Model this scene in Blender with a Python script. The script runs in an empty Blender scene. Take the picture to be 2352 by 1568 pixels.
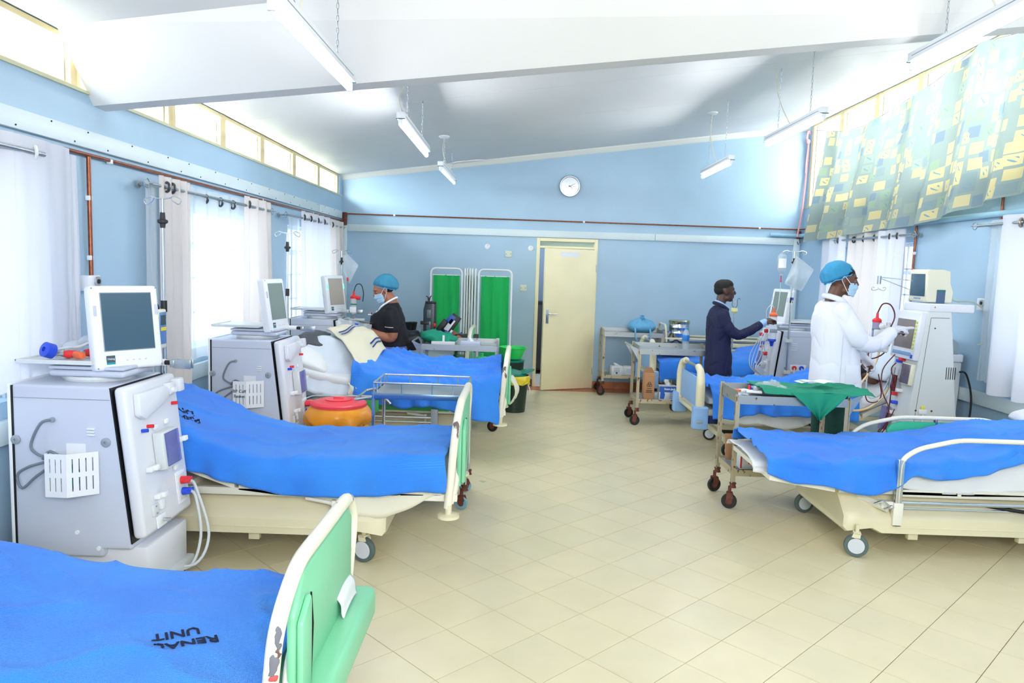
import bpy, bmesh, math, random
from mathutils import Vector, Matrix, Quaternion, noise
PI = math.pi
R = math.radians
random.seed(7)
SC = bpy.context.scene
COL = SC.collection

# ------------------------------------------------------------ camera
cam_d = bpy.data.cameras.new('camera')
cam_d.sensor_fit = 'HORIZONTAL'
cam_d.sensor_width = 36.0
cam_d.lens = 1695.93 / 2352 * 36.0
cam_d.clip_start = 0.05
cam_d.clip_end = 200
cam = bpy.data.objects.new('camera', cam_d)
COL.objects.link(cam)
_p, _r, _y = .1006, .0323, -.0048
_f = Vector((math.sin(_y)*math.cos(_p), math.cos(_y)*math.cos(_p), -math.sin(_p)))
_rt = Vector((math.cos(_y), -math.sin(_y), 0))
_up = _rt.cross(_f)
_rt2 = _rt*math.cos(_r) + _up*math.sin(_r)
_up2 = _up*math.cos(_r) - _rt*math.sin(_r)
_m = Matrix((_rt2, _up2, -_f)).transposed().to_4x4()
_m.translation = Vector((0, 0, 1.686))
cam.matrix_world = _m
SC.camera = cam

# ------------------------------------------------------------ world, lights, exposure
w = bpy.data.worlds.new('daylight')
SC.world = w
w.use_nodes = True
nt = w.node_tree
bg = nt.nodes['Background']
bg.inputs[0].default_value = (0.86, 0.93, 1.0, 1)
bg.inputs[1].default_value = 2.5

def area(name, loc, target, sx, sy, power, color=(1, 1, 1)):
    d = bpy.data.lights.new(name, 'AREA')
    d.shape = 'RECTANGLE'; d.size = sx; d.size_y = sy
    d.energy = power; d.color = color
    o = bpy.data.objects.new(name, d)
    COL.objects.link(o)
    o.location = loc
    o.rotation_euler = (Vector(target)-Vector(loc)).to_track_quat('-Z', 'Y').to_euler()
    return o

# window light: daylight coming in through the glazed openings of both long walls
area('daylight_left_clerestory', (-2.9, 6.7, 2.95), (1.5, 6.9, 1.4), 7.2, .5, 580, (.93, .97, 1))
area('daylight_right_clerestory', (4.5, 7.4, 3.3), (0, 7.6, .2), 6.4, 1.0, 270, (1, .98, .95))
area('daylight_window_left_middle', (-3.1, 6.15, 1.55), (0, 6.15, 1.2), 1.7, 1.2, 8, (.95, .98, 1))
area('daylight_window_left_far', (-3.1, 8.9, 1.55), (0, 8.9, 1.2), 1.8, 1.2, 14, (.95, .98, 1))
area('corridor_fill', (.9, 11.4, 2.5), (.9, 11.4, 0), .6, .6, 25, (.85, .93, 1))  # added unseen fill, lifts the otherwise black corridor behind the door
# photographer's flash bounced off the ceiling behind and above the camera
area('bounce_flash', (.9, -1.45, 2.5), (.6, 9.5, 1.0), 2.8, 1.4, 132, (1, .985, .96))
area('bounce_flash_up', (.9, .2, 2.2), (.9, 6.5, 3.4), .5, .5, 8, (1, .98, .95))

SC.view_settings.view_transform = 'Standard'
SC.view_settings.look = 'None'
SC.view_settings.exposure = 0.66
SC.view_settings.gamma = 1.0
SC.view_settings.use_curve_mapping = False
SC.cycles.max_bounces = 8
SC.cycles.transparent_max_bounces = 16
SC.cycles.sample_clamp_indirect = 6.0
SC.cycles.caustics_reflective = False
SC.cycles.caustics_refractive = False

# ------------------------------------------------------------ materials
MATS = {}
def srgb(r, g, b):
    f = lambda c: (c/255/12.92) if c/255 <= .04045 else ((c/255+.055)/1.055)**2.4
    return (f(r), f(g), f(b))
def mat(name, rgb, rough=.5, metal=0., var=0., vscale=6., bump=0., bscale=60., alpha=1., trans=0., emit=0., sub=None, coat=0., stretch=(1, 1, 1)):
    if name in MATS: return MATS[name]
    m = bpy.data.materials.new(name)
    m.use_nodes = True
    t = m.node_tree; b = t.nodes['Principled BSDF']
    c = srgb(*rgb)
    b.inputs['Base Color'].default_value = (*c, 1)
    b.inputs['Roughness'].default_value = rough
    b.inputs['Metallic'].default_value = metal
    b.inputs['Alpha'].default_value = alpha
    if coat: b.inputs['Coat Weight'].default_value = coat
    if emit:
        b.inputs['Emission Color'].default_value = (*c, 1)
        b.inputs['Emission Strength'].default_value = emit
    tc = None
    if var or bump:
        tc = t.nodes.new('ShaderNodeTexCoord')
        mp = t.nodes.new('ShaderNodeMapping'); mp.inputs['Scale'].default_value = stretch
        t.links.new(tc.outputs['Object'], mp.inputs['Vector'])
    if var:
        n = t.nodes.new('ShaderNodeTexNoise'); n.inputs['Scale'].default_value = vscale
        n.inputs['Detail'].default_value = 4
        t.links.new(mp.outputs[0], n.inputs['Vector'])
        r = t.nodes.new('ShaderNodeMapRange')
        r.inputs[1].default_value = .3; r.inputs[2].default_value = .7
        r.inputs[3].default_value = 1-var; r.inputs[4].default_value = 1+var*.5
        t.links.new(n.outputs[0], r.inputs[0])
        mx = t.nodes.new('ShaderNodeMix'); mx.data_type = 'RGBA'; mx.blend_type = 'MULTIPLY'
        mx.inputs[0].default_value = 1
        mx.inputs[6].default_value = (*c, 1)
        t.links.new(r.outputs[0], mx.inputs[7])
        t.links.new(mx.outputs[2], b.inputs['Base Color'])
    if bump:
        n2 = t.nodes.new('ShaderNodeTexNoise'); n2.inputs['Scale'].default_value = bscale
        n2.inputs['Detail'].default_value = 3
        t.links.new(mp.outputs[0], n2.inputs['Vector'])
        bp = t.nodes.new('ShaderNodeBump'); bp.inputs['Strength'].default_value = bump
        bp.inputs['Distance'].default_value = .004
        t.links.new(n2.outputs[0], bp.inputs['Height'])
        t.links.new(bp.outputs[0], b.inputs['Normal'])
    if trans:
        # thin translucent sheet: mixes diffuse, translucent and a little see-through
        out = t.nodes['Material Output']
        tr = t.nodes.new('ShaderNodeBsdfTranslucent'); tr.inputs[0].default_value = (*c, 1)
        ms = t.nodes.new('ShaderNodeMixShader'); ms.inputs[0].default_value = trans
        t.links.new(b.outputs[0], ms.inputs[1]); t.links.new(tr.outputs[0], ms.inputs[2])
        t.links.new(ms.outputs[0], out.inputs['Surface'])
    MATS[name] = m
    return m
def thin(name, rgb, see=.6, rough=.1, gloss=.25, trans=0.):
    """see-through plastic film, sheer cloth or glass as one thin layer"""
    if name in MATS: return MATS[name]
    m = bpy.data.materials.new(name); m.use_nodes = True
    t = m.node_tree; out = t.nodes['Material Output']; b = t.nodes['Principled BSDF']
    c = srgb(*rgb)
    b.inputs['Base Color'].default_value = (*c, 1); b.inputs['Roughness'].default_value = rough
    b.inputs['Specular IOR Level'].default_value = gloss*2
    tp = t.nodes.new('ShaderNodeBsdfTransparent'); tp.inputs[0].default_value = tuple(.5+.5*x for x in c)+(1,)
    last = b
    if trans:
        tr = t.nodes.new('ShaderNodeBsdfTranslucent'); tr.inputs[0].default_value = (*c, 1)
        m2 = t.nodes.new('ShaderNodeMixShader'); m2.inputs[0].default_value = trans
        t.links.new(b.outputs[0], m2.inputs[1]); t.links.new(tr.outputs[0], m2.inputs[2]); last = m2
    ms = t.nodes.new('ShaderNodeMixShader'); ms.inputs[0].default_value = see
    t.links.new(last.outputs[0], ms.inputs[1]); t.links.new(tp.outputs[0], ms.inputs[2])
    t.links.new(ms.outputs[0], out.inputs['Surface'])
    MATS[name] = m
    return m

def worn(name, rgb, rgb2, thr=.62, scale=14, rough=.45, metal=0., metal2=.3, stretch=(1, 1, 1)):
    """paint or steel with patches of rust or chipped paint of their own shape"""
    if name in MATS: return MATS[name]
    m = mat(name, rgb, rough, metal)
    t = m.node_tree; b = t.nodes['Principled BSDF']
    tc = t.nodes.new('ShaderNodeTexCoord'); mp = t.nodes.new('ShaderNodeMapping'); mp.inputs['Scale'].default_value = stretch
    t.links.new(tc.outputs['Object'], mp.inputs[0])
    n = t.nodes.new('ShaderNodeTexNoise'); n.inputs['Scale'].default_value = scale; n.inputs['Detail'].default_value = 6
    t.links.new(mp.outputs[0], n.inputs['Vector'])
    r = t.nodes.new('ShaderNodeValToRGB')
    r.color_ramp.elements[0].position = thr; r.color_ramp.elements[0].color = (*srgb(*rgb), 1)
    r.color_ramp.elements[1].position = thr+.03; r.color_ramp.elements[1].color = (*srgb(*rgb2), 1)
    t.links.new(n.outputs[0], r.inputs[0]); t.links.new(r.outputs[0], b.inputs['Base Color'])
    return m

# paints and room
M_WALL = mat('blue_wall_paint', (168, 198, 221), .42, var=.07, vscale=1.3, bump=.12, bscale=70)
M_CEIL = mat('white_ceiling_paint', (226, 226, 226), .5, var=.02, vscale=2, bump=.06, bscale=30)
M_TRUNK = mat('white_trunking', (214, 228, 232), .4, var=.05, vscale=3)
M_TIMBER = mat('cream_window_timber', (226, 208, 160), .55, var=.12, vscale=9, stretch=(1, .3, 1))
M_DOOR = mat('cream_door_paint', (246, 236, 196), .42, var=.06, vscale=2.2, bump=.05, bscale=40)
M_SKIRT = mat('terracotta_tile', (196, 120, 82), .35, var=.15, vscale=10)
M_GROUT = mat('dark_tile_joint', (120, 92, 66), .8)
M_COPPER = mat('copper_pipe', (150, 88, 64), .35, .7, var=.3, vscale=30)
M_PIPEBLUE = mat('painted_pipe', (150, 192, 214), .4)
M_WHITE = mat('white_plastic', (236, 239, 245), .35, var=.02)
M_MACH = mat('machine_white', (198, 205, 222), .32, var=.015)
M_MACHP = mat('machine_panel_white', (226, 229, 238), .3)
M_MACHG = mat('machine_light_grey', (214, 220, 222), .35)
M_MCREAM = mat('machine_cream', (228, 226, 205), .35)
M_GREYP = mat('grey_plastic', (150, 160, 172), .4)
M_DGREY = mat('dark_rubber', (42, 44, 48), .6)
M_BLACK = mat('black_plastic', (18, 19, 24), .45)
M_CHROME = mat('chrome', (205, 210, 216), .2, 1.0)
M_STEEL = mat('brushed_steel', (176, 184, 190), .33, .9, var=.12, vscale=8, bump=.08, bscale=50, stretch=(.3, 3, 3))
M_STEELW = worn('worn_steel', (172, 178, 180), (112, 84, 60), .66, 22, .4, .75)
M_LEGW = worn('worn_painted_leg', (186, 176, 150), (120, 84, 58), .6, 30, .5, .3, stretch=(1, 1, .5))
M_RUST = mat('rusty_fork', (112, 62, 52), .6, .3, var=.3, vscale=40)
M_CREAM = mat('cream_bed_plastic', (226, 219, 188), .35, var=.03, vscale=4, coat=.2)
M_FRAME = worn('white_bed_frame', (232, 230, 218), (120, 96, 78), .74, 12, .4)
M_TUBE = worn('chipped_cream_tube', (238, 234, 218), (112, 96, 96), .665, 9, .35, stretch=(1.5, 1.5, .7))
M_GREENP = mat('green_upholstery', (132, 208, 168), .42, var=.04, vscale=5, bump=.06, bscale=90)
M_GREEND = mat('green_upholstery_deep', (40, 178, 138), .4, var=.05)
M_GREENM = mat('bright_green_vinyl', (64, 176, 104), .4, var=.05)
M_SHEET = mat('white_sheet', (226, 229, 232), .85, var=.03, bump=.15, bscale=120)
M_SHEETB = mat('pale_sheet', (206, 216, 228), .85, var=.05, vscale=3, bump=.15, bscale=120)
M_GREYSHEET = mat('grey_sheet', (158, 172, 178), .85, var=.06, bump=.1)
M_CREAMCLOTH = mat('cream_cloth', (232, 230, 212), .85, var=.04)
M_NAVYSTRIPE = mat('navy_stripe', (24, 62, 130), .8)
M_CLOTHG = mat('green_drape_cloth', (10, 142, 112), .8, var=.08, vscale=8)
M_SCREENG = mat('screen_green_cloth', (4, 172, 84), .75, var=.06, vscale=3)
M_RED = mat('red_plastic', (226, 44, 52), .4)
M_REDLID = mat('red_bin_plastic', (244, 70, 84), .38)
M_BLUEP = mat('blue_plastic', (36, 76, 214), .4)
M_ORANGE = mat('orange_plastic', (240, 110, 60), .4)
M_LCD = mat('dark_display', (62, 92, 112), .18)
M_LCDG = mat('green_grey_display', (120, 138, 136), .2)
M_LCDB = mat('beige_display', (176, 168, 158), .25)
M_PURPLE = thin('tinted_pump_cover', (150, 156, 225), .68, .08, .5)
M_CLEAR = thin('clear_plastic', (226, 236, 240), .72, .08, .5)
M_FILM = thin('plastic_film', (232, 240, 246), .62, .2, .5)
M_HOSE = mat('milky_hose', (226, 233, 240), .25, alpha=.8)
M_GLASS = thin('louvre_glass', (238, 244, 248), .8, .05, .6)
M_PAPER = mat('paper', (240, 242, 246), .8)
M_INK = mat('black_ink', (14, 22, 48), .7)
M_SKIN = mat('skin_dark', (104, 66, 50), .5, var=.06, vscale=20)
M_SKIN2 = mat('skin_brown', (164, 106, 82), .5, var=.06, vscale=20)
M_SKIN3 = mat('skin_deep', (74, 48, 42), .5, var=.06, vscale=20)
M_HAIR = mat('black_hair', (14, 13, 15), .8, bump=.6, bscale=260)
M_EYEW = mat('eye_white', (206, 200, 190), .3)
M_COAT = mat('white_coat_cotton', (232, 234, 248), .8, bump=.05, bscale=200)
M_NAVY = mat('navy_suit_wool', (13, 20, 60), .8, var=.06, bump=.1, bscale=250)
M_NAVYT = mat('navy_trousers', (26, 44, 104), .8)
M_BLACKT = mat('black_polo_cotton', (7, 8, 20), .85, bump=.1, bscale=200)
M_LILAC = mat('periwinkle_trousers', (128, 140, 222), .8)
M_SCRUB = mat('dark_green_trousers', (12, 62, 54), .85)
M_MASK = mat('mask_blue', (174, 208, 236), .7)
M_CAPB = thin('bouffant_cap_film', (70, 164, 214), .22, .6, .1)
M_GLOVE = mat('latex_glove', (216, 218, 230), .45)
M_SHIRTB = mat('light_blue_shirt', (160, 194, 236), .8)
M_CARD = mat('cardboard', (186, 138, 100), .8, var=.05)
M_BINBLACK = mat('dark_green_bin', (20, 44, 34), .35)
M_BAGY = mat('yellow_bag', (228, 206, 46), .35)
M_BAGO = mat('orange_bag', (247, 160, 40), .35, var=.15, vscale=7)
M_TEAL = mat('teal_lid', (10, 126, 112), .35)
M_GREENB = mat('bright_green_basin', (36, 206, 96), .35)
M_BOXW = mat('white_carton', (222, 226, 232), .7)
M_BOXB = mat('blue_carton_print', (40, 104, 196), .6)
M_DNAVY = mat('dark_navy_cloth', (18, 22, 30), .85)
M_BUNDLE = mat('pale_blue_wrap_cloth', (104, 172, 214), .8, var=.05)
M_QUILT = mat('charcoal_quilt', (74, 78, 86), .75, var=.1)
M_PINK = mat('pink_cord_cloth', (238, 168, 170), .8)
M_R2BLUE = mat('footboard_blue', (138, 180, 232), .4, var=.04)
M_DOORGREY = mat('corridor_grey', (120, 136, 158), .7)
M_BLOOD = mat('dark_blood_line', (92, 14, 22), .3)
M_AMBER = mat('amber_hose', (222, 196, 152), .3)
M_BRONZE = mat('dark_eyelet', (82, 84, 90), .3, .7)
M_LGREEN = mat('green_led', (90, 240, 170), .4, emit=1.5)
M_TUBELIGHT = mat('fluorescent_glow', (250, 252, 255), .4, emit=52.0)
M_TUBELOW = mat('fluorescent_glow_lowered', (250, 252, 255), .4, emit=8.0)  # same tubes, glow lowered before the beam so its face doesn't burn out
M_TUBEOFF = mat('fluorescent_dim', (232, 240, 246), .3, emit=.5)

def blanket_mat():
    m = mat('blue_cellular_blanket', (44, 128, 250), .88)
    t = m.node_tree; b = t.nodes['Principled BSDF']
    b.inputs['Sheen Weight'].default_value = .15
    tc = t.nodes.new('ShaderNodeTexCoord')
    n = t.nodes.new('ShaderNodeTexNoise'); n.inputs['Scale'].default_value = 2.2; n.inputs['Detail'].default_value = 3
    t.links.new(tc.outputs['Object'], n.inputs['Vector'])
    r = t.nodes.new('ShaderNodeValToRGB')
    r.color_ramp.elements[0].position = .35; r.color_ramp.elements[0].color = (*srgb(42, 130, 246), 1)
    r.color_ramp.elements[1].position = .68; r.color_ramp.elements[1].color = (*srgb(54, 148, 252), 1)
    t.links.new(n.outputs[0], r.inputs[0]); t.links.new(r.outputs[0], b.inputs['Base Color'])
    # cellular weave: rows of small pits
    uv = t.nodes.new('ShaderNodeTexCoord')
    w1 = t.nodes.new('ShaderNodeTexWave'); w1.bands_direction = 'X'; w1.inputs['Scale'].default_value = 38
    w2 = t.nodes.new('ShaderNodeTexWave'); w2.bands_direction = 'Y'; w2.inputs['Scale'].default_value = 22
    t.links.new(uv.outputs['UV'], w1.inputs['Vector']); t.links.new(uv.outputs['UV'], w2.inputs['Vector'])
    mu = t.nodes.new('ShaderNodeMath'); mu.operation = 'MULTIPLY'
    t.links.new(w1.outputs[1], mu.inputs[0]); t.links.new(w2.outputs[1], mu.inputs[1])
    bp = t.nodes.new('ShaderNodeBump'); bp.inputs['Strength'].default_value = .6; bp.inputs['Distance'].default_value = .004
    t.links.new(mu.outputs[0], bp.inputs['Height']); t.links.new(bp.outputs[0], b.inputs['Normal'])
    return m
M_BLANKET = blanket_mat()

def tile_mat():
    m = mat('cream_floor_tile', (214, 210, 184), .3)
    t = m.node_tree; b = t.nodes['Principled BSDF']
    oi = t.nodes.new('ShaderNodeObjectInfo'); geo = t.nodes.new('ShaderNodeNewGeometry')
    ad = t.nodes.new('ShaderNodeMath'); ad.operation = 'ADD'
    t.links.new(oi.outputs['Random'], ad.inputs[0]); t.links.new(geo.outputs['Random Per Island'], ad.inputs[1])
    fr = t.nodes.new('ShaderNodeMath'); fr.operation = 'FRACT'; t.links.new(ad.outputs[0], fr.inputs[0])
    r = t.nodes.new('ShaderNodeValToRGB')
    r.color_ramp.elements[0].color = (*srgb(221, 212, 178), 1); r.color_ramp.elements[1].color = (*srgb(228, 216, 180), 1)
    t.links.new(fr.outputs[0], r.inputs[0])
    n = t.nodes.new('ShaderNodeTexNoise'); n.inputs['Scale'].default_value = 3.1; n.inputs['Detail'].default_value = 5
    t.links.new(geo.outputs['Position'], n.inputs['Vector'])
    mr = t.nodes.new('ShaderNodeMapRange'); mr.inputs[1].default_value = .3; mr.inputs[2].default_value = .75
    mr.inputs[3].default_value = 1.03; mr.inputs[4].default_value = .93
    t.links.new(n.outputs[0], mr.inputs[0])
    mx = t.nodes.new('ShaderNodeMix'); mx.data_type = 'RGBA'; mx.blend_type = 'MULTIPLY'; mx.inputs[0].default_value = 1
    t.links.new(r.outputs[0], mx.inputs[6]); t.links.new(mr.outputs[0], mx.inputs[7])
    t.links.new(mx.outputs[2], b.inputs['Base Color'])
    rr = t.nodes.new('ShaderNodeMapRange'); rr.inputs[3].default_value = .22; rr.inputs[4].default_value = .42
    t.links.new(n.outputs[0], rr.inputs[0]); t.links.new(rr.outputs[0], b.inputs['Roughness'])
    return m
M_TILE = tile_mat()

def curtain_pattern():
    """printed cotton of yellow, teal and grey-blue blocks"""
    m = bpy.data.materials.new('patterned_curtain_print'); m.use_nodes = True
    t = m.node_tree; b = t.nodes['Principled BSDF']; out = t.nodes['Material Output']
    uv = t.nodes.new('ShaderNodeTexCoord')
    def cells(sx, sy, ox):
        mp = t.nodes.new('ShaderNodeMapping'); mp.inputs['Scale'].default_value = (sx, sy, 1); mp.inputs['Location'].default_value = (ox, ox*.7, 0)
        t.links.new(uv.outputs['UV'], mp.inputs[0])
        v = t.nodes.new('ShaderNodeTexVoronoi'); v.distance = 'CHEBYCHEV'; v.inputs['Scale'].default_value = 1; v.inputs['Randomness'].default_value = .55
        t.links.new(mp.outputs[0], v.inputs['Vector'])
        return v
    v = cells(9.5, 9, 0)
    sp = t.nodes.new('ShaderNodeSeparateColor'); t.links.new(v.outputs['Color'], sp.inputs[0])
    r = t.nodes.new('ShaderNodeValToRGB'); r.color_ramp.interpolation = 'CONSTANT'
    cs = [(0, (212, 200, 150)), (.36, (156, 172, 160)), (.46, (136, 156, 158)), (.56, (208, 198, 154)), (.76, (150, 172, 150)), (.90, (128, 148, 162))]
    e = r.color_ramp.elements
    e[0].position = 0; e[0].color = (*srgb(*cs[0][1]), 1)
    e[1].position = cs[1][0]; e[1].color = (*srgb(*cs[1][1]), 1)
    for p, c in cs[2:]:
        x = e.new(p); x.color = (*srgb(*c), 1)
    t.links.new(sp.outputs[0], r.inputs[0])
    # soft teal ground between the blocks
    dr = t.nodes.new('ShaderNodeMath'); dr.operation = 'GREATER_THAN'; dr.inputs[1].default_value = .40
    t.links.new(v.outputs['Distance'], dr.inputs[0])
    mx = t.nodes.new('ShaderNodeMix'); mx.data_type = 'RGBA'
    t.links.new(dr.outputs[0], mx.inputs[0]); t.links.new(r.outputs[0], mx.inputs[6]); mx.inputs[7].default_value = (*srgb(146, 162, 158), 1)
    # small leaf-like marks inside the blocks
    w = t.nodes.new('ShaderNodeTexWave'); w.bands_direction = 'DIAGONAL'; w.inputs['Scale'].default_value = 14; w.inputs['Distortion'].default_value = 3
    t.links.new(uv.outputs['UV'], w.inputs['Vector'])
    gt = t.nodes.new('ShaderNodeMath'); gt.operation = 'GREATER_THAN'; gt.inputs[1].default_value = .8
    t.links.new(w.outputs[1], gt.inputs[0])
    lt = t.nodes.new('ShaderNodeMath'); lt.operation = 'LESS_THAN'; lt.inputs[1].default_value = .2
    t.links.new(v.outputs['Distance'], lt.inputs[0])
    ml = t.nodes.new('ShaderNodeMath'); ml.operation = 'MULTIPLY'
    t.links.new(gt.outputs[0], ml.inputs[0]); t.links.new(lt.outputs[0], ml.inputs[1])
    mx2 = t.nodes.new('ShaderNodeMix'); mx2.data_type = 'RGBA'
    t.links.new(ml.outputs[0], mx2.inputs[0]); t.links.new(mx.outputs[2], mx2.inputs[6]); mx2.inputs[7].default_value = (*srgb(120, 156, 172), 1)
    t.links.new(mx2.outputs[2], b.inputs['Base Color']); b.inputs['Roughness'].default_value = .85
    tr = t.nodes.new('ShaderNodeBsdfTranslucent'); t.links.new(mx2.outputs[2], tr.inputs[0])
    ms = t.nodes.new('ShaderNodeMixShader'); ms.inputs[0].default_value = .24
    t.links.new(b.outputs[0], ms.inputs[1]); t.links.new(tr.outputs[0], ms.inputs[2]); t.links.new(ms.outputs[0], out.inputs['Surface'])
    return m
M_PATTERN = curtain_pattern()
M_CURT = mat('white_curtain_cotton', (232, 233, 242), .85, trans=.3)
M_CURTC = mat('ivory_curtain_cotton', (232, 224, 220), .85, trans=.3)
M_SHEER = thin('sheer_voile', (244, 248, 250), .38, .8, .05, trans=.55)

# ------------------------------------------------------------ objects
def thing(name, label, cat, loc=(0, 0, 0), rz=0., group=None):
    o = bpy.data.objects.new(name, None); COL.objects.link(o)
    o.empty_display_size = .1
    o.location = loc; o.rotation_euler = (0, 0, rz)
    o['label'] = label; o['category'] = cat
    if group: o['group'] = group
    return o
def tag(o, label, cat, group=None):
    o['label'] = label; o['category'] = cat
    if group: o['group'] = group
    return o

class G:
    """collects simple shapes into one bmesh"""
    def __init__(s): s.bm = bmesh.new()
    def _xf(s, vs, m):
        if m is not None:
            for v in vs: v.co = m @ v.co
    def box(s, x0, x1, y0, y1, z0, z1, b=0., seg=2, m=None):
        r = bmesh.ops.create_cube(s.bm, size=1)
        vs = r['verts']
        for v in vs:
            v.co = Vector(((x0+x1)/2+v.co.x*(x1-x0), (y0+y1)/2+v.co.y*(y1-y0), (z0+z1)/2+v.co.z*(z1-z0)))
        if b:
            b = min(b, .49*min(abs(x1-x0), abs(y1-y0), abs(z1-z0)))
            es = list({e for v in vs for e in v.link_edges})
            rr = bmesh.ops.bevel(s.bm, geom=es, offset=b, segments=seg, affect='EDGES', profile=.5)
            vs = list({v for f in rr['faces'] for v in f.verts} | {v for v in vs if v.is_valid})
        s._xf(vs, m)
        return s
    def prism(s, pts, axis, a, b, bev=0., seg=2, m=None):
        """pts: outline in the two other axes (order x,y,z without axis); extruded from a to b"""
        def P(p, c):
            if axis == 'x': return (c, p[0], p[1])
            if axis == 'y': return (p[0], c, p[1])
            return (p[0], p[1], c)
        v0 = [s.bm.verts.new(P(p, a)) for p in pts]; v1 = [s.bm.verts.new(P(p, b)) for p in pts]
        n = len(pts); fs = [s.bm.faces.new(v0), s.bm.faces.new(v1[::-1])]
        for i in range(n): fs.append(s.bm.faces.new((v0[i], v1[i], v1[(i+1) % n], v0[(i+1) % n])))
        bmesh.ops.recalc_face_normals(s.bm, faces=fs)
        vs = v0+v1
        if bev:
            es = list({e for f in fs for e in f.edges})
            rr = bmesh.ops.bevel(s.bm, geom=es, offset=bev, segments=seg, affect='EDGES', profile=.5)
            vs = list({v for f in rr['faces'] for v in f.verts} | {v for v in vs if v.is_valid})
        s._xf(vs, m)
        return s
    def cyl(s, p0, p1, r, r2=None, n=14, cap=True):
        p0, p1 = Vector(p0), Vector(p1); d = p1-p0
        if r2 is None: r2 = r
        q = d.to_track_quat('Z', 'Y')
        a = [s.bm.verts.new(p0+q @ Vector((r*math.cos(2*PI*i/n), r*math.sin(2*PI*i/n), 0))) for i in range(n)]
        c = [s.bm.verts.new(p1+q @ Vector((r2*math.cos(2*PI*i/n), r2*math.sin(2*PI*i/n), 0))) for i in range(n)]
        for i in range(n): s.bm.faces.new((a[i], a[(i+1) % n], c[(i+1) % n], c[i]))
        if cap: s.bm.faces.new(a[::-1]); s.bm.faces.new(c)
        return s
    def tube(s, pts, r, n=8, closed=False, smooth=0, cap=True):
        P = [Vector(p) for p in pts]
        if smooth: P = catmull(P, smooth, closed)
        k = len(P); rings = []; up = None
        for i, p in enumerate(P):
            if closed: d = P[(i+1) % k]-P[i-1]
            else: d = P[min(i+1, k-1)]-P[max(i-1, 0)]
            d.normalize()
            if up is None:
                up = Vector((0, 0, 1)) if abs(d.z) < .9 else Vector((1, 0, 0))
            up = (up-d*up.dot(d))
            if up.length < 1e-5: up = d.orthogonal()
            up.normalize(); sd = d.cross(up)
            rr = r[i] if isinstance(r, (list, tuple)) and len(r) == k else (r if not isinstance(r, (list, tuple)) else r[0]+(r[-1]-r[0])*i/(k-1))
            rings.append([s.bm.verts.new(p+(up*math.cos(2*PI*j/n)+sd*math.sin(2*PI*j/n))*rr) for j in range(n)])
        m = k if closed else k-1
        for i in range(m):
            A, B = rings[i], rings[(i+1) % k]
            for j in range(n): s.bm.faces.new((A[j], A[(j+1) % n], B[(j+1) % n], B[j]))
        if cap and not closed:
            s.bm.faces.new(rings[0][::-1]); s.bm.faces.new(rings[-1])
        return s
    def lathe(s, prof, c=(0, 0, 0), n=24, m=None, sx=1., sy=1.):
        rings = []; vs = []
        for (r, z) in prof:
            ring = [s.bm.verts.new((c[0]+r*sx*math.cos(2*PI*i/n), c[1]+r*sy*math.sin(2*PI*i/n), c[2]+z)) for i in range(n)]
            rings.append(ring); vs += ring
        for A, B in zip(rings, rings[1:]):
            for i in range(n): s.bm.faces.new((A[i], A[(i+1) % n], B[(i+1) % n], B[i]))
        if prof[0][0] > 1e-4: s.bm.faces.new(rings[0][::-1])
        if prof[-1][0] > 1e-4: s.bm.faces.new(rings[-1])
        s._xf(vs, m)
        return s
    def ball(s, c, rx, ry=None, rz=None, u=16, v=10, m=None):
        ry = ry or rx; rz = rz or rx
        r = bmesh.ops.create_uvsphere(s.bm, u_segments=u, v_segments=v, radius=1)
        mm = Matrix.Translation(c) @ (m if m is not None else Matrix()) @ Matrix.Diagonal((rx, ry, rz, 1))
        for q in r['verts']: q.co = mm @ q.co
        return s
    def grid(s, f, nu, nv, uv=None):
        """f(u,v)->point; sheet"""
        L = s.bm.loops.layers.uv.verify() if uv else None
        V = [[s.bm.verts.new(f(i/nu, j/nv)) for j in range(nv+1)] for i in range(nu+1)]
        for i in range(nu):
            for j in range(nv):
                fc = s.bm.faces.new((V[i][j], V[i+1][j], V[i+1][j+1], V[i][j+1]))
                if uv:
                    for lp, (a, b) in zip(fc.loops, ((i, j), (i+1, j), (i+1, j+1), (i, j+1))):
                        lp[L].uv = (a/nu*uv[0], b/nv*uv[1])
        return s
    def rings(s, rs, cap=True):
        """rs: list of rings of points (same count), lofted"""
        V = [[s.bm.verts.new(p) for p in r] for r in rs]; n = len(rs[0])
        for A, B in zip(V, V[1:]):
            for i in range(n): s.bm.faces.new((A[i], A[(i+1) % n], B[(i+1) % n], B[i]))
        if cap: s.bm.faces.new(V[0][::-1]); s.bm.faces.new(V[-1])
        return s
    def obj(s, name, m, parent=None, smooth=True, loc=None, rot=None, ang=40):
        me = bpy.data.meshes.new(name)
        bmesh.ops.recalc_face_normals(s.bm, faces=s.bm.faces[:])
        s.bm.to_mesh(me); s.bm.free()
        o = bpy.data.objects.new(name, me); COL.objects.link(o)
        if m is not None: me.materials.append(m)
        if smooth:
            me.polygons.foreach_set('use_smooth', [True]*len(me.polygons))
            try: me.set_sharp_from_angle(angle=R(ang))
            except Exception: pass
        if parent is not None: o.parent = parent
        if loc is not None: o.location = loc
        if rot is not None: o.rotation_euler = rot
        return o

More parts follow.
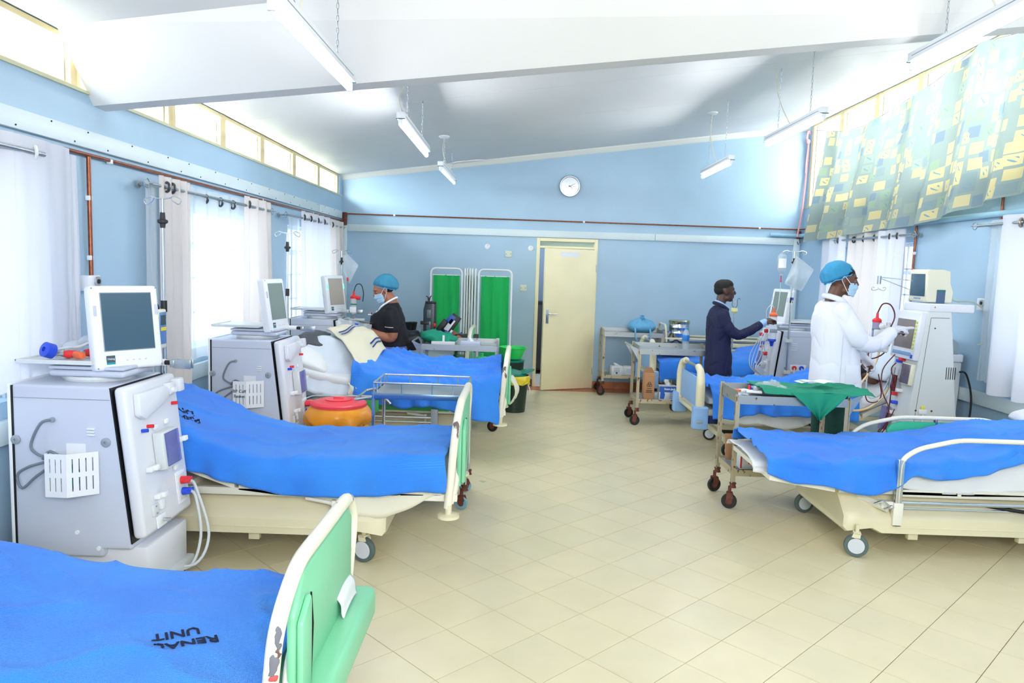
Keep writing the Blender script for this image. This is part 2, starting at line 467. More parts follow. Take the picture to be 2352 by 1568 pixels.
def catmull(P, k, closed=False):
    n = len(P); out = []
    rng = range(n) if closed else range(n-1)
    for i in rng:
        if closed: a, b, c, d = P[i-1], P[i], P[(i+1) % n], P[(i+2) % n]
        else: a, b, c, d = P[max(i-1, 0)], P[i], P[i+1], P[min(i+2, n-1)]
        for j in range(k):
            t = j/k
            out.append(.5*((2*b)+(-a+c)*t+(2*a-5*b+4*c-d)*t*t+(-a+3*b-3*c+d)*t*t*t))
    if not closed: out.append(P[-1].copy())
    return out
def rbend(pts, r=.04, k=4):
    """polyline with rounded corners"""
    P = [Vector(p) for p in pts]; out = [P[0]]
    for i in range(1, len(P)-1):
        a = (P[i-1]-P[i]); b = (P[i+1]-P[i])
        ra = min(r, a.length*.45, b.length*.45)
        p0 = P[i]+a.normalized()*ra; p2 = P[i]+b.normalized()*ra
        for j in range(k+1):
            t = j/k; out.append(p0*(1-t)**2+P[i]*2*t*(1-t)+p2*t*t)
    out.append(P[-1]); return out
def copy_tree(o, parent=None):
    c = o.copy(); COL.objects.link(c)
    if parent is not None: c.parent = parent
    for ch in list(o.children): copy_tree(ch, c)
    return c
def interp(x, xs, ys):
    if x <= xs[0]: return ys[0]
    for a, b, p, q in zip(xs, xs[1:], ys, ys[1:]):
        if x <= b:
            t = (x-a)/(b-a); t = t*t*(3-2*t) if False else t
            return p+(q-p)*t
    return ys[-1]
def nz(x, y, z=0.): return noise.noise(Vector((x, y, z)))

def text(s, size, mat_, parent, m, name='lettering', extrude=.0006, align='CENTER', zfun=None, bold=0.):
    cu = bpy.data.curves.new(name, 'FONT'); cu.body = s; cu.size = size; cu.extrude = extrude
    cu.align_x = align; cu.align_y = 'CENTER'; cu.offset = bold; cu.resolution_u = 3
    t = bpy.data.objects.new(name+'_c', cu); COL.objects.link(t)
    dg = bpy.context.evaluated_depsgraph_get()
    me = bpy.data.meshes.new_from_object(t.evaluated_get(dg))
    bpy.data.objects.remove(t); bpy.data.curves.remove(cu)
    me.transform(m)
    if zfun:
        bm = bmesh.new(); bm.from_mesh(me)
        bmesh.ops.subdivide_edges(bm, edges=bm.edges[:], cuts=1)
        for v in bm.verts: v.co.z = zfun(v.co.x, v.co.y)+v.co.z
        bm.to_mesh(me); bm.free()
    o = bpy.data.objects.new(name, me); COL.objects.link(o)
    me.materials.clear(); me.materials.append(mat_)
    if parent is not None: o.parent = parent
    return o
def frame(o, right, up):
    """matrix placing flat text: x->right, y->up, z->out"""
    r = Vector(right).normalized(); u = Vector(up).normalized(); n = r.cross(u)
    m = Matrix((r, u, n)).transposed().to_4x4(); m.translation = Vector(o); return m

# ============================================================ the room
XL, XR, YB = -2.49, 3.957, 10.45
def zc(x): return 2.878+.135*(x+2.49)          # sloping ceiling
def wall_with_holes(name, axis, c0, c1, a0, a1, z0, z1, holes):
    """boxes round rectangular openings; axis 'x' = wall plane at x; holes (a,b,zlo,zhi)"""
    g = G()
    ys = sorted({a0, a1} | {h[0] for h in holes} | {h[1] for h in holes})
    for ya, yb in zip(ys, ys[1:]):
        hs = sorted([h for h in holes if h[0] <= ya+1e-6 and h[1] >= yb-1e-6], key=lambda h: h[2])
        z = z0
        for h in hs:
            if h[2] > z+1e-4:
                g.box(c0, c1, ya, yb, z, h[2]) if axis == 'x' else g.box(ya, yb, c0, c1, z, h[2])
            z = h[3]
        if z1 > z+1e-4:
            g.box(c0, c1, ya, yb, z, z1) if axis == 'x' else g.box(ya, yb, c0, c1, z, z1)
    o = g.obj(name, M_WALL, smooth=False); o['kind'] = 'structure'; return o
LJ = [.7, 1.65, 2.6, 3.5, 4.25, 5.40, 6.32, 7.28, 8.31, 9.31, 10.30]
RJ = [1.3, 2.2, 3.1, 4.0, 4.9, 5.8, 6.75, 7.64, 8.53, 9.44, 10.36]
WL = [(1.3, 3.75, .95, 2.06), (5.35, 6.95, .98, 2.06), (8.0, 9.75, .98, 2.06)]
WR = [(7.5, 9.2, 1.0, 2.06), (3.7, 5.95, 1.0, 2.06)]
wall_with_holes('wall_left', 'x', XL-.2, XL, -1.6, YB, 0, 2.90, [(LJ[0], LJ[-1], 2.60, 2.88)]+WL)
wall_with_holes('wall_right', 'x', XR, XR+.2, -1.6, YB, 0, 3.80, [(RJ[0], RJ[-1], 2.633, 3.75)]+WR)
wall_with_holes('wall_back', 'y', YB, YB+.16, XL-.2, XR+.2, 0, 3.82, [(.254, 1.11, 0, 2.105)])
wall_with_holes('wall_rear', 'y', -1.76, -1.6, XL-.2, XR+.2, 0, 3.82, [])

def struct(o): o['kind'] = 'structure'; return o
# ceiling: boards with joints, each board a piece
ceil = struct(G().box(XL-.3, XR+.3, -1.8, YB+.2, 0, .05, m=None).obj('ceiling', M_CEIL, smooth=False))
for v in ceil.data.vertices: v.co.z += zc(v.co.x)+.014
jy = [-1.6, -.4, .8, 2.0, 3.2, 4.4, 5.32, 6.6, 7.93, 9.2, YB]
for a, b in zip(jy, jy[1:]):
    g = G(); x = [XL-.01, XR+.01]
    g.box(x[0], x[1], a+.002, b-.002, 0, .012)
    for v in g.bm.verts: v.co.z += zc(v.co.x)
    g.obj('ceiling_board', M_CEIL, ceil, smooth=False)
# sloped-face beam crossing the ceiling
def beam():
    g = G(); rs = []
    for x in (XL, XR):
        zb = 2.535+.113*(x-XL); zt = zc(x)+.01
        rs.append([(x, 4.04, zt), (x, 4.375, zb), (x, 4.50, zb-.006), (x, 4.51, zt)])
    g.rings(rs); return g.obj('trim_1', M_CEIL, smooth=False)
struct(beam())
# cornice on the back wall
g = G(); rs = []
for x in (XL, XR):
    z = zc(x)
    rs.append([(x, YB, z-.0), (x, YB-.07, z), (x, YB-.06, z-.018), (x, YB-.018, z-.06), (x, YB, z-.07)])
g.rings(rs); struct(g.obj('trim_2', mat('cornice_white', (236, 236, 230), .5), smooth=False))
g = G()
g.tube([(-.98, YB-.09, zc(-.98)-.012), (-.9, YB-.2, zc(-.9)-.012), (-.62, YB-.2, zc(-.62)-.012), (-.5, YB-.09, zc(-.5)-.012)], .011, 6)
struct(g.obj('trim_3', M_WHITE))

# ---------------- floor
floor = struct(G().box(XL-.2, XR+.2, -1.8, YB+2.2, -.06, -.004).obj('floor', M_GROUT, smooth=False))
TH = .7972; ts = .30; ox, oy = 1.1923*ts, 10.198*ts
ca, sa = math.cos(TH), math.sin(TH)
def clip(poly, f):
    out = []
    for i in range(len(poly)):
        a, b = poly[i-1], poly[i]; fa, fb = f(a), f(b)
        if (fa >= 0) != (fb >= 0):
            t = fa/(fa-fb); out.append((a[0]+(b[0]-a[0])*t, a[1]+(b[1]-a[1])*t))
        if fb >= 0: out.append(b)
    return out
gap = .0017; full = []; rest = []
for i in range(-45, 45):
    for j in range(-45, 45):
        q = [(i+gap/ts, j+gap/ts), (i+1-gap/ts, j+gap/ts), (i+1-gap/ts, j+1-gap/ts), (i+gap/ts, j+1-gap/ts)]
        P = [(ox+ts*(a*ca+b*sa), oy+ts*(-a*sa+b*ca)) for a, b in q]
        n0 = len(P); Q = P
        for f in (lambda p: p[0]-XL, lambda p: XR-p[0], lambda p: p[1]+1.6, lambda p: 10.10-p[1]):
            Q = clip(Q, f)
            if not Q: break
        if len(Q) < 3: continue
        cx = sum(p[0] for p in P)/4; cy = sum(p[1] for p in P)/4
        vis = cy > 2.3 and abs(cx-.03*cy) < .74*cy
        whole = all(p in P for p in Q) and len(Q) == 4
        if whole and vis: full.append((math.hypot(cx, cy), cx, cy))
        else: rest.append(Q)
full.sort()
tm = None
for k, (d, cx, cy) in enumerate(full):
    if k < 300:
        if tm is None:
            h = ts/2-gap
            g = G(); g.box(-h, h, -h, h, -.006, 0); o = g.obj('tile', M_TILE, floor, smooth=False); tm = o.data
        else:
            o = bpy.data.objects.new('tile', tm); COL.objects.link(o); o.parent = floor
        o.location = (cx, cy, 0); o.rotation_euler = (0, 0, -TH)
    else:
        h = ts/2-gap
        rest.append([(cx+a*ca+b*sa, cy-a*sa+b*ca) for a, b in ((-h, -h), (h, -h), (h, h), (-h, h))])
g = G()
for Q in rest: g.prism(Q, 'z', -.006, 0)
o = g.obj('tiles', M_TILE, floor, smooth=False); o['kind'] = 'stuff'
# terracotta border and skirting along the back wall
bb = struct(G().box(XL, .25, YB-.012, YB, 0, .10).box(1.11, XR, YB-.012, YB, 0, .10).obj('baseboard_back', M_GROUT, smooth=False))
x = XL
while x < XR-.02:
    xe = min(x+.30, XR)
    g = G(); g.box(x+.002, xe-.002, 10.102, YB-.002, -.006, .001); g.obj('border_tile', M_SKIRT, floor, smooth=False)
    if xe < .26 or x > 1.1:
        g = G(); g.box(x+.002, xe-.002, YB-.018, YB-.010, .003, .10); g.obj('skirting_tile', M_SKIRT, bb, smooth=False)
    x = xe
# corridor seen past the door
struct(G().box(-.4, 2.2, 12.2, 12.3, 0, 2.7).box(-.5, -.4, YB+.16, 12.3, 0, 2.7).box(2.1, 2.2, YB+.16, 12.3, 0, 2.7).box(-.5, 2.2, YB+.16, 12.3, 2.6, 2.7).obj('wall_corridor', M_DOORGREY, smooth=False))
struct(G().box(-.4, 2.1, YB+.0, 12.2, -.004, 0).obj('floor_corridor', mat('corridor_floor', (200, 200, 196), .4), smooth=False))
t = thing('linen_cabinet', 'dark cabinet seen through the gap of the half open door', 'cabinet', (.55, 11.9, 0))
G().box(-.45, .45, -.2, .2, .06, 1.15, .01).obj('cabinet_body', M_BLACK, t)
G().box(-.44, -.01, -.215, -.2, .1, 1.1, .004).obj('cabinet_door', mat('cab_grey', (52, 54, 60), .4), t)
G().box(.01, .44, -.215, -.2, .1, 1.1, .004).obj('cabinet_door', mat('cab_grey', (52, 54, 60), .4), t)

# ---------------- door
door = G()
for x0, x1 in ((.254, .30), (1.064, 1.11)): door.box(x0, x1, YB-.02, YB+.12, 0, 2.105, .004)
door.box(.30, 1.064, YB-.02, YB+.12, 2.06, 2.105, .004).box(.30, 1.064, YB-.02, YB+.12, 1.965, 1.995, .004)
dr = struct(door.obj('door_1', M_DOOR, smooth=False))
for k in range(2):
    G().box(.31, 1.054, -.002, .002, -.018, .018, m=Matrix.Translation((0, YB+.04, 2.012+.032*k)) @ Matrix.Rotation(R(35), 4, 'X')).obj('transom_pane', thin('transom_glass', (206, 222, 214), .35, .1, .5), dr, smooth=False)
dl = bpy.data.objects.new('door_leaf', None)
g = G(); g.box(-.80, 0, -.04, 0, .012, 1.955, .003)
leaf = g.obj('door_leaf', M_DOOR, dr); leaf.location = (1.075, YB-.012, 0); leaf.rotation_euler = (0, 0, R(25.5))
bpy.data.objects.remove(dl)
G().box(-.765, -.725, -.046, -.04, .93, 1.12, .004).cyl((-.745, -.046, 1.065), (-.745, -.085, 1.065), .009).tube([(-.745, -.085, 1.065), (-.62, -.09, 1.063)], .009, 8).obj('door_handle', M_CHROME, leaf)
for z in (.25, 1.7): G().cyl((.004, -.03, z-.05), (.004, -.03, z+.05), .009).obj('hinge', M_STEEL, leaf)
g = G(); g.box(-.57, -.28, -.0425, -.0405, 1.845, 1.915, m=Matrix.Translation((0, 0, 0)))
g.obj('notice_strip', M_PAPER, leaf, smooth=False)

# ---------------- windows
def bars(g, x, y0, y1, z0, z1, n, nh, r=.008):
    for i in range(n):
        y = y0+(y1-y0)*(i+.5)/n; g.box(x-r, x+r, y-r, y+r, z0, z1)
    for i in range(nh):
        z = z0+(z1-z0)*(i+1)/(nh+1); g.box(x-r, x+r, y0, y1, z-r, z+r)
wn = 0
for side, WW, xa in (('l', WL, XL-.12), ('r', WR, XR+.12)):
    for (a, b, z0, z1) in WW:
        wn += 1; g = G(); f = .035
        g.box(xa-.03, xa+.03, a, a+f, z0, z1).box(xa-.03, xa+.03, b-f, b, z0, z1).box(xa-.03, xa+.03, a, b, z0, z0+f).box(xa-.03, xa+.03, a, b, z1-f, z1)
        g.box(xa-.03, xa+.03, (a+b)/2-.025, (a+b)/2+.025, z0, z1)
        g.box(xa-.03, xa+.03, a, b, z1-.32, z1-.28)
        o = struct(g.obj('window_%d' % wn, mat('white_window_frame', (232, 236, 238), .5), smooth=False))
        g = G(); bars(g, xa+(.05 if side == 'l' else -.05), a, b, z0, z1, 12, 3)
        g.obj('burglar_bars', mat('bar_grey', (214, 222, 228), .5), o, smooth=False)
        for (p, q, r_, s_) in ((a+f, (a+b)/2-.025, z0+f, z1-.32), ((a+b)/2+.025, b-f, z0+f, z1-.32), (a+f, (a+b)/2-.025, z1-.28, z1-f), ((a+b)/2+.025, b-f, z1-.28, z1-f)):
            G().box(xa-.003, xa+.003, p, q, r_, s_).obj('pane', M_GLASS, o, smooth=False)
def louvre_bay(x, a, b, z0, z1, sgn, n, openness):
    """one clerestory bay: timber frame, metal clip strips, glass louvre blades"""
    global wn
    wn += 1
    g = G(); f = .11
    g.box(x-.06, x+.05, a+.001, a+f/2, z0+.001, z1-.001).box(x-.06, x+.05, b-f/2, b-.001, z0+.001, z1-.001)
    g.box(x-.055, x+.045, a+f/2, b-f/2, z0+.001, z0+.02).box(x-.055, x+.065*(1 if x < 0 else -1)*0+.045, a+f/2, b-f/2, z1-.03, z1-.001)
    o = struct(g.obj('window_%d' % wn, M_TIMBER, smooth=False))
    g = G()
    for y in (a+f/2+.006, b-f/2-.006): g.box(x-.02, x+.02, y-.005, y+.005, z0+.02, z1-.02)
    g.obj('louvre_clip_strip', M_GREYP, o, smooth=False)
    h = (z1-z0-.04)/n
    for k in range(n):
        m = Matrix.Translation((x, 0, z0+.02+h*(k+.5))) @ Matrix.Rotation(R(openness)*sgn, 4, 'Y')
        bl = G().box(-.003, .003, a+f/2+.012, b-f/2-.012, -h*.54, h*.54, m=m).obj('louvre_blade', M_GLASS, o, smooth=False)
        G().box(-.005, .005, a+f/2+.012, b-f/2-.012, -h*.54-.004, -h*.54+.001, m=m).obj('blade_edge', mat('glass_edge', (150, 170, 160), .3), bl, smooth=False)
for k, (a, b) in enumerate(zip(LJ, LJ[1:])): louvre_bay(XL-.07, a, b, 2.60, 2.876, 1, 2, 68 if k == 5 else 8)
for k, (a, b) in enumerate(zip(RJ, RJ[1:])): louvre_bay(XR+.07, a, b, 2.633, 3.745, -1, 7, 12)
o = struct(G().box(XL-.1, XL+.012, LJ[0], YB-.02, 2.585, 2.603).obj('trim_4', mat('sill_paint', (206, 204, 170), .5), smooth=False))
o = struct(G().box(XR-.01, XR+.1, RJ[0], YB-.02, 2.618, 2.636).obj('trim_5', MATS['sill_paint'], smooth=False))

# ---------------- trunking, pipes, fittings
def trunk(name, boxes, screws=None):
    g = G()
    for b in boxes: g.box(*b, .004)
    o = struct(g.obj(name, M_TRUNK))
    if screws:
        g = G()
        for p, q in screws: g.cyl(p, q, .0045, n=8)
        g.obj('screw_heads', M_DGREY, o)
    return o
sc = []
for i in range(26):
    y = -.9+i*.43+(i % 3)*.05
    sc += [((XL+.03, y, 2.365), (XL+.0345, y, 2.365)), ((XL+.03, y+.2, 2.295), (XL+.0345, y+.2, 2.295))]
trunk('trim_6', [(XL, XL+.03, -1.5, 3.48, 2.278, 2.378), (XL, XL+.03, 3.484, 9.2, 2.278, 2.378), (XL, XL+.03, 9.204, YB-.1, 2.278, 2.378)], sc)
trunk('trim_7', [(XL+.07, 1.9, YB-.03, YB, 2.112, 2.208), (1.904, XR-.12, YB-.03, YB, 2.112, 2.206)])
trunk('trim_8', [(XL+.01, XL+.08, YB-.035, YB, 0.1, 2.2)])
trunk('trim_9', [(XR-.12, XR-.035, YB-.03, YB, 0.1, 2.2)])
trunk('trim_10', [(XL, XL+.045, -1.5, YB-.05, .75, .865)])
trunk('trim_11', [(XR-.045, XR, -1.5, YB-.05, .655, .765)])
def pipe_thing(name, label, cat, pts, r, m, clips=(), clipm=None, bend=.03):
    o = thing(name, label, cat, pts[0])
    b = Vector(pts[0])
    G().tube(rbend([Vector(p)-b for p in pts], bend), r, 10).obj('pipe', m, o)
    for c in clips:
        c = Vector(c)-b
        G().box(c.x-.014, c.x+.014, c.y-.014, c.y+.014, c.z-.014, c.z+.014, .004).obj('pipe_clip', clipm or M_WHITE, o)
    return o
pipe_thing('copper_pipe', 'long brown copper pipe running under the white trunking on left wall', 'pipe', [(XL+.022, -1.4, 2.235), (XL+.022, YB-.05, 2.25)], .011, M_COPPER,
           [(XL+.02, 4.5, 2.236), (XL+.02, 7.15, 2.242), (XL+.02, 8.9, 2.246)])
pipe_thing('copper_pipe', 'copper drop pipe coming down to the small white outlet box', 'pipe', [(XL+.024, 4.27, 2.232), (XL+.024, 4.27, 1.56)], .012, M_COPPER,
           [(XL+.02, 4.27, 2.0), (XL+.02, 4.27, 1.66)])
pipe_thing('copper_pipe', 'thin dark pipe running across the back wall above the trunking', 'pipe', [(XL+.03, YB-.02, 2.352), (XR-.05, YB-.02, 2.33), (XR-.03, YB-.35, 2.33)], .009, M_COPPER,
           [(-1.75, YB-.018, 2.35), (.9, YB-.018, 2.342), (3.35, YB-.018, 2.335)])
pipe_thing('water_pipe', 'thick pale blue pipe along right wall behind patterned curtain', 'pipe', [(3.5, YB-.03, 2.245), (XR-.045, YB-.05, 2.245), (XR-.045, 3.5, 2.245)], .026, M_PIPEBLUE,
           [(XR-.04, 6.6, 2.245), (XR-.04, 4.8, 2.245)], M_PIPEBLUE, .05)
pipe_thing('copper_pipe', 'dark pipe dropping down the right wall beside the eyelet curtain', 'pipe', [(XR-.02, 7.43, 2.6), (XR-.02, 7.43, 1.0)], .010, M_COPPER, [(XR-.02, 7.43, 1.95)])
pipe_thing('copper_pipe', 'short brown pipe stub above the right hand curtain rod', 'pipe', [(XR-.015, 6.15, 2.40), (XR-.015, 6.15, 2.2)], .010, M_COPPER)
t = thing('rusty_bracket', 'rusty corner bracket at the left end of back wall pipe', 'bracket', (XL+.05, YB-.04, 2.28))
G().box(-.03, .03, -.02, .03, -.09, .09, .01).box(-.05, .0, -.12, 0, -.09, -.06, .005).obj('plate', M_RUST, t)
t = thing('rusty_bracket', 'rusty corner bracket under the pink cord at right corner', 'bracket', (XR-.06, YB-.04, 2.22))
G().box(-.03, .03, -.02, .03, -.02, .09, .01).tube([(0, -.02, -.01), (.01, -.03, -.07), (-.015, -.03, -.10), (-.03, -.03, -.06)], .006, 6).obj('plate', M_RUST, t)
t = thing('outlet_box', 'small white gas outlet box under the copper drop pipe', 'outlet', (XL, 4.27, 1.515))
G().box(0, .05, -.075, .05, -.045, .045, .005).obj('box', M_WHITE, t)
G().cyl((.05, .01, .01), (.062, .01, .01), .028, n=20).obj('socket_ring', M_CHROME, t)
G().cyl((.062, .01, .01), (.065, .01, .01), .014, n=16).obj('socket_hole', M_BLACK, t)
t = thing('outlet_box', 'white gas outlet box on right wall behind the trailing cable', 'outlet', (XR, 6.24, 1.50))
G().box(-.05, 0, -.06, .07, -.05, .05, .005).obj('box', M_WHITE, t)
G().cyl((-.05, -.01, .01), (-.062, -.01, .01), .028, n=20).obj('socket_ring', M_CHROME, t)
G().cyl((-.062, -.01, .01), (-.065, -.01, .01), .014, n=16).obj('socket_hole', M_BLACK, t)
def plate(x, z, label):
    t = thing('blank_plate', label, 'wall plate', (x, YB, z))
    G().box(-.045, .045, -.012, 0, -.045, .045, .003).obj('cover', mat('ivory_plate', (216, 222, 206), .4), t)
    for s in (-1, 1): G().cyl((s*.03, -.012, 0), (s*.03, -.014, 0), .005, n=8).obj('screw', M_DGREY, t)
plate(-.139, 1.865, 'square ivory blank plate high above the folding screens')
plate(.085, 1.396, 'square ivory blank plate beside the door frame')
for x, z, l in ((-.436, 1.959, 'left round white fitting high on the back wall'), (.17, 1.954, 'round white fitting next to the top of the door frame')):
    t = thing('round_fitting', l, 'wall fitting', (x, YB, z))
    G().lathe([(.038, 0), (.038, .01), (.03, .016), (0, .018)], m=Matrix.Rotation(PI/2, 4, 'X')).obj('cover', M_WHITE, t)
    G().cyl((.005, -.018, .015), (.005, -.02, .015), .004, n=8).obj('screw', M_DGREY, t)
# clock
t = thing('wall_clock', 'round silver rimmed wall clock showing ten past four', 'clock', (.684, YB, 2.825))
mR = Matrix.Rotation(PI/2, 4, 'X')
G().lathe([(.142, 0), (.149, .012), (.149, .03), (.14, .045), (.128, .045), (.122, .026)], n=40, m=mR).obj('rim', M_CHROME, t)
G().lathe([(.126, .02), (0, .021)], n=40, m=mR).obj('dial', mat('clock_dial', (206, 214, 230), .4), t)
for k in range(1, 13):
    a = PI/2-k*PI/6
    text(str(k), .03, M_INK, t, frame((.096*math.cos(a), -.0225, .096*math.sin(a)), (1, 0, 0), (0, 0, 1)), 'numeral')
def hand(name, ang, L, wd, y):
    a = math.pi/2-ang; d = Vector((math.cos(a), 0, math.sin(a))); n_ = Vector((-d.z, 0, d.x))
    g = G(); p = [(-n_*wd-d*.02), (n_*wd-d*.02), (n_*wd*.4+d*L), (-n_*wd*.4+d*L)]
    g.rings([[(q.x, y, q.z) for q in p], [(q.x, y-.002, q.z) for q in p]]); g.obj(name, M_INK, t)
hand('hour_hand', R(128), .055, .0035, -.024); hand('minute_hand', R(62), .085, .0028, -.027)
hand('second_hand', R(92), .09, .001, -.030)
# pink cord cloth
t = thing('pink_cord', 'knotted pink cloth strip hanging in the right corner by the window', 'cloth strip', (XR-.03, YB-.06, 2.3))
G().tube([(.02, 0, 1.33), (-.01, -.02, 1.36), (-.03, -.02, 1.27), (0, -.01, 1.2), (.005, 0, .9), (-.01, -.01, .5), (-.03, -.01, .2), (-.07, -.02, -.07)], [.016, .011], 7, smooth=4).ball((-.005, -.015, 1.22), .03, .025, .035).tube([(0, -.02, 1.2), (-.02, -.03, .95), (-.015, -.02, .8)], .009, 6, smooth=4).obj('strip', M_PINK, t)

# ---------------- ceiling lamps
def lamp(label, x0, y0, z0, x1, y1, z1, on=True, cable=None, rose=False, side=-1, e=None):
    """batten with one tube, hung on two chains"""
    c = Vector(((x0+x1)/2, (y0+y1)/2, (z0+z1)/2)); d = Vector((x1-x0, y1-y0, z1-z0)); L = d.length; d.normalize()
    t = thing('tube_lamp', label, 'ceiling lamp', c, 0, 'fluorescent tube lamps on chains')
    rx = d.cross(Vector((0, 0, 1))).normalized(); up = rx.cross(d)
    m = Matrix((rx, d, up)).transposed().to_4x4()
    h = L/2
    G().box(-.03, .03, -h, h, .0, .05, .004, m=m).obj('batten', M_WHITE, t)
    G().box(-.031, -.030, -h+.05, h-.05, .022, .027, m=m).box(.030, .031, -h+.05, h-.05, .022, .027, m=m).obj('seam_line', M_GREYP, t)
    for s in (-1, 1):
        G().box(-.016, .016, s*h-(.02 if s > 0 else 0), s*h+(.02 if s < 0 else 0), -.05, 0, .006, m=m).obj('tube_holder', M_WHITE, t)
        G().box(-.032, .032, s*h-.003, s*h+.003, -.004, .002, m=m).obj('end_gasket', mat('teal_gasket', (22, 92, 84), .5), t)
    G().cyl(m @ Vector((0, -h+.02, -.033)), m @ Vector((0, h-.02, -.033)), .017, n=16).obj('glowing_tube', (M_TUBELIGHT if y0 > 5 else M_TUBELOW) if on else M_TUBEOFF, t)
    for f in (.22, .78):
        p = m @ Vector((0, -h+L*f, .05)); wp = p+c; zt = zc(wp.x)
        g = G(); k = int((zt-wp.z)/.03)
        for i in range(k):
            z = p.z+.03*i+.015; a = (i % 2)*PI/2
            g.tube([(p.x+.006*math.cos(q)*math.cos(a), p.y+.006*math.cos(q)*math.sin(a), z+.018*math.sin(q)) for q in [PI*2*j/8 for j in range(8)]], .0017, 4, closed=True)
        g.tube([(p.x, p.y, zt-c.z-.03), (p.x, p.y, zt-c.z)], .004, 6)
        g.obj('chain', M_STEEL, t)
    if cable is not None:
        f, dx, dy = cable
        p = m @ Vector((0, -h+L*f, .05)); wp = p+c; q = Vector((wp.x+dx, wp.y+dy, 0)); q.z = zc(q.x)
        q -= c
        G().tube([p, p.lerp(q, .25)+Vector((-.03, 0, 0)), p.lerp(q, .6)+Vector((-.04, 0, 0)), q], .005, 6, smooth=5).obj('cable', mat('cable_ivory', (222, 218, 200), .5), t)
        if rose: G().lathe([(.06, 0), (.06, -.012), (.045, -.026), (0, -.03)], c=q, n=20).obj('ceiling_rose', M_WHITE, t)
    return t
lamp('nearest lit tube lamp on the left, in front of the beam', -.955, 2.86, 2.66, -.95, 4.15, 2.66, cable=(.3, .1, .1))
lamp('lit tube lamp left of centre just behind the beam', -.87, 5.38, 2.71, -.87, 6.9, 2.71, cable=(.03, .0, .35))
lamp('smallest unlit tube lamp, farthest back on the left', -.86, 8.0, 2.73, -.86, 9.7, 2.77, on=False, cable=(.6, 0, -.7), rose=True)
lamp('nearest lit tube lamp at the upper right by patterned curtain', 2.3, 3.0, 2.97, 2.3, 4.55, 2.97, cable=(.5, 0, .2))
lamp('lit tube lamp on the right in line with window corner', 2.3, 5.80, 2.93, 2.3, 7.12, 2.93, cable=(.55, -.05, .3))
lamp('farthest lit tube lamp on the right, near back wall', 2.15, 7.72, 2.85, 2.15, 8.92, 2.85, cable=(.5, .0, .3), rose=True)

# ---------------- curtains
def curtain(name, label, x, y0, y1, z1, z0, nf, amp, m, side, eyelets=(), rings_m=None, seed=0, group=None, cat='curtain', flare=0.):
    c = Vector((x, (y0+y1)/2, z0))
    t = thing(name, label, cat, c, 0, group)
    def f(u, v):
        ph = u*nf*2*PI+1.2*nz(u*3, seed)*2
        a = amp*(.55+.45*v)*(1+.5*nz(u*4+seed, v*1.5))
        y = y0+(y1-y0)*u+.25*amp*math.sin(ph*2)*v+flare*(u-.5)*v
        return (a*math.sin(ph)+.02*nz(u*9, v*3, seed)*v, y-c.y, z1+(z0-z1)*v-c.z+.01*math.sin(ph+1)*v)
    g = G(); g.grid(f, max(24, int(nf*14)), 14); o = g.obj('cloth', m, t, ang=180)
    for yy in eyelets:
        mm = Matrix.Translation((side*.006, yy-c.y, z1-.068-c.z)) @ Matrix.Rotation(-side*R(38), 4, 'Z') @ Matrix.Rotation(PI/2, 4, 'X')
        g = G(); g.tube([mm @ Vector((.031*math.cos(a), .031*math.sin(a), side*.0)) for a in [2*PI*i/20 for i in range(20)]], .009, 6, closed=True)
        g.obj('eyelet', rings_m or M_BRONZE, t)
    return t
def rod(label, x, y0, y1, z, finial=True):
    t = thing('curtain_rod', label, 'curtain rod', (x, y0, z))
    G().tube([(0, 0, 0), (0, y1-y0, 0)], .0125, 12).obj('rod', M_STEEL, t)
    sg = -1 if x < 0 else 1
    for y in (.05, y1-y0-.05): G().tube([(0, y, 0), (sg*.09, y, 0)], .008, 8).lathe([(.025, 0), (.025, .006), (0, .008)], m=Matrix.Translation((sg*.10, y, 0)) @ Matrix.Rotation(-sg*PI/2, 4, 'Y')).obj('bracket', M_STEEL, t)
    if finial:
        for s, y in ((-1, 0), (1, y1-y0)):
            g = G()
            for k in range(4):
                a = k*PI/2
                g.tube([(0, y, 0), (.03*math.cos(a), y+s*.03, .03*math.sin(a)), (.02*math.cos(a), y+s*.065, .02*math.sin(a)), (0, y+s*.075, 0)], .0035, 5, smooth=3)
            g.obj('finial', M_CHROME, t)
    return t
XC = XL+.12
rod('steel curtain rod over the nearest left window', XC, 1.0, 3.72, 2.165, False)
curtain('eyelet_curtain', 'wide opaque white curtain over the nearest left window', XC, 1.2, 3.5, 2.235, 1.02, 7, .035, M_CURT, 1, seed=1)
curtain('eyelet_curtain', 'white curtain panel with a single large clear eyelet', XC-.015, 3.5, 3.98, 2.235, 1.02, .8, .028, M_CURT, 1, [3.66], M_CLEAR and mat('clear_eyelet', (226, 234, 236), .15), seed=5)
curtain('eyelet_curtain', 'narrow white curtain edge beside the copper drop pipe', XC-.06, 3.98, 4.09, 2.21, 1.02, .5, .015, M_CURT, 1, seed=2)
rod('steel curtain rod over the middle left window', XC, 4.78, 7.1, 2.14)
curtain('eyelet_curtain', 'ivory curtain gathered at left side of the middle window', XC, 4.90, 5.36, 2.21, .74, 4, .028, M_CURTC, 1, [5.0, 5.08], seed=3)
curtain('sheer_curtain', 'thin sheer curtain edge behind the first infusion pole', XC-.03, 4.78, 4.93, 2.16, .80, 1.5, .012, M_SHEER, 1, seed=4)
curtain('sheer_curtain', 'wide sheer white curtain letting window bars show through', XC-.02, 5.34, 6.5, 2.19, .92, 5, .025, M_SHEER, 1, [5.66, 5.94, 6.2], seed=6)
curtain('eyelet_curtain', 'ivory curtain gathered at right side of the middle window', XC, 6.42, 7.1, 2.22, .86, 3, .03, M_CURTC, 1, [6.5], seed=8, flare=.12)
rod('steel curtain rod over the farthest left window', XC, 7.6, 10.0, 2.14)
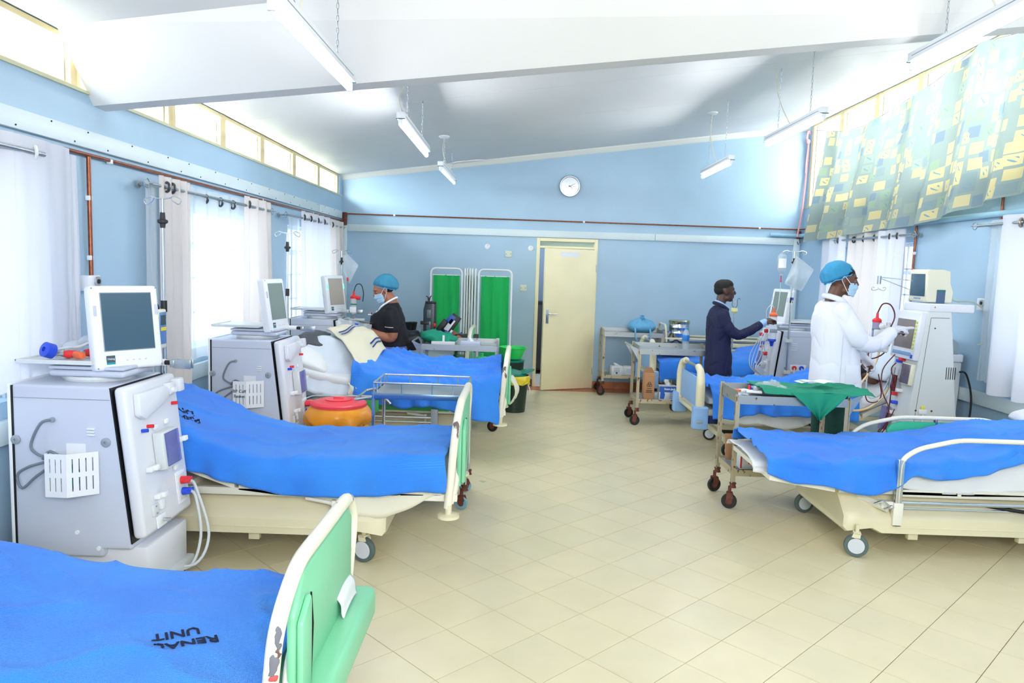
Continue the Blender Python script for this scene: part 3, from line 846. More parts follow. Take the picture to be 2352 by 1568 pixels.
curtain('sheer_curtain', 'sheer curtain strip at left edge of the farthest left window', XC-.02, 7.72, 8.1, 2.14, .9, 2, .02, M_SHEER, 1, seed=9)
curtain('eyelet_curtain', 'white eyelet curtain drawn across the farthest left window', XC, 8.1, 9.3, 2.22, .9, 4.5, .04, M_CURT, 1, [8.16, 8.42, 8.72, 9.0], seed=10)
curtain('eyelet_curtain', 'ivory curtain end folded by the far left corner', XC, 9.28, 10.0, 2.21, .9, 3.5, .035, M_CURTC, 1, [9.4], seed=11)
XC2 = XR-.13
rod('steel curtain rod above curtain behind the man in white coat', XC2, 7.3, 9.0, 2.125)
curtain('eyelet_curtain', 'white curtain left portion behind the doctor by back corner', XC2, 8.75, 9.42, 2.19, .95, 3, .035, M_CURT, -1, [8.93], seed=12)
curtain('eyelet_curtain', 'ivory curtain middle portion behind the doctor, eyelets showing', XC2+.03, 7.95, 8.75, 2.19, .95, 4, .03, M_CURTC, -1, [8.1, 8.35, 8.6], seed=13)
curtain('eyelet_curtain', 'white curtain gathered behind the cream machine, at pipe', XC2, 7.42, 7.95, 2.19, .9, 3, .045, M_CURT, -1, [7.55, 7.7], seed=14)
rod('steel curtain rod of the nearest right window', XC2, 3.2, 6.26, 2.15)
curtain('eyelet_curtain', 'long white crinkled curtain at right edge with one eyelet', XC2, 3.3, 5.95, 2.215, .80, 9, .04, M_CURT, -1, [5.72], mat('brown_eyelet', (150, 138, 124), .3, .5), seed=15)
curtain('sheer_curtain', 'narrow lace edged sheer curtain by the right wall outlet', XC2+.03, 5.93, 6.13, 2.19, .88, 2, .015, M_SHEER, -1, seed=16)
# patterned curtain on a slack string
ct = thing('patterned_curtain', 'yellow and teal block patterned curtain slung across upper windows', 'curtain', (XR-.09, 6.8, 2.3))
TY = [4.0, 5.2, 5.95, 6.5, 7.15, 7.94, 8.6, 9.1, 9.62]; TZ = [3.62, 3.60, 3.62, 3.70, 3.55, 3.45, 3.40, 3.42, 3.53]
BY = [4.0, 5.0, 5.77, 6.6, 7.09, 7.6, 8.4, 9.2, 9.83]; BZ = [2.45, 2.42, 2.36, 2.27, 2.20, 2.20, 2.18, 2.15, 2.14]
def cf(u, v):
    yt = 4.0+(9.62-4.0)*u; yb = 4.0+(9.84-4.0)*u
    zt = interp(yt, TY, TZ); zb = interp(yb, BY, BZ)
    y = yt+(yb-yt)*v; z = zt+(zb-zt)*v
    ph = u*11*2*PI+2.2*nz(u*6, 3)
    a = .062*(.3+.7*v)*(1+.7*nz(u*7, v))
    sw = math.sin(ph); sw = math.copysign(abs(sw)**.7, sw)
    return (a*sw-.10*v+.02*nz(u*20, v*4), y-6.8+.03*math.sin(ph*2)*v, z-2.3+.012*math.sin(ph)*v)
g = G(); g.grid(cf, 220, 26, uv=(5.7, 1.3)); g.obj('cloth', M_PATTERN, ct, ang=180)
G().tube([(0.0, y-6.8, interp(y, TY, TZ)-2.3+.004) for y in [4.0+i*.1 for i in range(57)]]+[(.0, 10.3-6.8, 3.66-2.3)], .004, 5).obj('string', M_GREYP, ct)

# ============================================================ beds
def caster(parent, x, y, r=.07, w=.03, rz=0., tyre=None, disc=None, fork=None, top=.16, name='caster', dr=.74):
    m = Matrix.Translation((x, y, 0)) @ Matrix.Rotation(rz, 4, 'Z')
    g = G(); g.cyl((0, 0, r*1.9), (0, 0, top), .012)
    for s in (-1, 1):
        g.prism([(-.018, r*(1.75 if dr > .6 else .85)), (.012, r*(1.75 if dr > .6 else .8)), (.03, r*(1.8 if dr > .6 else 1.6)), (.02, r*2.2), (-.02, r*2.2)], 'y', s*(w/2+.004), s*(w/2+.010))
    g.box(-.022, .022, -w/2-.010, w/2+.010, r*2.05, r*2.22, .004)
    for v in g.bm.verts: v.co = m @ v.co
    o = g.obj(name, fork or M_CREAM, parent)
    mm = m @ Matrix.Rotation(PI/2, 4, 'X')
    z = r
    pr = [(r*dr*.97, -w/2), (r*.95, -w/2), (r, -w*.25), (r, w*.25), (r*.95, w/2), (r*dr*.97, w/2)]
    G().lathe(pr+[pr[0]], n=28, m=m @ Matrix.Translation((0, 0, r)) @ Matrix.Rotation(PI/2, 4, 'X')).obj('tyre', tyre or M_DGREY, o)
    G().lathe([(0, -w/2-.002), (r*dr*.9, -w/2-.001), (r*dr, -w/2+.004), (r*dr, w/2-.004), (r*dr*.9, w/2+.001), (0, w/2+.002)], n=28, m=m @ Matrix.Translation((0, 0, r)) @ Matrix.Rotation(PI/2, 4, 'X')).obj('wheel_disc', disc or M_WHITE, o)
    return o
M_TYREG = mat('grey_green_tyre', (86, 104, 104), .5)
M_DISC = mat('pale_wheel_disc', (208, 214, 224), .4)
def base_cover(t, L=1.5, W=.86, foot=.75, z0=.15, z1=.27, z2=.375, head=None):
    """moulded plastic cover over the lifting frame, foot end at +x"""
    h = W/2
    def ring(x, k, za, dz):
        return [(x, -h*k, za), (x, -h*k-.0, z1-.03*dz), (x, -h*k+.03, z1), (x, -h*k+.13, z2), (x, h*k-.13, z2), (x, h*k-.03, z1), (x, h*k, z1-.03*dz), (x, h*k, za), (x, h*k-.03, za-.012), (x, -h*k+.03, za-.012)]
    head = head or foot
    rs = [ring(-head, .97, z0, 1), ring(-head+.03, 1, z0, 1), ring(foot-.22, 1, z0, 1), ring(foot-.16, 1, z0+.03, 1), ring(foot-.10, .99, z0+.02, 1), ring(foot-.02, .95, z0-.0, 1), ring(foot, .90, z0+.02, 1)]
    g = G(); g.rings(rs); o = g.obj('base_cover', M_CREAM, t, ang=35)
    G().box(-foot+.1, foot-.3, -h-.004, -h+.002, z0+.035, z0+.045, .002).box(-foot+.1, foot-.3, h-.002, h+.004, z0+.035, z0+.045, .002).obj('moulded_rib', M_CREAM, o)
    for s in (-1, 1):
        for x in (-foot*.4, foot*.45):
            G().box(x-.03, x+.03, s*(h-.07)-.02, s*(h-.07)+.02, z0-.055, z0-.01, .003).obj('jacking_foot', M_CREAM, t)
    return o
def deck(t, prof, W, m=None, thick=.04, name='deck_section'):
    """prof: list of (x,z) hinge points from head to foot"""
    for (xa, za), (xb, zb) in zip(prof, prof[1:]):
        d = Vector((xb-xa, 0, zb-za)).normalized()*.012
        g = G(); h = W/2
        g.rings([[(xa+d.x, -h, za+d.z), (xa+d.x, h, za+d.z), (xa+d.x, h, za+d.z-thick), (xa+d.x, -h, za+d.z-thick)], [(xb-d.x, -h, zb-d.z), (xb-d.x, h, zb-d.z), (xb-d.x, h, zb-d.z-thick), (xb-d.x, -h, zb-d.z-thick)]])
        g.obj(name, m or M_FRAME, t, smooth=False)
def mattress(t, prof, W, th, m):
    """padded mattress following the profile"""
    P = [Vector((x, 0, z)) for x, z in prof]; P = catmull(P, 5)
    rs = []; h = W/2; k = len(P)
    for i, p in enumerate(P):
        e = .6 if i in (0, k-1) else (.92 if i in (1, k-2) else 1)
        n = 20; ring = []
        for j in range(n):
            a = 2*PI*j/n; cx, sx = math.cos(a), math.sin(a)
            y = h*(abs(cx)**.3)*math.copysign(1, cx); z = th/2*(abs(sx)**.45)*math.copysign(1, sx)*e
            ring.append((p.x, y*(1-(1-e)*.06), p.z+th/2+z))
        rs.append(ring)
    g = G(); g.rings(rs); return g.obj('mattress', m, t, ang=60)
def footboard_arch(t, x, W, zt, zb=.40, lean=0., tube_r=.0225, panel=M_GREENP, flap=True, disc=True):
    h = W/2
    pts = [(x-.05, -h+.005, zb), (x-.015, -h, zt-.12), (x, -h+.13, zt), (x+.005, h-.10, zt), (x+.0, h, zt-.10), (x-.03, h, zb)]
    o = G().tube(rbend(pts, .11, 7), tube_r, 12).obj('footboard_tube', M_TUBE, t)
    G().tube(rbend([(x-.035, -h+.02, zb+.02), (x-.01, -h+.07, zb+.12), (x-.012, -h+.12, zb+.24), (x-.012, h-.0, zb+.27)], .05, 4), tube_r*.72, 10).obj('lower_hoop', M_TUBE, o)
    g = G()
    g.prism([(-h+.075, zb+.10), (-h+.075, zt-.13), (-h+.16, zt-.035), (h-.13, zt-.035), (h-.075, zt-.075), (h-.075, zb+.14), (h-.2, zb+.05)], 'x', x-.012, x+.014, .009)
    p = g.obj('footboard_panel', panel, t)
    if flap:
        G().prism([(-h+.08, zb+.12), (-h+.08, zt-.15), (-h+.17, zt-.10), (-h+.17, zb+.10)], 'x', x+.014, x+.036, .01).obj('panel_flap', panel, p)
        G().tube([(x+.03, -h+.172, zt-.10), (x+.034, -h+.178, zb+.3), (x+.03, -h+.165, zb+.08)], .003, 6).obj('zip_line', M_BLACK, p)
    if disc:
        for s in (-1, 1):
            G().lathe([(.018, .0), (.018, -.05), (.06, -.055), (.062, -.07), (.03, -.075), (0, -.076)], c=(x-.045, s*h, zb+.02), n=20).obj('bumper_disc', M_CREAM, t)
    return o
def crank(t, x, y, z):
    o = G().tube([(x-.16, y+.02, z), (x, y, z-.02)], .012, 8).box(x-.012, x+.012, y-.018, y+.012, z-.12, z+.0, .005).obj('release_lever', M_FRAME, t)
    G().ball((x+.012, y-.012, z-.10), .028, .02, .024, 10, 6).obj('lever_knob', mat('ivory_knob', (236, 228, 178), .4), o)

def bed_left(label, x, y, zt, prof, W=.86, fbx=None, fbz=None, mat_m=M_GREENM, foot=.75, seat=False, disc=True, wheel='c'):
    """dialysis bed with head at the left wall; origin under its middle"""
    t = thing('hospital_bed', label, 'bed', (x, y, 0), 0)
    base_cover(t, W=W+.02, foot=foot, head=.92, z0=.175, z1=.29, z2=.385)
    for sx in (-1, 1):
        for sy in (-1, 1):
            caster(t, (foot-.13) if sx > 0 else -.80, sy*(W/2-.07), .072, .034, rz=.4*sy, tyre=M_TYREG, disc=M_DISC, top=.2)
    for sx in (-.45, .45): G().box(sx-.05, sx+.05, -.16, .16, .34, zt-.14, .01).box(sx-.03, sx+.03, -.12, .12, .3, zt-.12).obj('lift_column', M_FRAME, t)
    for s in (-1, 1): G().box(-foot-.1, (fbx or foot)-.0, s*(W/2-.04)-.02, s*(W/2-.04)+.02, zt-.17, zt-.13, .004).obj('side_rail_beam', M_FRAME, t)
    for xx in (-foot-.08, (fbx or foot)-.03): G().box(xx-.02, xx+.02, -W/2+.04, W/2-.04, zt-.17, zt-.13, .004).obj('cross_member', M_FRAME, t)
    deck(t, [(a, b-.02) for a, b in prof], W-.04)
    mattress(t, prof, W-.02, .10, mat_m)
    if fbx is not None:
        footboard_arch(t, fbx, W, fbz, zb=zt-.20, disc=disc)
    crank(t, .25, -W/2-.01, zt-.17)
    return t
# bed nearest the camera
b1 = bed_left('nearest left bed with chipped cream footboard and green footrest pad', -1.42, 2.27, .55, [(-.9, .56), (-.45, .46), (0, .415), (.8, .39)], .84, fbx=.83, fbz=.845, mat_m=M_GREENP)
g = G(); g.box(.79, .925, -.40, .42, .355, .475, .03, 4); g.obj('footrest_pad', M_GREENP, b1)
G().box(.5, .9, -.2, .2, .37, .40, .004).obj('footrest_bracket', M_FRAME, b1)
for k, (z, a, w_, h_, m_) in enumerate(((.50, .2, .012, .035, 'chip_brown'), (.555, -.1, .009, .018, 'chip_red'), (.59, .1, .012, .016, 'chip_red'), (.63, .0, .015, .040, 'chip_grey'), (.70, .25, .011, .045, 'chip_grey'), (.66, .5, .010, .02, 'chip_brown'))):
    mm_ = mat(m_, {'chip_brown': (110, 84, 80), 'chip_red': (196, 84, 84), 'chip_grey': (116, 118, 132)}[m_], .6)
    w_ *= .75; h_ *= .8; zz = z; t_ = (zz-.35)/.375; xx = .83-.05+.035*t_; aa = R(-65)+a
    g = G(); g.ball((xx+.0195*math.cos(aa), -.42+.0195*math.sin(aa), zz), .0042, w_, h_, 14, 12, m=Matrix.Rotation(aa, 4, 'Z'))
    for v in g.bm.verts: v.co += Vector((-math.sin(aa), math.cos(aa), .8))*.012*nz(v.co.z*70, v.co.y*70, k)
    g.obj('paint_chip', mm_, b1)
b2 = bed_left('second left bed with green footboard flap and open black zip', -1.22, 4.38, .55, [(-.98, .69), (-.62, .58), (-.30, .47), (-.05, .445), (.85, .475)], .84, fbx=.925, fbz=.925, foot=.53, mat_m=M_SHEET)
b3 = bed_left('third left bed, under the sheet covered patient, with bright green mattress', -1.0, 6.66, .58, [(-.95, .72), (-.55, .62), (.0, .58), (.85, .60)], .84, fbx=.935, fbz=.93, foot=.6, mat_m=M_SHEET)
G().box(-.30, .30, -.40, .40, -.02, .0, .006, m=Matrix.Translation((-.62, 0, .585)) @ Matrix.Rotation(R(17), 4, 'Y')).obj('underside_panel', M_GREENM, b3)
G().box(-.40, .45, -.415, -.395, .43, .52, .008, 3).obj('green_side_pad', M_GREENM, b3)
b4 = bed_left('farthest left bed with grey sheet and green mattress end by folding screens', -1.45, 8.78, .55, [(-.9, .62), (-.5, .52), (.85, .50)], .84, fbx=.93, fbz=.95, foot=.6, mat_m=M_GREENM)
# bed 3 side rail lying low on the camera side
o = G().tube(rbend([(-.78, -.50, .50), (-.70, -.50, .545), (-.10, -.50, .56), (-.04, -.50, .50)], .06, 5), .014, 10).obj('side_rail', M_CHROME, b3)
G().box(-.66, -.14, -.505, -.49, .42, .53, .007, 3).obj('rail_pad', M_GREENM, o)
G().tube([(-.75, -.47, .385), (.33, -.47, .385)], .011, 8).tube([(-.75, -.47, .345), (.33, -.47, .345)], .008, 8).obj('lower_bar', M_CHROME, o)
G().box(.30, .36, -.49, -.45, .24, .46, .006).obj('rail_post', M_GREYP, o)

# right bed 1 (lowered, head at the right wall)
def side_rail(t, x0, x1, y, zb, zt, out, pad=None):
    o = G().tube(rbend([(x0, y, zb+.12), (x0, y, zt-.13), (x0+.1*(1 if x1 > x0 else -1), y, zt-.06), (x0+.34*(1 if x1 > x0 else -1), y, zt), (x1-.3*(1 if x1 > x0 else -1), y, zt), (x1, y, zt-.12), (x1, y, zb+.12)], .07, 6), .0145, 12).obj('side_rail', M_TUBE, t)
    for x in (x0, x1):
        G().box(x-.02, x+.02, y-.014, y+.014, zb, zt-.13, .004).obj('rail_post', M_CHROME, o)
        G().box(x-.022, x+.022, y-.016, y+.016, zb-.004, zb+.004).obj('post_foot', M_BLACK, o)
        G().box(x-.028, x+.03, y-.02, y+.02, zb, zb+.14, .004).obj('post_sleeve', M_FRAME, o)
    G().tube([(x0, y, zb+.14), (x1, y, zb+.14)], .012, 10).tube([(x0, y, zb+.105), (x1, y, zb+.105)], .006, 8).obj('lower_bar', M_CHROME, o)
    if pad:
        a, b = min(x0, x1)+.16, max(x0, x1)-.25
        G().prism([(a, zt-.10), (a+.03, zt-.05), (a+.1, zt-.03), (b-.1, zt-.03), (b-.03, zt-.05), (b, zt-.10), (b-.04, zt-.2), (a+.04, zt-.2)], 'y', y-.012, y+.012, .008).obj('rail_pad', pad, o)
        for x in ((a+b)/2-.12, (a+b)/2+.08): G().box(x-.008, x+.008, y-.016, y+.016, zt-.045, zt-.005, .003).obj('pad_clip', M_STEEL, o)
    return o
r1 = thing('hospital_bed', 'nearest right bed, low, with chrome side rails and cream base cover', 'bed', (2.85, 4.81, 0), PI)
base_cover(r1, W=.86, foot=.80, z0=.145, z1=.265, z2=.36)
for sx in (-1, 1):
    for sy in (-1, 1):
        caster(r1, sx*(.74), sy*.37+(.08 if sy > 0 and sx > 0 else 0), .07, .034, rz=-.35 if sy > 0 else .15, tyre=M_TYREG, disc=M_DISC, top=.2)
PR1 = [(-1.05, .52), (-.6, .45), (-.1, .43), (.9, .44), (1.25, .47)]
deck(r1, [(-1.05, .48), (-.55, .42), (.1, .405), (.85, .405), (1.28, .47)], .76, thick=.03)
mattress(r1, [(-1.05, .50), (-.5, .435), (.2, .42), (1.22, .46)], .71, .08, M_SHEET)
side_rail(r1, .50, -.95, .43, .20, .735, 1)
side_rail(r1, .42, -.85, -.425, .20, .705, -1, pad=M_GREEND)
for sx in (-.4, .4): G().box(sx-.05, sx+.05, -.16, .16, .3, .41, .01).obj('lift_column', M_FRAME, r1)
for s in (-1, 1): G().box(-1.0, .45, s*.36-.02, s*.36+.02, .36, .395, .003).obj('side_rail_beam', M_FRAME, r1)
o = G().box(.53, .60, .40, .44, .30, .345, .003).tube([(.78, .2, .36), (.56, .44, .30)], .022, 4).obj('rail_arm', M_FRAME, r1)
G().tube([(.66, .47, .34), (.62, .49, .36), (.58, .49, .33), (.6, .47, .31)], .006, 6, smooth=4).ball((.56, .48, .325), .016, .012, .012, 8, 6).obj('rail_latch', M_CHROME, o)
G().tube([(-.05, .40, .33), (-.25, .44, .31), (-.6, .46, .29), (-.8, .46, .25)], .012, 8, smooth=4).obj('black_cable', M_BLACK, r1)

# beds with moulded blue and cream footboards
def bed_blue(label, x, y, zt, zf):
    t = thing('hospital_bed', label, 'bed', (x, y, 0), PI)
    W = .84; h = W/2; F = 1.0
    G().box(-.9, F, -h+.03, -h+.07, zt-.17, zt-.13, .004).box(-.9, F, h-.07, h-.03, zt-.17, zt-.13, .004).box(F-.05, F-.01, -h+.07, h-.07, zt-.17, zt-.13, .004).obj('frame', M_CREAM, t)
    deck(t, [(-1.0, zt+.16), (-.45, zt-.11), (.1, zt-.11), (.95, zt-.11)], W-.02)
    mattress(t, [(-1.0, zt+.17), (-.45, zt-.10), (.1, zt-.09), (.93, zt-.09)], W-.03, .10, M_SHEET)
    for s in (-1, 1):
        G().tube([(.45, s*.3, zt-.15), (-.1, s*.3, .12)], .022, 6).tube([(-.45, s*.3, zt-.15), (.1, s*.3, .12)], .022, 6).obj('lift_arm', M_CREAM, t)
    G().box(-.75, .75, -.33, -.28, .12, .17, .006).box(-.75, .75, .28, .33, .12, .17, .006).box(-.75, -.7, -.28, .28, .12, .17, .006).box(.7, .75, -.28, .28, .12, .17, .006).obj('base_frame', M_CREAM, t)
    for sx in (-1, 1):
        for sy in (-1, 1): caster(t, sx*.72, sy*.33, .065, .03, rz=.3*sx*sy, tyre=M_BLACK, disc=M_DISC, top=.14)
    # footboard: two moulded posts, blue panel, steel bar, corner bumpers
    zb = zt-.13
    fb = G().prism([(-h+.06, zb+.02), (-h+.06, zf-.10), (h-.06, zf-.10), (h-.06, zb+.02)], 'x', F+.005, F+.030, .006).obj('footboard_panel', M_R2BLUE, t)
    for s in (-1, 1):
        pts = [(F+.02, s*(h-.01), zb-.02), (F+.025, s*(h-.01), zf-.12), (F+.02, s*(h-.05), zf-.03), (F+.015, s*(h-.17), zf)]
        G().tube(rbend([Vector(p) for p in pts], .10, 5), [.042, .032], 10).obj('footboard_post', M_CREAM, fb)
        G().box(F-.05, F+.09, s*h-.045, s*h+.045, zb-.16, zb+.05, .018, 3).obj('corner_bumper', M_R2BLUE, t)
        G().box(F+.0, F+.06, s*h+s*.045-.006, s*h+s*.045+.008, zb-.10, zb-.075, .004).obj('bumper_slot', M_GREYP, t)
    G().tube([(F+.015, -h+.17, zf-.005), (F+.015, h-.17, zf-.005)], .014, 10).obj('footboard_bar', M_STEEL, fb)
    G().box(F-.04, F+.04, -h+.05, h-.05, zb-.05, zb-.01, .006).obj('foot_crossbar', M_CREAM, t)
    return t
r2 = bed_blue('right bed with blue panelled footboard in front of the doctor', 2.72, 7.06, .56, .82)
r3 = bed_blue('farthest right bed with blue footboard behind the steel trolleys', 2.68, 9.22, .58, .84)

# ============================================================ blankets
class Drape:
    """cloth lying over a bed: keys (x, near hem z, near y, top near z, top far z, far y, far hem z)"""
    def __init__(s, keys, nx=90, ny=54, seed=0, amp=.012, fold=.022, bump=None, edge=.04, hem=.01, diag=0.):
        s.k = keys; s.nx, s.ny, s.seed, s.amp, s.fold, s.bump, s.edge, s.hem, s.diag = nx, ny, seed, amp, fold, bump, edge, hem, diag
        s.xs = [k[0] for k in keys]; s.P = [[s.pt(i/nx, j/ny) for j in range(ny+1)] for i in range(nx+1)]
    def kv(s, x, i):
        ys = [k[i] for k in s.k]
        return interp(x, s.xs, ys)
    def pt(s, u, v):
        x = s.xs[0]+(s.xs[-1]-s.xs[0])*u
        d = .03; f = lambda i: (s.kv(x-d, i)+s.kv(x, i)*2+s.kv(x+d, i))/4
        hn, yn, zn, zf, yf, hf = [f(i) for i in range(1, 7)]
        e = s.edge
        prof = [Vector((0, yn-.012, hn)), Vector((0, yn-.01, (hn+zn)/2)), Vector((0, yn, zn-e)), Vector((0, yn+e*.3, zn-e*.25)), Vector((0, yn+e, zn)),
                Vector((0, (yn+yf)/2, (zn+zf)/2+.008)), Vector((0, yf-e, zf)), Vector((0, yf-e*.3, zf-e*.25)), Vector((0, yf, zf-e)), Vector((0, yf+.01, hf))]
        L = [0]
        for a, b in zip(prof, prof[1:]): L.append(L[-1]+(b-a).length)
        q = v*L[-1]; k = 0
        while k < len(L)-2 and L[k+1] < q: k += 1
        t = (q-L[k])/max(1e-6, L[k+1]-L[k]); p = prof[k].lerp(prof[k+1], t)
        y, z = p.y, p.z
        hang = 0.
        if z < zn-e and y < (yn+yf)/2: hang = min(1, (zn-e-z)/max(.05, zn-e-hn)); sg = -1
        elif z < zf-e and y > (yn+yf)/2: hang = min(1, (zf-e-z)/max(.05, zf-e-hf)); sg = 1
        sd = s.seed*7.3
        wv = 1-abs(nz(x*2.6+sd+s.diag*y*3, y*3.4+sd, z)*2.4); wv = max(0, wv)**5
        wv += .5*max(0, 1-abs(nz(x*4.6+sd+s.diag*y*4, y*4+sd*2, z)*2.8))**4
        n1 = nz(x*2+sd, y*2.6, z*2)*1.2+nz(x*6+sd, y*7, z*5)*.45
        if hang > 0:
            ff = (math.sin(x*21+sd+2.5*nz(x*2.2, sd)*3)+.6*math.sin(x*37+sd*2))*.6
            y += sg*(s.fold*hang*(ff+.9)+.01*n1)
            z += s.hem*nz(x*4+sd, 1.7)*2*hang
        else:
            z += s.amp*(n1*.7+wv*1.5)
            if s.bump: z += s.bump(x, y)
        if s.bump and hang == 0 and False: pass
        return Vector((x+.008*nz(y*6, z*6, sd)*2, y, z))
    def z(s, x, y):
        best = None; bd = 9
        for col in s.P[::2]:
            if abs(col[0].x-x) > .08: continue
            for p in col:
                d = (p.x-x)**2+(p.y-y)**2
                if d < bd: bd, best = d, p.z
        return best if best is not None else 0.
    def build(s, name, m, label, cat, uv=(4, 3), thick=.006, parent=None, group=None):
        x0 = s.xs[0]; c = Vector((sum(s.xs)/len(s.xs), (s.k[0][2]+s.k[0][5])/2, min(k[1] for k in s.k)))
        g = G(); nx, ny = s.nx, s.ny
        g.grid(lambda u, v: s.P[round(u*nx)][round(v*ny)]-c, nx, ny, uv=uv)
        o = g.obj(name, m, None, ang=180); o.location = c
        md = o.modifiers.new('thickness', 'SOLIDIFY'); md.thickness = thick; md.offset = 1
        if label: tag(o, label, cat, group)
        s.o = o; s.c = c
        return o
# keys: x, near hem z, near y, near top z, far top z, far y, far hem z
D1 = Drape([(-2.38, .40, 1.80, .74, .72, 2.68, .52), (-2.0, .36, 1.80, .645, .622, 2.68, .46), (-1.79, .35, 1.80, .61, .592, 2.68, .44), (-1.66, .34, 1.80, .58, .558, 2.68, .42), (-1.56, .34, 1.80, .56, .54, 2.68, .40), (-1.2, .33, 1.80, .55, .518, 2.68, .40), (-.86, .32, 1.80, .54, .502, 2.68, .38), (-.66, .30, 1.80, .53, .50, 2.68, .38)], seed=1, amp=.013, fold=.03, nx=120, ny=80, edge=.05, diag=.5)
o1 = D1.build('blanket', M_BLANKET, 'blue blanket with black lettering on the nearest left bed', 'blanket', (4.5, 2.6))
M_FLATINK = mat('blanket_ink', (10, 24, 60), .9)
tt = text('RENAL', .058, M_FLATINK, o1, frame((-.945, 2.085, 0), (-.85, -.5, 0), (.5, -.85, 0)), 'stamped_word', .0008, zfun=lambda x, y: D1.z(x, y)+.009, bold=.0012)
for v in tt.data.vertices: v.co -= D1.c
tt = text('UNIT', .058, M_FLATINK, o1, frame((-1.0, 2.13, 0), (-.85, -.5, 0), (.5, -.85, 0)), 'stamped_word', .0008, zfun=lambda x, y: D1.z(x, y)+.009, bold=.0012)
for v in tt.data.vertices: v.co -= D1.c
D2 = Drape([(x, hn, 3.955, zt, zt, 4.80, min(.6, zt-.16)) for x, hn, zt in [(-2.24, 0.66, 0.885), (-2.12, 0.63, 0.842), (-2.0, 0.6, 0.815), (-1.92, 0.575, 0.78), (-1.83, 0.54, 0.735), (-1.715, 0.505, 0.682), (-1.57, 0.465, 0.638), (-1.43, 0.435, 0.6), (-1.28, 0.412, 0.59), (-1.15, 0.398, 0.595), (-0.8, 0.418, 0.615), (-0.36, 0.455, 0.632)]], seed=2, amp=.010, fold=.015, nx=130, ny=70)
o2 = D2.build('blanket', M_BLANKET, 'long smooth blue blanket on the second left bed', 'blanket', (5, 2.6))
for wd, dx, dy in (('RENAL', 0, 0), ('UNIT', -.04, .07)):
    tt = text(wd, .07, M_FLATINK, o2, frame((-1.90+dx, 4.14+dy, 0), (-.85, -.5, 0), (.5, -.85, 0)), 'stamped_word', .0008, zfun=lambda x, y: D2.z(x, y)+.008, bold=.003)
    for v in tt.data.vertices: v.co -= D2.c
def legs3(x, y):
    a = math.exp(-((y-6.62)/.16)**2)*.07*(1 if -1.3 < x < -.35 else 0)
    return a*min(1, max(0, (x+1.35)/.15))*min(1, max(0, (-.30-x)/.2))
D3 = Drape([(-1.40, .44, 6.22, .80, .93, 7.02, .6), (-1.28, .43, 6.22, .76, .90, 7.02, .6), (-1.05, .46, 6.22, .72, .83, 7.04, .6), (-.8, .47, 6.22, .70, .81, 7.04, .6), (-.5, .45, 6.22, .68, .76, 7.04, .6), (-.3, .40, 6.22, .70, .80, 7.04, .6), (-.12, .33, 6.24, .74, .86, 7.0, .6)], seed=3, amp=.028, fold=.045, nx=110, ny=66, hem=.03, diag=1.2, edge=.06)
D3.build('blanket', M_BLANKET, 'crumpled blue blanket over the patient on the third left bed', 'blanket', (3.6, 2.6))
def bodyr1(x, y):
    return .035*math.exp(-((y-4.95)/.22)**2)*min(1, max(0, (x-1.9)/.5))+.03*math.exp(-((x-3.15)/.20)**2-((y-5.1)/.25)**2)
DR1 = Drape([(1.56, .50, 4.42, .575, .60, 5.16, .53), (1.66, .47, 4.41, .575, .60, 5.17, .53), (1.85, .41, 4.405, .56, .585, 5.18, .52), (2.1, .395, 4.405, .56, .575, 5.19, .50), (2.33, .43, 4.405, .56, .565, 5.19, .50), (2.44, .51, 4.405, .565, .57, 5.19, .50), (2.63, .485, 4.42, .575, .575, 5.19, .51), (2.85, .52, 4.405, .60, .595, 5.19, .52), (3.08, .60, 4.44, .66, .63, 5.19, .54), (3.45, .66, 4.46, .74, .68, 5.19, .6)], seed=4, amp=.018, fold=.03, nx=130, ny=66, bump=bodyr1, diag=.3, hem=.02)
DR1.build('blanket', M_BLANKET, 'rumpled blue blanket on nearest right bed between side rails', 'blanket', (4.6, 2.6))
def bodyr2(x, y):
    return .085*math.exp(-((y-7.12)/.17)**2)*min(1, max(0, (x-1.95)/.7))+.03*math.exp(-((x-2.9)/.2)**2-((y-7.1)/.2)**2)
DR2 = Drape([(1.80, .36, 6.64, .62, .66, 7.46, .45), (1.95, .40, 6.62, .60, .62, 7.48, .45), (2.2, .42, 6.62, .58, .60, 7.48, .45), (2.5, .43, 6.62, .57, .60, 7.48, .45), (2.8, .44, 6.62, .60, .63, 7.48, .45), (3.12, .40, 6.62, .72, .72, 7.48, .5)], seed=5, amp=.032, fold=.035, nx=110, ny=66, bump=bodyr2, diag=1.4, hem=.02)
DR2.build('blanket', M_BLANKET, 'crumpled blue blanket behind the blue footboard, over a patient', 'blanket', (3, 2.6))
DR3 = Drape([(1.74, .38, 8.80, .60, .64, 9.62, .45), (1.9, .42, 8.80, .62, .62, 9.62, .45), (2.3, .45, 8.80, .63, .64, 9.62, .45), (2.8, .48, 8.80, .66, .70, 9.62, .45), (3.2, .55, 8.80, .76, .80, 9.62, .5)], seed=6, amp=.01, fold=.02, nx=80, ny=50, hem=.02)
DR3.build('blanket', M_BLANKET, 'blue blanket on farthest right bed under the trolleys', 'blanket', (3.2, 2.6))

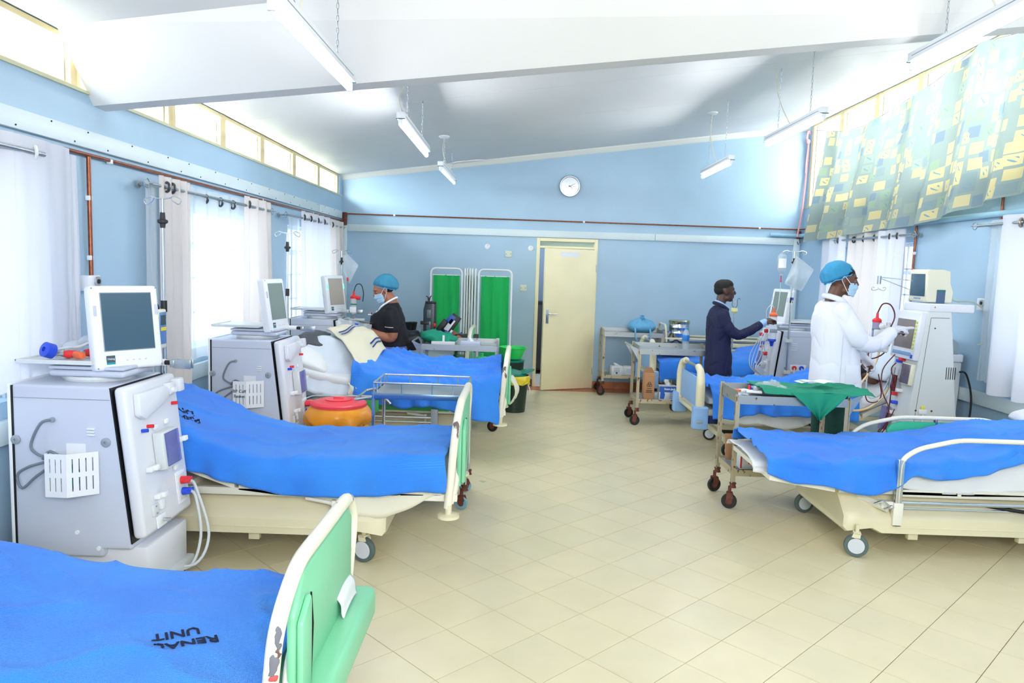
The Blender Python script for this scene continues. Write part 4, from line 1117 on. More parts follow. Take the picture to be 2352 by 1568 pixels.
# sheets and other cloth on the beds
def pillow(name, label, c, sx, sy, sz, m, rot=(0, 0, 0), seed=0, cat='pillow', tuft=False):
    g = G()
    r = bmesh.ops.create_uvsphere(g.bm, u_segments=40, v_segments=24, radius=1)
    for v in r['verts']:
        x, y, z = v.co
        sp = lambda a, e: math.copysign(abs(a)**e, a)
        rad = math.hypot(x, y); k = 1
        if rad > 1e-4:
            mxv = max(abs(x), abs(y))/rad; k = 1/(mxv**.8)
        zz = sp(z, .9)*(1-.25*min(1, rad)**3)
        w = .10*nz(x*2.5+seed, y*2.5, z*2)+.05*nz(x*6+seed, y*6, z*5)
        if tuft: w += -.10*abs(math.sin(x*6))*abs(math.cos(y*5))+.05
        v.co = Vector((x*k*sx, y*k*sy, (zz+w)*sz))
    o = g.obj(name, m, None, ang=180); o.location = c; o.rotation_euler = rot
    return tag(o, label, cat)
DS2 = Drape([(x, hn, 4.0, zt, zt, 4.77, min(.5, zt-.05)) for x, hn, zt in [(-2.36, 0.74, 0.8), (-2.1, 0.68, 0.76), (-1.8, 0.58, 0.64), (-1.5, 0.48, 0.56), (-1.3, 0.44, 0.53), (-1.05, 0.36, 0.53), (-0.9, 0.29, 0.54), (-0.72, 0.27, 0.55), (-0.55, 0.33, 0.56), (-0.42, 0.42, 0.57)]], seed=12, amp=.001, fold=.004, nx=60, ny=40, hem=.004)
DS2.build('sheet', M_CREAMCLOTH, 'cream sheet hanging below the second left bed blanket', 'sheet', thick=.003)
for dz in (0, .035): pass
DSR1 = Drape([(1.52, .46, 4.55, .52, .53, 5.14, .50), (1.7, .44, 4.52, .515, .52, 5.14, .52), (2.2, .43, 4.475, .52, .54, 5.14, .50), (2.5, .40, 4.46, .53, .55, 5.14, .50), (2.9, .395, 4.455, .55, .57, 5.14, .52), (3.2, .41, 4.455, .59, .61, 5.14, .54), (3.6, .46, 4.43, .70, .70, 5.14, .5), (3.85, .50, 4.43, .74, .74, 5.14, .5)], seed=14, amp=.002, fold=.008, nx=90, ny=46, hem=.012)
so = DSR1.build('sheet', M_SHEET, 'white hospital sheet under blanket of the nearest right bed', 'sheet', thick=.004)
tt = text('KTH Laundries', .04, M_INK, so, frame((2.72, 4.44, .43), (1, 0, -.05), (0, 0, 1)), 'sheet_print', .002)
for v in tt.data.vertices: v.co -= DSR1.c
DSR2 = Drape([(1.90, .36, 6.69, .53, .53, 7.42, .48), (2.1, .31, 6.67, .52, .52, 7.42, .48), (2.4, .30, 6.66, .52, .52, 7.42, .48), (2.7, .36, 6.67, .54, .54, 7.42, .48), (3.0, .42, 6.68, .58, .58, 7.42, .48)], seed=15, amp=.002, fold=.012, nx=60, ny=40, hem=.03)
DSR2.build('sheet', M_SHEET, 'off white sheet trailing under the second right bed blanket', 'sheet', thick=.004)
pillow('pillow', 'white pillow at the head of nearest right bed', (3.66, 4.86, .80), .20, .30, .08, M_SHEET, (0, -.25, 0), 3)
pillow('pillow', 'tall pale pillow behind the patient by the cream machine', (3.55, 7.05, .90), .22, .34, .10, M_SHEETB, (0, -.75, 0), 5)
# third left bed: pillow, sheet, jacket
pillow('pillow', 'plain white pillow at head of the third left bed', (-1.86, 6.6, .82), .26, .34, .10, M_SHEET, (0, .35, 0), 8)
pillow('quilted_jacket', 'charcoal quilted jacket bundled above the white pillow', (-1.80, 6.78, .95), .20, .22, .075, M_QUILT, (.1, .2, 0), 9, 'jacket', True)
def sheetf(u, v):
    # peaked sheet over the patient's raised knees/torso, falling to the near side
    x = -1.80+.56*u; top = 1.03-.10*u-.35*(u-.25)**2
    y = 6.86-.68*v
    z = top*(1-v)**.9+(.62-.05*u)*(1-(1-v)**.9) if v < .75 else None
    zz = interp(v, [0, .3, .7, .85, 1], [top, top-.01, top-.20, .74-.10*u, .62-.14*u])
    return (x-.14*v*(1-u)+.02*nz(u*5, v*6), y+.02*nz(u*6, v*5, 3), zz+.02*nz(u*7, v*5, 1))
g = G(); g.grid(lambda u, v: Vector(sheetf(u, v))-Vector((-1.5, 6.5, .7)), 46, 46)
o = g.obj('sheet', M_SHEETB, None, ang=180); o.location = (-1.5, 6.5, .7); tag(o, 'pale blue white sheet hanging over the patient on third left bed', 'sheet')
md = o.modifiers.new('thickness', 'SOLIDIFY'); md.thickness = .005
JP = [Vector(p) for p in ((-1.75, 6.78, 1.06), (-1.27, 6.24, .67), (-1.48, 7.02, 1.06), (-1.20, 6.82, .90))]
def jf(u, v):
    p = JP[0].lerp(JP[1], u).lerp(JP[2].lerp(JP[3], u), v)
    return (p.x, p.y, p.z+.085*math.sin(PI*u)*(1-.3*v)+.035*math.sin(PI*v)+.015*nz(u*5, v*4)+.008*math.sin(v*14+u*3))
M_JACK = mat('cream_knit', (216, 212, 190), .85, bump=.2, bscale=150)
g = G(); g.grid(lambda u, v: Vector(jf(u, v))-Vector((-1.5, 6.8, .9)), 50, 30); o = g.obj('striped_jacket', M_JACK, None, ang=180)
o.location = (-1.5, 6.8, .9); tag(o, 'cream knitted jacket with navy stripes lying over the patient', 'jacket')
md = o.modifiers.new('thickness', 'SOLIDIFY'); md.thickness = .012
for k, (u0, v0, v1) in enumerate(((.24, .10, .55), (.31, .10, .55), (.74, .6, .98), (.81, .6, .98))):
    g = G(); g.grid(lambda u, v: Vector(jf(u0+.03*u, v0+(v1-v0)*v))-Vector((-1.5, 6.8, .9))+Vector((0, -.012, .010)), 2, 14); g.obj('navy_stripe', M_NAVYSTRIPE, o, ang=180)
g = G(); g.grid(lambda u, v: Vector((-1.41+.09*u+.01*math.sin(v*4), 6.19-.01*math.sin(u*9), .66-.05*u-.09*v+.006*nz(u*3, v*3)))-Vector((-1.3, 6.2, .6)), 14, 14)
o = g.obj('towel', M_CREAMCLOTH, None, ang=180); o.location = (-1.3, 6.2, .6); tag(o, 'small cream cloth tucked beside blanket edge of third bed', 'cloth')
md = o.modifiers.new('thickness', 'SOLIDIFY'); md.thickness = .008
# fourth left bed
D4 = Drape([(-2.0, .5, 8.36, .70, .70, 9.18, .5), (-1.5, .46, 8.36, .66, .66, 9.18, .5), (-1.1, .42, 8.36, .655, .655, 9.18, .45), (-.72, .40, 8.36, .64, .64, 9.18, .45)], seed=21, amp=.012, fold=.03, nx=60, ny=40, hem=.02)
D4.build('sheet', M_GREYSHEET, 'grey sheet covering the farthest left bed', 'sheet', thick=.005)
# cloths hanging out past footboards
g = G(); g.grid(lambda u, v: (-.03+.07*math.sin(v*3)+.03*u, -.02+.16*u, .12-.26*v+.02*nz(u*5, v*5)), 10, 16); o = g.obj('towel', M_CREAMCLOTH, None, ang=180); o.location = (-.02, 6.72, .56)
md = o.modifiers.new('thickness', 'SOLIDIFY'); md.thickness = .01; tag(o, 'cream cloth spilling out behind the third bed footboard', 'cloth')
g = G(); g.grid(lambda u, v: (.03*v+.006*math.sin(v*5), -.1+.2*u, .05-.07*v+.012*math.sin(u*3)), 10, 16); o = g.obj('paper_towel', M_SHEET, None, ang=180); o.location = (-.575, 2.50, .50)
md = o.modifiers.new('thickness', 'SOLIDIFY'); md.thickness = .006; tag(o, 'folded white sheet corner showing above the green footrest pad', 'cloth')

# ============================================================ dialysis machines (white, turning monitor)
def fplane(x0, z0, x1, z1):
    """matrix: local (n, u, w) on a plane through (x0,z0) low and (x1,z1) high, facing +x"""
    u = Vector((x1-x0, 0, z1-z0)).normalized(); n = Vector((u.z, 0, -u.x))
    m = Matrix((n, Vector((0, 1, 0)), u)).transposed().to_4x4(); m.translation = Vector((x0, 0, z0)); return m
def slotted(g, p0, p1, z0, z1, n, th=.003):
    """sheet wall with two rows of upright slots"""
    p0, p1 = Vector(p0), Vector(p1); d = (p1-p0); L = d.length; d.normalize()
    ang = math.atan2(d.y, d.x); H = z1-z0
    m = Matrix.Translation((p0.x, p0.y, z0)) @ Matrix.Rotation(ang, 4, 'Z')
    for a, b in ((0, .13), (.45, .56), (.88, 1)): g.box(0, L, -th/2, th/2, a*H, b*H, m=m)
    sw = L/(n+.6)
    for a, b in ((.13, .45), (.56, .88)):
        x = 0
        for k in range(n+1):
            w_ = sw*.78
            xa = k*(L-w_)/n
            g.box(xa, xa+w_, -th/2, th/2, a*H, b*H, m=m)
def machine(label, x, y, rz, mon_phi, side='basket', pole_z=2.0, screen=M_LCD, leds=False, pole_y=.29, note=None, tray=True, px=.14):
    t = thing('dialysis_machine', label, 'machine', (x, y, 0), rz)
    W = .25
    # cabinet: side outline in x,z
    out = [(-.28, .26), (-.28, 1.075), (.19, 1.075), (.275, .36), (.275, .30), (.14, .30), (.14, .26)]
    G().prism(out, 'y', -W, W, .014, 3).obj('cabinet', M_MACH, t)
    G().box(-.29, -.272, -W-.004, W+.004, .10, 1.08, .006).obj('back_plate', M_WHITE if side == 'basket' else M_MACH, t)
    G().box(-.272, -.262, -W-.002, W+.002, .25, 1.07).obj('back_gap', M_BLACK, t)
    G().prism([(.185, 1.07), (.191, 1.07), (.279, .33), (.273, .33)], 'y', -W-.002, W+.002).obj('front_gap', M_BLACK, t)
    g = G()
    for s in (-1, 1): g.box(-.26, .185, s*(W+.0005)-.0008, s*(W+.0005)+.0008, 1.012, 1.0155)
    g.obj('lid_seam', M_GREYP, t)
    FM = fplane(.340, .365, .257, 1.08)
    G().box(-.061, 0, -W, W, -.01, .715, .022, 3, m=FM).obj('front_panel', M_MACHP, t)
    # stand
    G().box(-.24, .33, -.21, .21, .055, .30, .012).obj('stand', M_MACHP, t)
    G().box(-.28, .36, -.235, .235, .05, .10, .012).obj('base_plate', M_MACHG, t)
    for sx in (-.22, .30):
        for sy in (-.19, .19): caster(t, sx, sy, .026, .02, tyre=M_DGREY, disc=M_GREYP, fork=M_GREYP, top=.055, name='base_caster')
    # front fittings: (n,u,w)
    g = G(); g.prism([(-.205, .57), (-.195, .675), (.06, .675), (.12, .645), (.08, .60), (-.16, .545)], 'x', 0, .034, .010, m=None)
    for v in g.bm.verts: v.co = FM @ v.co
    g.obj('holder_lid', M_MACHP, t)
    def fb(name, m, n0, n1, u0, u1, w0, w1, b=.004):
        return G().box(n0, n1, u0, u1, w0, w1, b, m=FM).obj(name, m, t)
    fb('clamp_block', M_MACHP, 0, .035, .10, .16, .62, .68); fb('clamp_block', M_MACHP, 0, .05, .18, .235, .62, .69, .008)
    G().cyl(FM @ Vector((.03, .13, .64)), FM @ Vector((.05, .13, .64)), .014).obj('clamp_knob', M_WHITE, t)
    for u, w_, mm_ in ((.17, .565, M_RED), (-.10, .50, M_RED), (-.155, .49, M_BLUEP)):
        G().cyl(FM @ Vector((0, u, w_)), FM @ Vector((.030, u, w_)), .009, n=12).obj('port_cap', mm_, t)
    for u, w_ in ((-.15, .30), (.17, .37), (-.11, .155), (.11, .24), (.08, .49), (-.04, .485)):
        big = (u, w_) in ((-.15, .30), (.17, .37), (-.11, .155))
        o = fb('line_holder', M_WHITE, 0, .03 if big else .015, u-.02, u+.02, w_-.012, w_+.012)
        if big: G().box(.018, .045, u+.005, u+.04, w_-.01, w_+.014, .003, m=FM).obj('holder_hook', M_WHITE, o)
    ph = fb('pump_housing', M_MACHG, 0, .055, -.075, .085, .27, .46, .012)
    G().box(.055, .062, -.06, .08, .285, .45, .003, m=FM).obj('pump_cover', M_PURPLE, ph)
    mr = FM @ Matrix.Translation((.046, .012, .37)) @ Matrix.Rotation(PI/2, 4, 'Y')
    G().lathe([(.0, 0), (.05, 0), (.05, .008), (0, .008)], n=24, m=mr, sx=1.2, sy=.8).obj('pump_rotor', M_WHITE, ph)
    G().box(-.05, -.02, -.02, .03, 0, .01, .004, m=FM @ Matrix.Translation((.056, .03, .32))).obj('pump_roller', M_DGREY, ph)
    cr = fb('coupling_recess', M_WHITE, .0, .006, .10, .205, .045, .21, .002)
    G().box(.005, .009, .115, .19, .06, .195, .001, m=FM).obj('recess_plate', M_MACHG, cr)
    for w_, mm_ in ((.16, M_RED), (.10, M_BLUEP)):
        o = G().cyl(FM @ Vector((.008, .15, w_)), FM @ Vector((.05, .15, w_)), .021, .018, n=16).box(.04, .052, .11, .19, w_-.009, w_+.009, .004, m=FM).obj('coupling', mm_, cr)
    fb('lower_bracket', M_MACHG, 0, .012, -.165, -.115, .07, .125, .002)
    for w_ in (.08, .115): G().cyl(FM @ Vector((.012, -.14, w_)), FM @ Vector((.016, -.14, w_)), .005, n=8).obj('bracket_screw', M_GREYP, t)
    fb('lower_clip', M_WHITE, 0, .02, -.10, -.06, .085, .145); fb('valve_plate', M_WHITE, 0, .010, -.14, -.05, -.0, .06, .006)
    G().cyl(FM @ Vector((.01, -.085, .03)), FM @ Vector((.045, -.085, .03)), .009, n=12).obj('valve_stem', M_CHROME, t)
    # hoses from the couplings
    a = FM @ Vector((.05, .15, .10)); b = FM @ Vector((.05, .165, .15))
    for p, k in ((a, 0), (b, .03)):
        G().tube([p, p+Vector((.015, .03, -.05)), Vector((.42+k, .17+k, .22)), Vector((.38+k, .12, .07+k*.5)), Vector((.25, .06+k, .09))], .0075, 8, smooth=6).obj('hose', M_HOSE, t)
    # top: swivel base, shelf tray, monitor
    G().lathe([(.15, 0), (.155, .012), (.15, .024)], c=(0, 0, 1.076), n=36, sx=1.05).obj('swivel_ring', M_MACHG, t)
    G().box(-.16, .20, -.15, .15, 1.10, 1.132, .014, 3).box(-.16, .20, -.15, .15, 1.135, 1.152, .006, 2).obj('swivel_base', M_MACH, t)
    G().box(-.10, .0, -.10, .10, 1.15, 1.166).obj('tray_support', M_GREYP, t)
    if tray: G().box(-.29, .07, -.19, .19, 1.163, 1.175, .004).box(-.29, .07, -.19, -.183, 1.173, 1.183, .002).box(-.29, -.283, -.19, .19, 1.173, 1.183, .002).obj('shelf_tray', M_MACHG, t)
    MM = Matrix.Translation((.16, -.03, 1.13)) @ Matrix.Rotation(-mon_phi, 4, 'Z') @ Matrix.Rotation(R(-8), 4, 'Y')
    mo = G().box(-.035, .03, -.165, .165, .0, .405, .016, 3, m=MM).obj('monitor', M_WHITE, t)
    G().box(.026, .0325, -.122, .128, .09, .372, .002, m=MM).obj('screen_bezel', M_GREYP, mo)
    G().box(.031, .034, -.118, .124, .094, .368, m=MM).obj('screen', screen, mo, smooth=False)
    for s in (-1, 1): G().box(.022, .034, s*.148-.007, s*.148+.007, .26, .31, .002, m=MM).obj('status_light', M_LGREEN if leds else mat('light_cover', (196, 202, 220), .4), mo)
    G().box(.03, .0325, -.115, -.075, .028, .07, m=MM).obj('maker_label', mat('label_teal', (10, 150, 160), .5), mo, smooth=False)
    G().box(.031, .0335, -.115, -.075, .038, .07, m=MM).obj('label_top', mat('label_grey', (70, 84, 94), .5), mo, smooth=False)
    text('Dialog', .013, M_PAPER, mo, MM @ frame((.0338, -.095, .054), (0, 1, 0), (0, 0, 1)), 'maker_name', .0003)
    for k in range(4): G().box(.03, .0322, -.02+.03*k, -.012+.03*k, .04, .046, m=MM).obj('soft_key', mat('key_grey', (200, 206, 216), .5), mo, smooth=False)
    for uy in (-.155, .155):
        for uz in (.012, .393): G().cyl(MM @ Vector((.029, uy, uz)), MM @ Vector((.0318, uy, uz)), .004, n=8).obj('corner_screw', M_GREYP, mo)
    # holder arm to the front
    aa = G().cyl((.17, .14, 1.145), (.27, .12, 1.145), .018).obj('holder_arm', M_WHITE, t)
    G().cyl((.27, .12, 1.145), (.31, .115, 1.145), .012).obj('arm_joint', M_BLACK, aa)
    G().box(.31, .335, .075, .14, 1.125, 1.165, .006).box(.335, .42, .07, .078, 1.122, 1.168, .003).box(.335, .42, .10, .108, 1.122, 1.168, .003).obj('clamp_jaw', M_STEEL, aa)
    # infusion pole at the far rear side
    py = pole_y
    G().box(px-.04, px+.03, W-.01, py+.012, .60, .64, .004).box(px-.04, px+.03, W-.01, py+.012, .95, .99, .004).obj('pole_clamp', M_MACHG, t)
    po = G().cyl((px, py, .5), (px, py, 1.42), .0105).cyl((px, py, 1.42), (px, py, pole_z), .0075).obj('infusion_pole', M_CHROME, t)
    G().cyl((px, py, 1.39), (px, py, 1.45), .016).obj('pole_collar', M_BLACK, po)
    G().lathe([(.012, -.04), (.014, -.02), (.026, -.012), (.026, .0), (.014, .006), (.012, .04)], c=(px, py, pole_z-.11), n=16).obj('pole_knob', M_DGREY, po)
    for s in (-1, 1):
        hk = [(0, 0, 0), (s*.045, -s*.02, .004), (s*.075, -s*.03, .012), (s*.115, -s*.04, -.004), (s*.105, -s*.04, -.028), (s*.07, -s*.03, -.012), (s*.055, -s*.022, .006)]
        G().tube([Vector((px, py, pole_z))+Vector(p) for p in hk], .0032, 6, smooth=4).obj('pole_hook', M_CHROME, po)
    # side fittings
    if side == 'basket':
        for xx, zz in ((-.255, .815), (.165, .815)):
            o = G().lathe([(.022, 0), (.022, .006), (.016, .010), (.006, .010), (.006, .004)], n=20, m=Matrix.Translation((xx, -W, zz)) @ Matrix.Rotation(PI/2, 4, 'X')).obj('side_lock', M_GREYP, t)
        for xx, zz in ((.02, .38), (.12, .305)): G().cyl((xx, -W, zz), (xx, -W-.006, zz), .010).obj('side_stud', M_WHITE, t)
        for k in range(3): G().box(.08, .115, -W-.010, -W, .845+k*.014, .853+k*.014, .002).obj('side_rib', M_WHITE, t)
        g = G(); z0, z1 = .575, .775
        bk = [(-.075, -W-.0), (-.07, -W-.085), (.03, -W-.09), (.135, -W-.012)]
        slotted(g, (*bk[1], 0), (*bk[2], 0), z0, z1, 3); slotted(g, (*bk[2], 0), (*bk[3], 0), z0, z1-.0, 4)
        slotted(g, (*bk[0], 0), (*bk[1], 0), z0, z1, 3)
        g.prism(bk, 'z', z0-.002, z0+.002)
        g.box(-.02, .07, -W-.003, -W, z0, z1+.03)
        bo = g.obj('cuff_basket', M_WHITE, t, smooth=False)
        G().ball((.02, -W-.045, .66), .05, .03, .06, 12, 8).obj('pressure_cuff', M_TEAL, bo)
        G().tube([(-.08, -W-.005, .915), (-.12, -W-.03, .90), (-.16, -W-.04, .80), (-.12, -W-.05, .76), (-.06, -W-.05, .74), (-.17, -W-.05, .70), (-.22, -W-.05, .66), (-.20, -W-.05, .60), (-.13, -W-.05, .66), (-.02, -W-.05, .735), (.02, -W-.05, .72)], .0065, 8, smooth=5).obj('cuff_cable', mat('cable_grey', (112, 122, 134), .5), t)
        G().tube([(-.10, -W-.05, .74), (-.06, -W-.06, .78), (.0, -W-.05, .745), (.06, -W-.04, .75), (.09, -W-.035, .745)], .0065, 8, smooth=5).obj('cuff_cable', MATS['cable_grey'], t)
        G().cyl((-.08, -W, .915), (-.08, -W-.012, .915), .012).obj('cable_socket', M_GREYP, t)
        if note:
            for k, s_ in enumerate(note):
                text(s_, .032, M_INK, bo, frame((-.02, -W-.0905, .70-.037*k), (1, -.05, 0), (0, 0, 1)), 'handwriting', .0008)
    else:
        for k in range(4): G().box(.02, .09, W-.001, W+.004, .86+k*.024, .868+k*.024, .002).obj('vent_slot', M_WHITE, t)
        pn = G().box(-.09, .09, W-.001, W+.008, .62, .70, .03, 3).obj('port_panel', M_WHITE, t)
        for xx, mm_ in ((.045, M_RED), (-.035, M_BLUEP)): G().lathe([(.026, 0), (.026, .012), (.018, .016), (.0, .016)], n=20, m=Matrix.Translation((xx, W+.008, .665)) @ Matrix.Rotation(-PI/2, 4, 'X')).obj('port_ring', mm_, pn)
        for xx in (-.11, -.15): G().cyl((xx, W, .65), (xx, W+.006, .65), .010).obj('side_plug', M_DGREY, t)
        G().cyl((.14, W, .66), (.14, W+.008, .66), .016).obj('side_lock', M_GREYP, t)
        G().prism([(.0, .54), (.04, .54), (.02, .575)], 'y', W, W+.002).obj('warning_sign', mat('warning_yellow', (232, 212, 60), .5), t)
        G().box(.018, .022, W+.002, W+.003, .547, .562).obj('warning_mark', M_INK, t, smooth=False)
        for xx in (.045, -.035): G().tube([(xx, W+.02, .665), (xx+.01, W+.05, .55), (xx-.01, W+.05, .3), (xx, W+.03, .12)], .008, 8, smooth=5).obj('hose', M_HOSE, t)
    return t
mA = machine('nearest dialysis machine, dark blank screen, wall side tray full of syringe caps', -2.05, 3.60, 0, R(35), pole_z=1.98, px=.185)
mB = machine('second left dialysis machine, handwritten cuff basket and empty tray', -2.02, 5.75, 0, R(7), screen=M_LCDG, note=('BP Cuff', 'Basket'), pole_z=1.90)
mC = machine('farthest left dialysis machine, in use, beside the nurse', -2.10, 7.95, 0, R(21), screen=M_LCDB, leds=True, pole_z=1.80)
mE = machine('white dialysis machine the young man is reaching towards', 3.16, 8.45, PI, R(-14), side='ports', pole_z=1.95, screen=M_LCDG, pole_y=.29)
# pump display clipped to the first pole
t = thing('infusion_pump', 'cream infusion pump with blue face on the nearest pole', 'pump', (-1.885, 3.80, 1.30))
G().box(-.005, .055, -.045, .045, -.095, .11, .010, 3).obj('casing', M_MCREAM, t)
G().box(.054, .058, -.033, .034, -.07, .095, .003).obj('face_label', mat('pump_blue', (90, 130, 190), .4), t)
G().box(.057, .060, -.024, .024, .03, .08).obj('display', mat('pump_lcd', (58, 78, 84), .3), t)
G().box(.057, .060, -.026, .028, .0, .018).obj('yellow_strip', mat('warning_yellow', (232, 212, 60), .5), t)
G().tube([(0, 0, .11), (.01, 0, .14), (.03, 0, .13), (.035, 0, .105)], .006, 6, smooth=4).obj('cord_loop', M_BLACK, t)
# things on the nearest machine's tray
def small(name, label, cat, loc, fn, mats, rz=0, group=None):
    t = thing(name, label, cat, loc, rz, group); fn(t); return t
t = thing('blue_connector', 'blue ringed hose connector lying on nearest machine tray', 'connector', (-2.205, 3.48, 1.215))
mm = Matrix.Rotation(R(-25), 4, 'Z') @ Matrix.Rotation(R(70), 4, 'X')
G().lathe([(.012, 0), (.036, 0), (.036, .04), (.012, .045), (.012, 0)], n=24, m=mm).obj('ring', M_BLUEP, t)
G().cyl(mm @ Vector((0, 0, -.09)), mm @ Vector((0, 0, .03)), .012).obj('spigot', M_STEEL, t)
for k, (x, y, rz, mt, lb) in enumerate(((-2.14, 3.52, 20, M_RED, 'red tipped steel connector beside the blue ring'), (-2.09, 3.60, 60, M_RED, 'red connector against the monitor base'), (-2.085, 3.49, -30, M_ORANGE, 'orange clip lying nearest to the monitor'))):
    t = thing('hose_connector', lb, 'connector', (x, y, 1.20), R(rz))
    G().lathe([(.0, -.03), (.016, -.03), (.020, -.01), (.016, .03), (0, .034)], n=16, m=Matrix.Rotation(PI/2, 4, 'Y')).obj('cap', mt, t)
    G().cyl((-.07, 0, 0), (-.025, 0, 0), .009).obj('stem', M_STEEL, t)
g = G()
t = thing('plastic_tubing', 'coil of clear tubing and wrappers on nearest machine tray', 'tubing', (-2.13, 3.62, 1.20))
G().tube([(-.15, -.05, -.01), (-.1, .02, .02), (-.04, .06, .05), (.02, .0, .055), (.06, -.04, .06), (.0, -.06, .03), (-.08, -.03, .02), (-.16, -.10, 0)], .006, 6, smooth=5).obj('tube', M_HOSE, t)
pp = []
for k, (x, y, z, s_) in enumerate(((-.08, .03, .02, .05), (-.01, .04, .05, .045), (-.15, -.02, .0, .03))):
    r = G(); r.ball((x, y, z), s_, s_*.8, s_*.6, 12, 8)
    for v in r.bm.verts: v.co += Vector((nz(v.co.x*30, v.co.y*30, v.co.z*30),)*3)*.012
    r.obj('wrapper', M_FILM, t)
# bag hanging on third pole
def film_bag(name, label, loc, pts, m, rz=0, liquid=True, th=.02):
    t = thing(name, label, 'fluid bag', loc, rz)
    g = G()
    def f(u, v, s):
        a = Vector(pts[0]).lerp(Vector(pts[1]), u); b = Vector(pts[3]).lerp(Vector(pts[2]), u); p = a.lerp(b, v)
        d = th*math.sin(PI*u)**.6*math.sin(PI*v)**.6*(1+.4*nz(u*5, v*5, s))
        return (p.x, p.y+s*d, p.z)
    g.grid(lambda u, v: f(u, v, 1), 10, 12).grid(lambda u, v: f(u, v, -1), 10, 12)
    g.obj('bag', m, t, ang=180); return t
t = film_bag('fluid_bag', 'crumpled clear plastic bag with red port by the nurse', (-1.90, 8.25, 1.77), [(-.12, 0, -.04), (.0, 0, -.0), (.13, -.02, -.12), (.03, -.02, -.33)], M_FILM)
G().box(-.10, -.02, -.02, .02, -.28, -.06, .02, 3).obj('fluid', M_CLEAR, t)
G().cyl((.01, -.02, -.30), (.01, -.02, -.26), .010).obj('port', M_RED, t)
# youth's machine: bottle, bag, canister
t = thing('infusion_bottle', 'upside down clear infusion bottle with printed label on pole', 'bottle', (2.88, 8.13, 1.93))
G().lathe([(0, .02), (.008, .018), (.008, .0), (.03, -.005), (.047, -.03), (.05, -.05), (.05, -.17), (.042, -.20), (.018, -.225), (.018, -.245), (0, -.245)], n=24).obj('bottle', M_CLEAR, t)
G().lathe([(.0465, -.035), (.047, -.06), (.047, -.165), (.04, -.195), (.018, -.22), (0, -.22)], n=24).obj('fluid', thin('fluid_clear', (232, 240, 246), .75, .05, .3), t)
g = G(); g.grid(lambda u, v: (.0508*math.cos(-PI*.85+u*PI*.6), .0508*math.sin(-PI*.85+u*PI*.6), -.06-.10*v), 8, 2); g.obj('label', M_PAPER, t)
G().cyl((0, 0, -.245), (0, 0, -.30), .006).cyl((0, 0, -.30), (0, 0, -.315), .009).obj('drip_spike', mat('pink_port', (210, 40, 90), .4), t)
G().tube([(0, 0, -.315), (-.005, -.01, -.45), (-.02, -.02, -.60), (-.03, .02, -.68)], .004, 6, smooth=5).obj('drip_line', M_HOSE, t)
t = film_bag('fluid_bag', 'half full square fluid bag hanging tilted at pole on right', (3.06, 8.13, 1.92), [(-.03, 0, -.01), (.17, -.01, -.16), (.05, -.01, -.40), (-.14, 0, -.32)], M_FILM)
G().prism([(-.10, -.25), (.10, -.25), (.04, -.37), (-.11, -.31)], 'y', -.012, .012, .006).obj('fluid', mat('bag_fluid', (196, 216, 226), .3, alpha=.55), t)
G().tube([(-.03, 0, -.34), (-.03, 0, -.42), (-.05, 0, -.55)], .004, 6, smooth=4).lathe([(.012, 0), (.016, .015), (.012, .03)], c=(-.03, 0, -.42)).obj('port_tube', M_WHITE, t)
G().cyl((-.035, 0, -.47), (-.037, 0, -.50), .008).obj('blue_clip', M_BLUEP, t)
def canister(label, loc, body=M_WHITE, cap=M_RED, low=M_BLUEP, band=M_TEAL, hose=True, m2=None):
    t = thing('dialyser_canister', label, 'canister', loc)
    G().lathe([(0, 0), (.034, 0), (.034, .15), (.0, .15)], n=20).obj('body', body, t)
    G().lathe([(.0345, .08), (.0348, .081), (.0348, .095), (.0345, .096)], n=20).obj('band', band, t)
    if m2: G().lathe([(.0, -.06), (.034, -.06), (.034, -.0), (0, 0)], n=20).obj('lower_body', m2, t)
    G().lathe([(.036, .15), (.038, .17), (.03, .18), (.012, .19), (.010, .23), (0, .232)], n=20).obj('cap', cap, t)
    z = -.06 if m2 else 0
    G().lathe([(.036, z), (.038, z-.02), (.02, z-.03), (.012, z-.07), (0, z-.07)], n=20).obj('end_cap', low, t)
    return t
t = canister('white canister with orange red cap beside the young man\'s hand', (2.78, 8.0, 1.07), cap=M_ORANGE, m2=M_WHITE)
t.scale = (1.15,)*3
G().box(.0, .05, .01, .20, .02, .05, .005).obj('holder', M_WHITE, t)
G().box(-.035, .035, -.036, -.030, -.0, .035, .002).obj('grey_label', M_GREYP, t)
G().tube([(0, 0, .23), (-.02, .01, .26), (-.06, .02, .2), (-.05, .02, .1)], .004, 6, smooth=4).obj('line', M_HOSE, t)
t = canister('clear canister with red cap behind the nurse\'s papers', (-1.77, 8.0, 1.14), body=thin('canister_clear', (226, 226, 236), .3, .1, .5), low=M_GREYP, band=M_TEAL)
G().box(-.035, .035, -.036, -.033, .0, .06, .001).obj('label', M_PAPER, t)
G().cyl((.02, 0, .16), (.07, 0, .155), .022).obj('side_port', M_RED, t)
G().tube([(0, 0, .22), (.03, 0, .30), (.08, 0, .30), (.105, 0, .22), (.10, 0, .12)], .005, 6, smooth=5).obj('line', M_BLACK, t)
G().box(-.05, .12, -.01, .03, -.09, -.065, .004).obj('holder', M_MACHG, t)
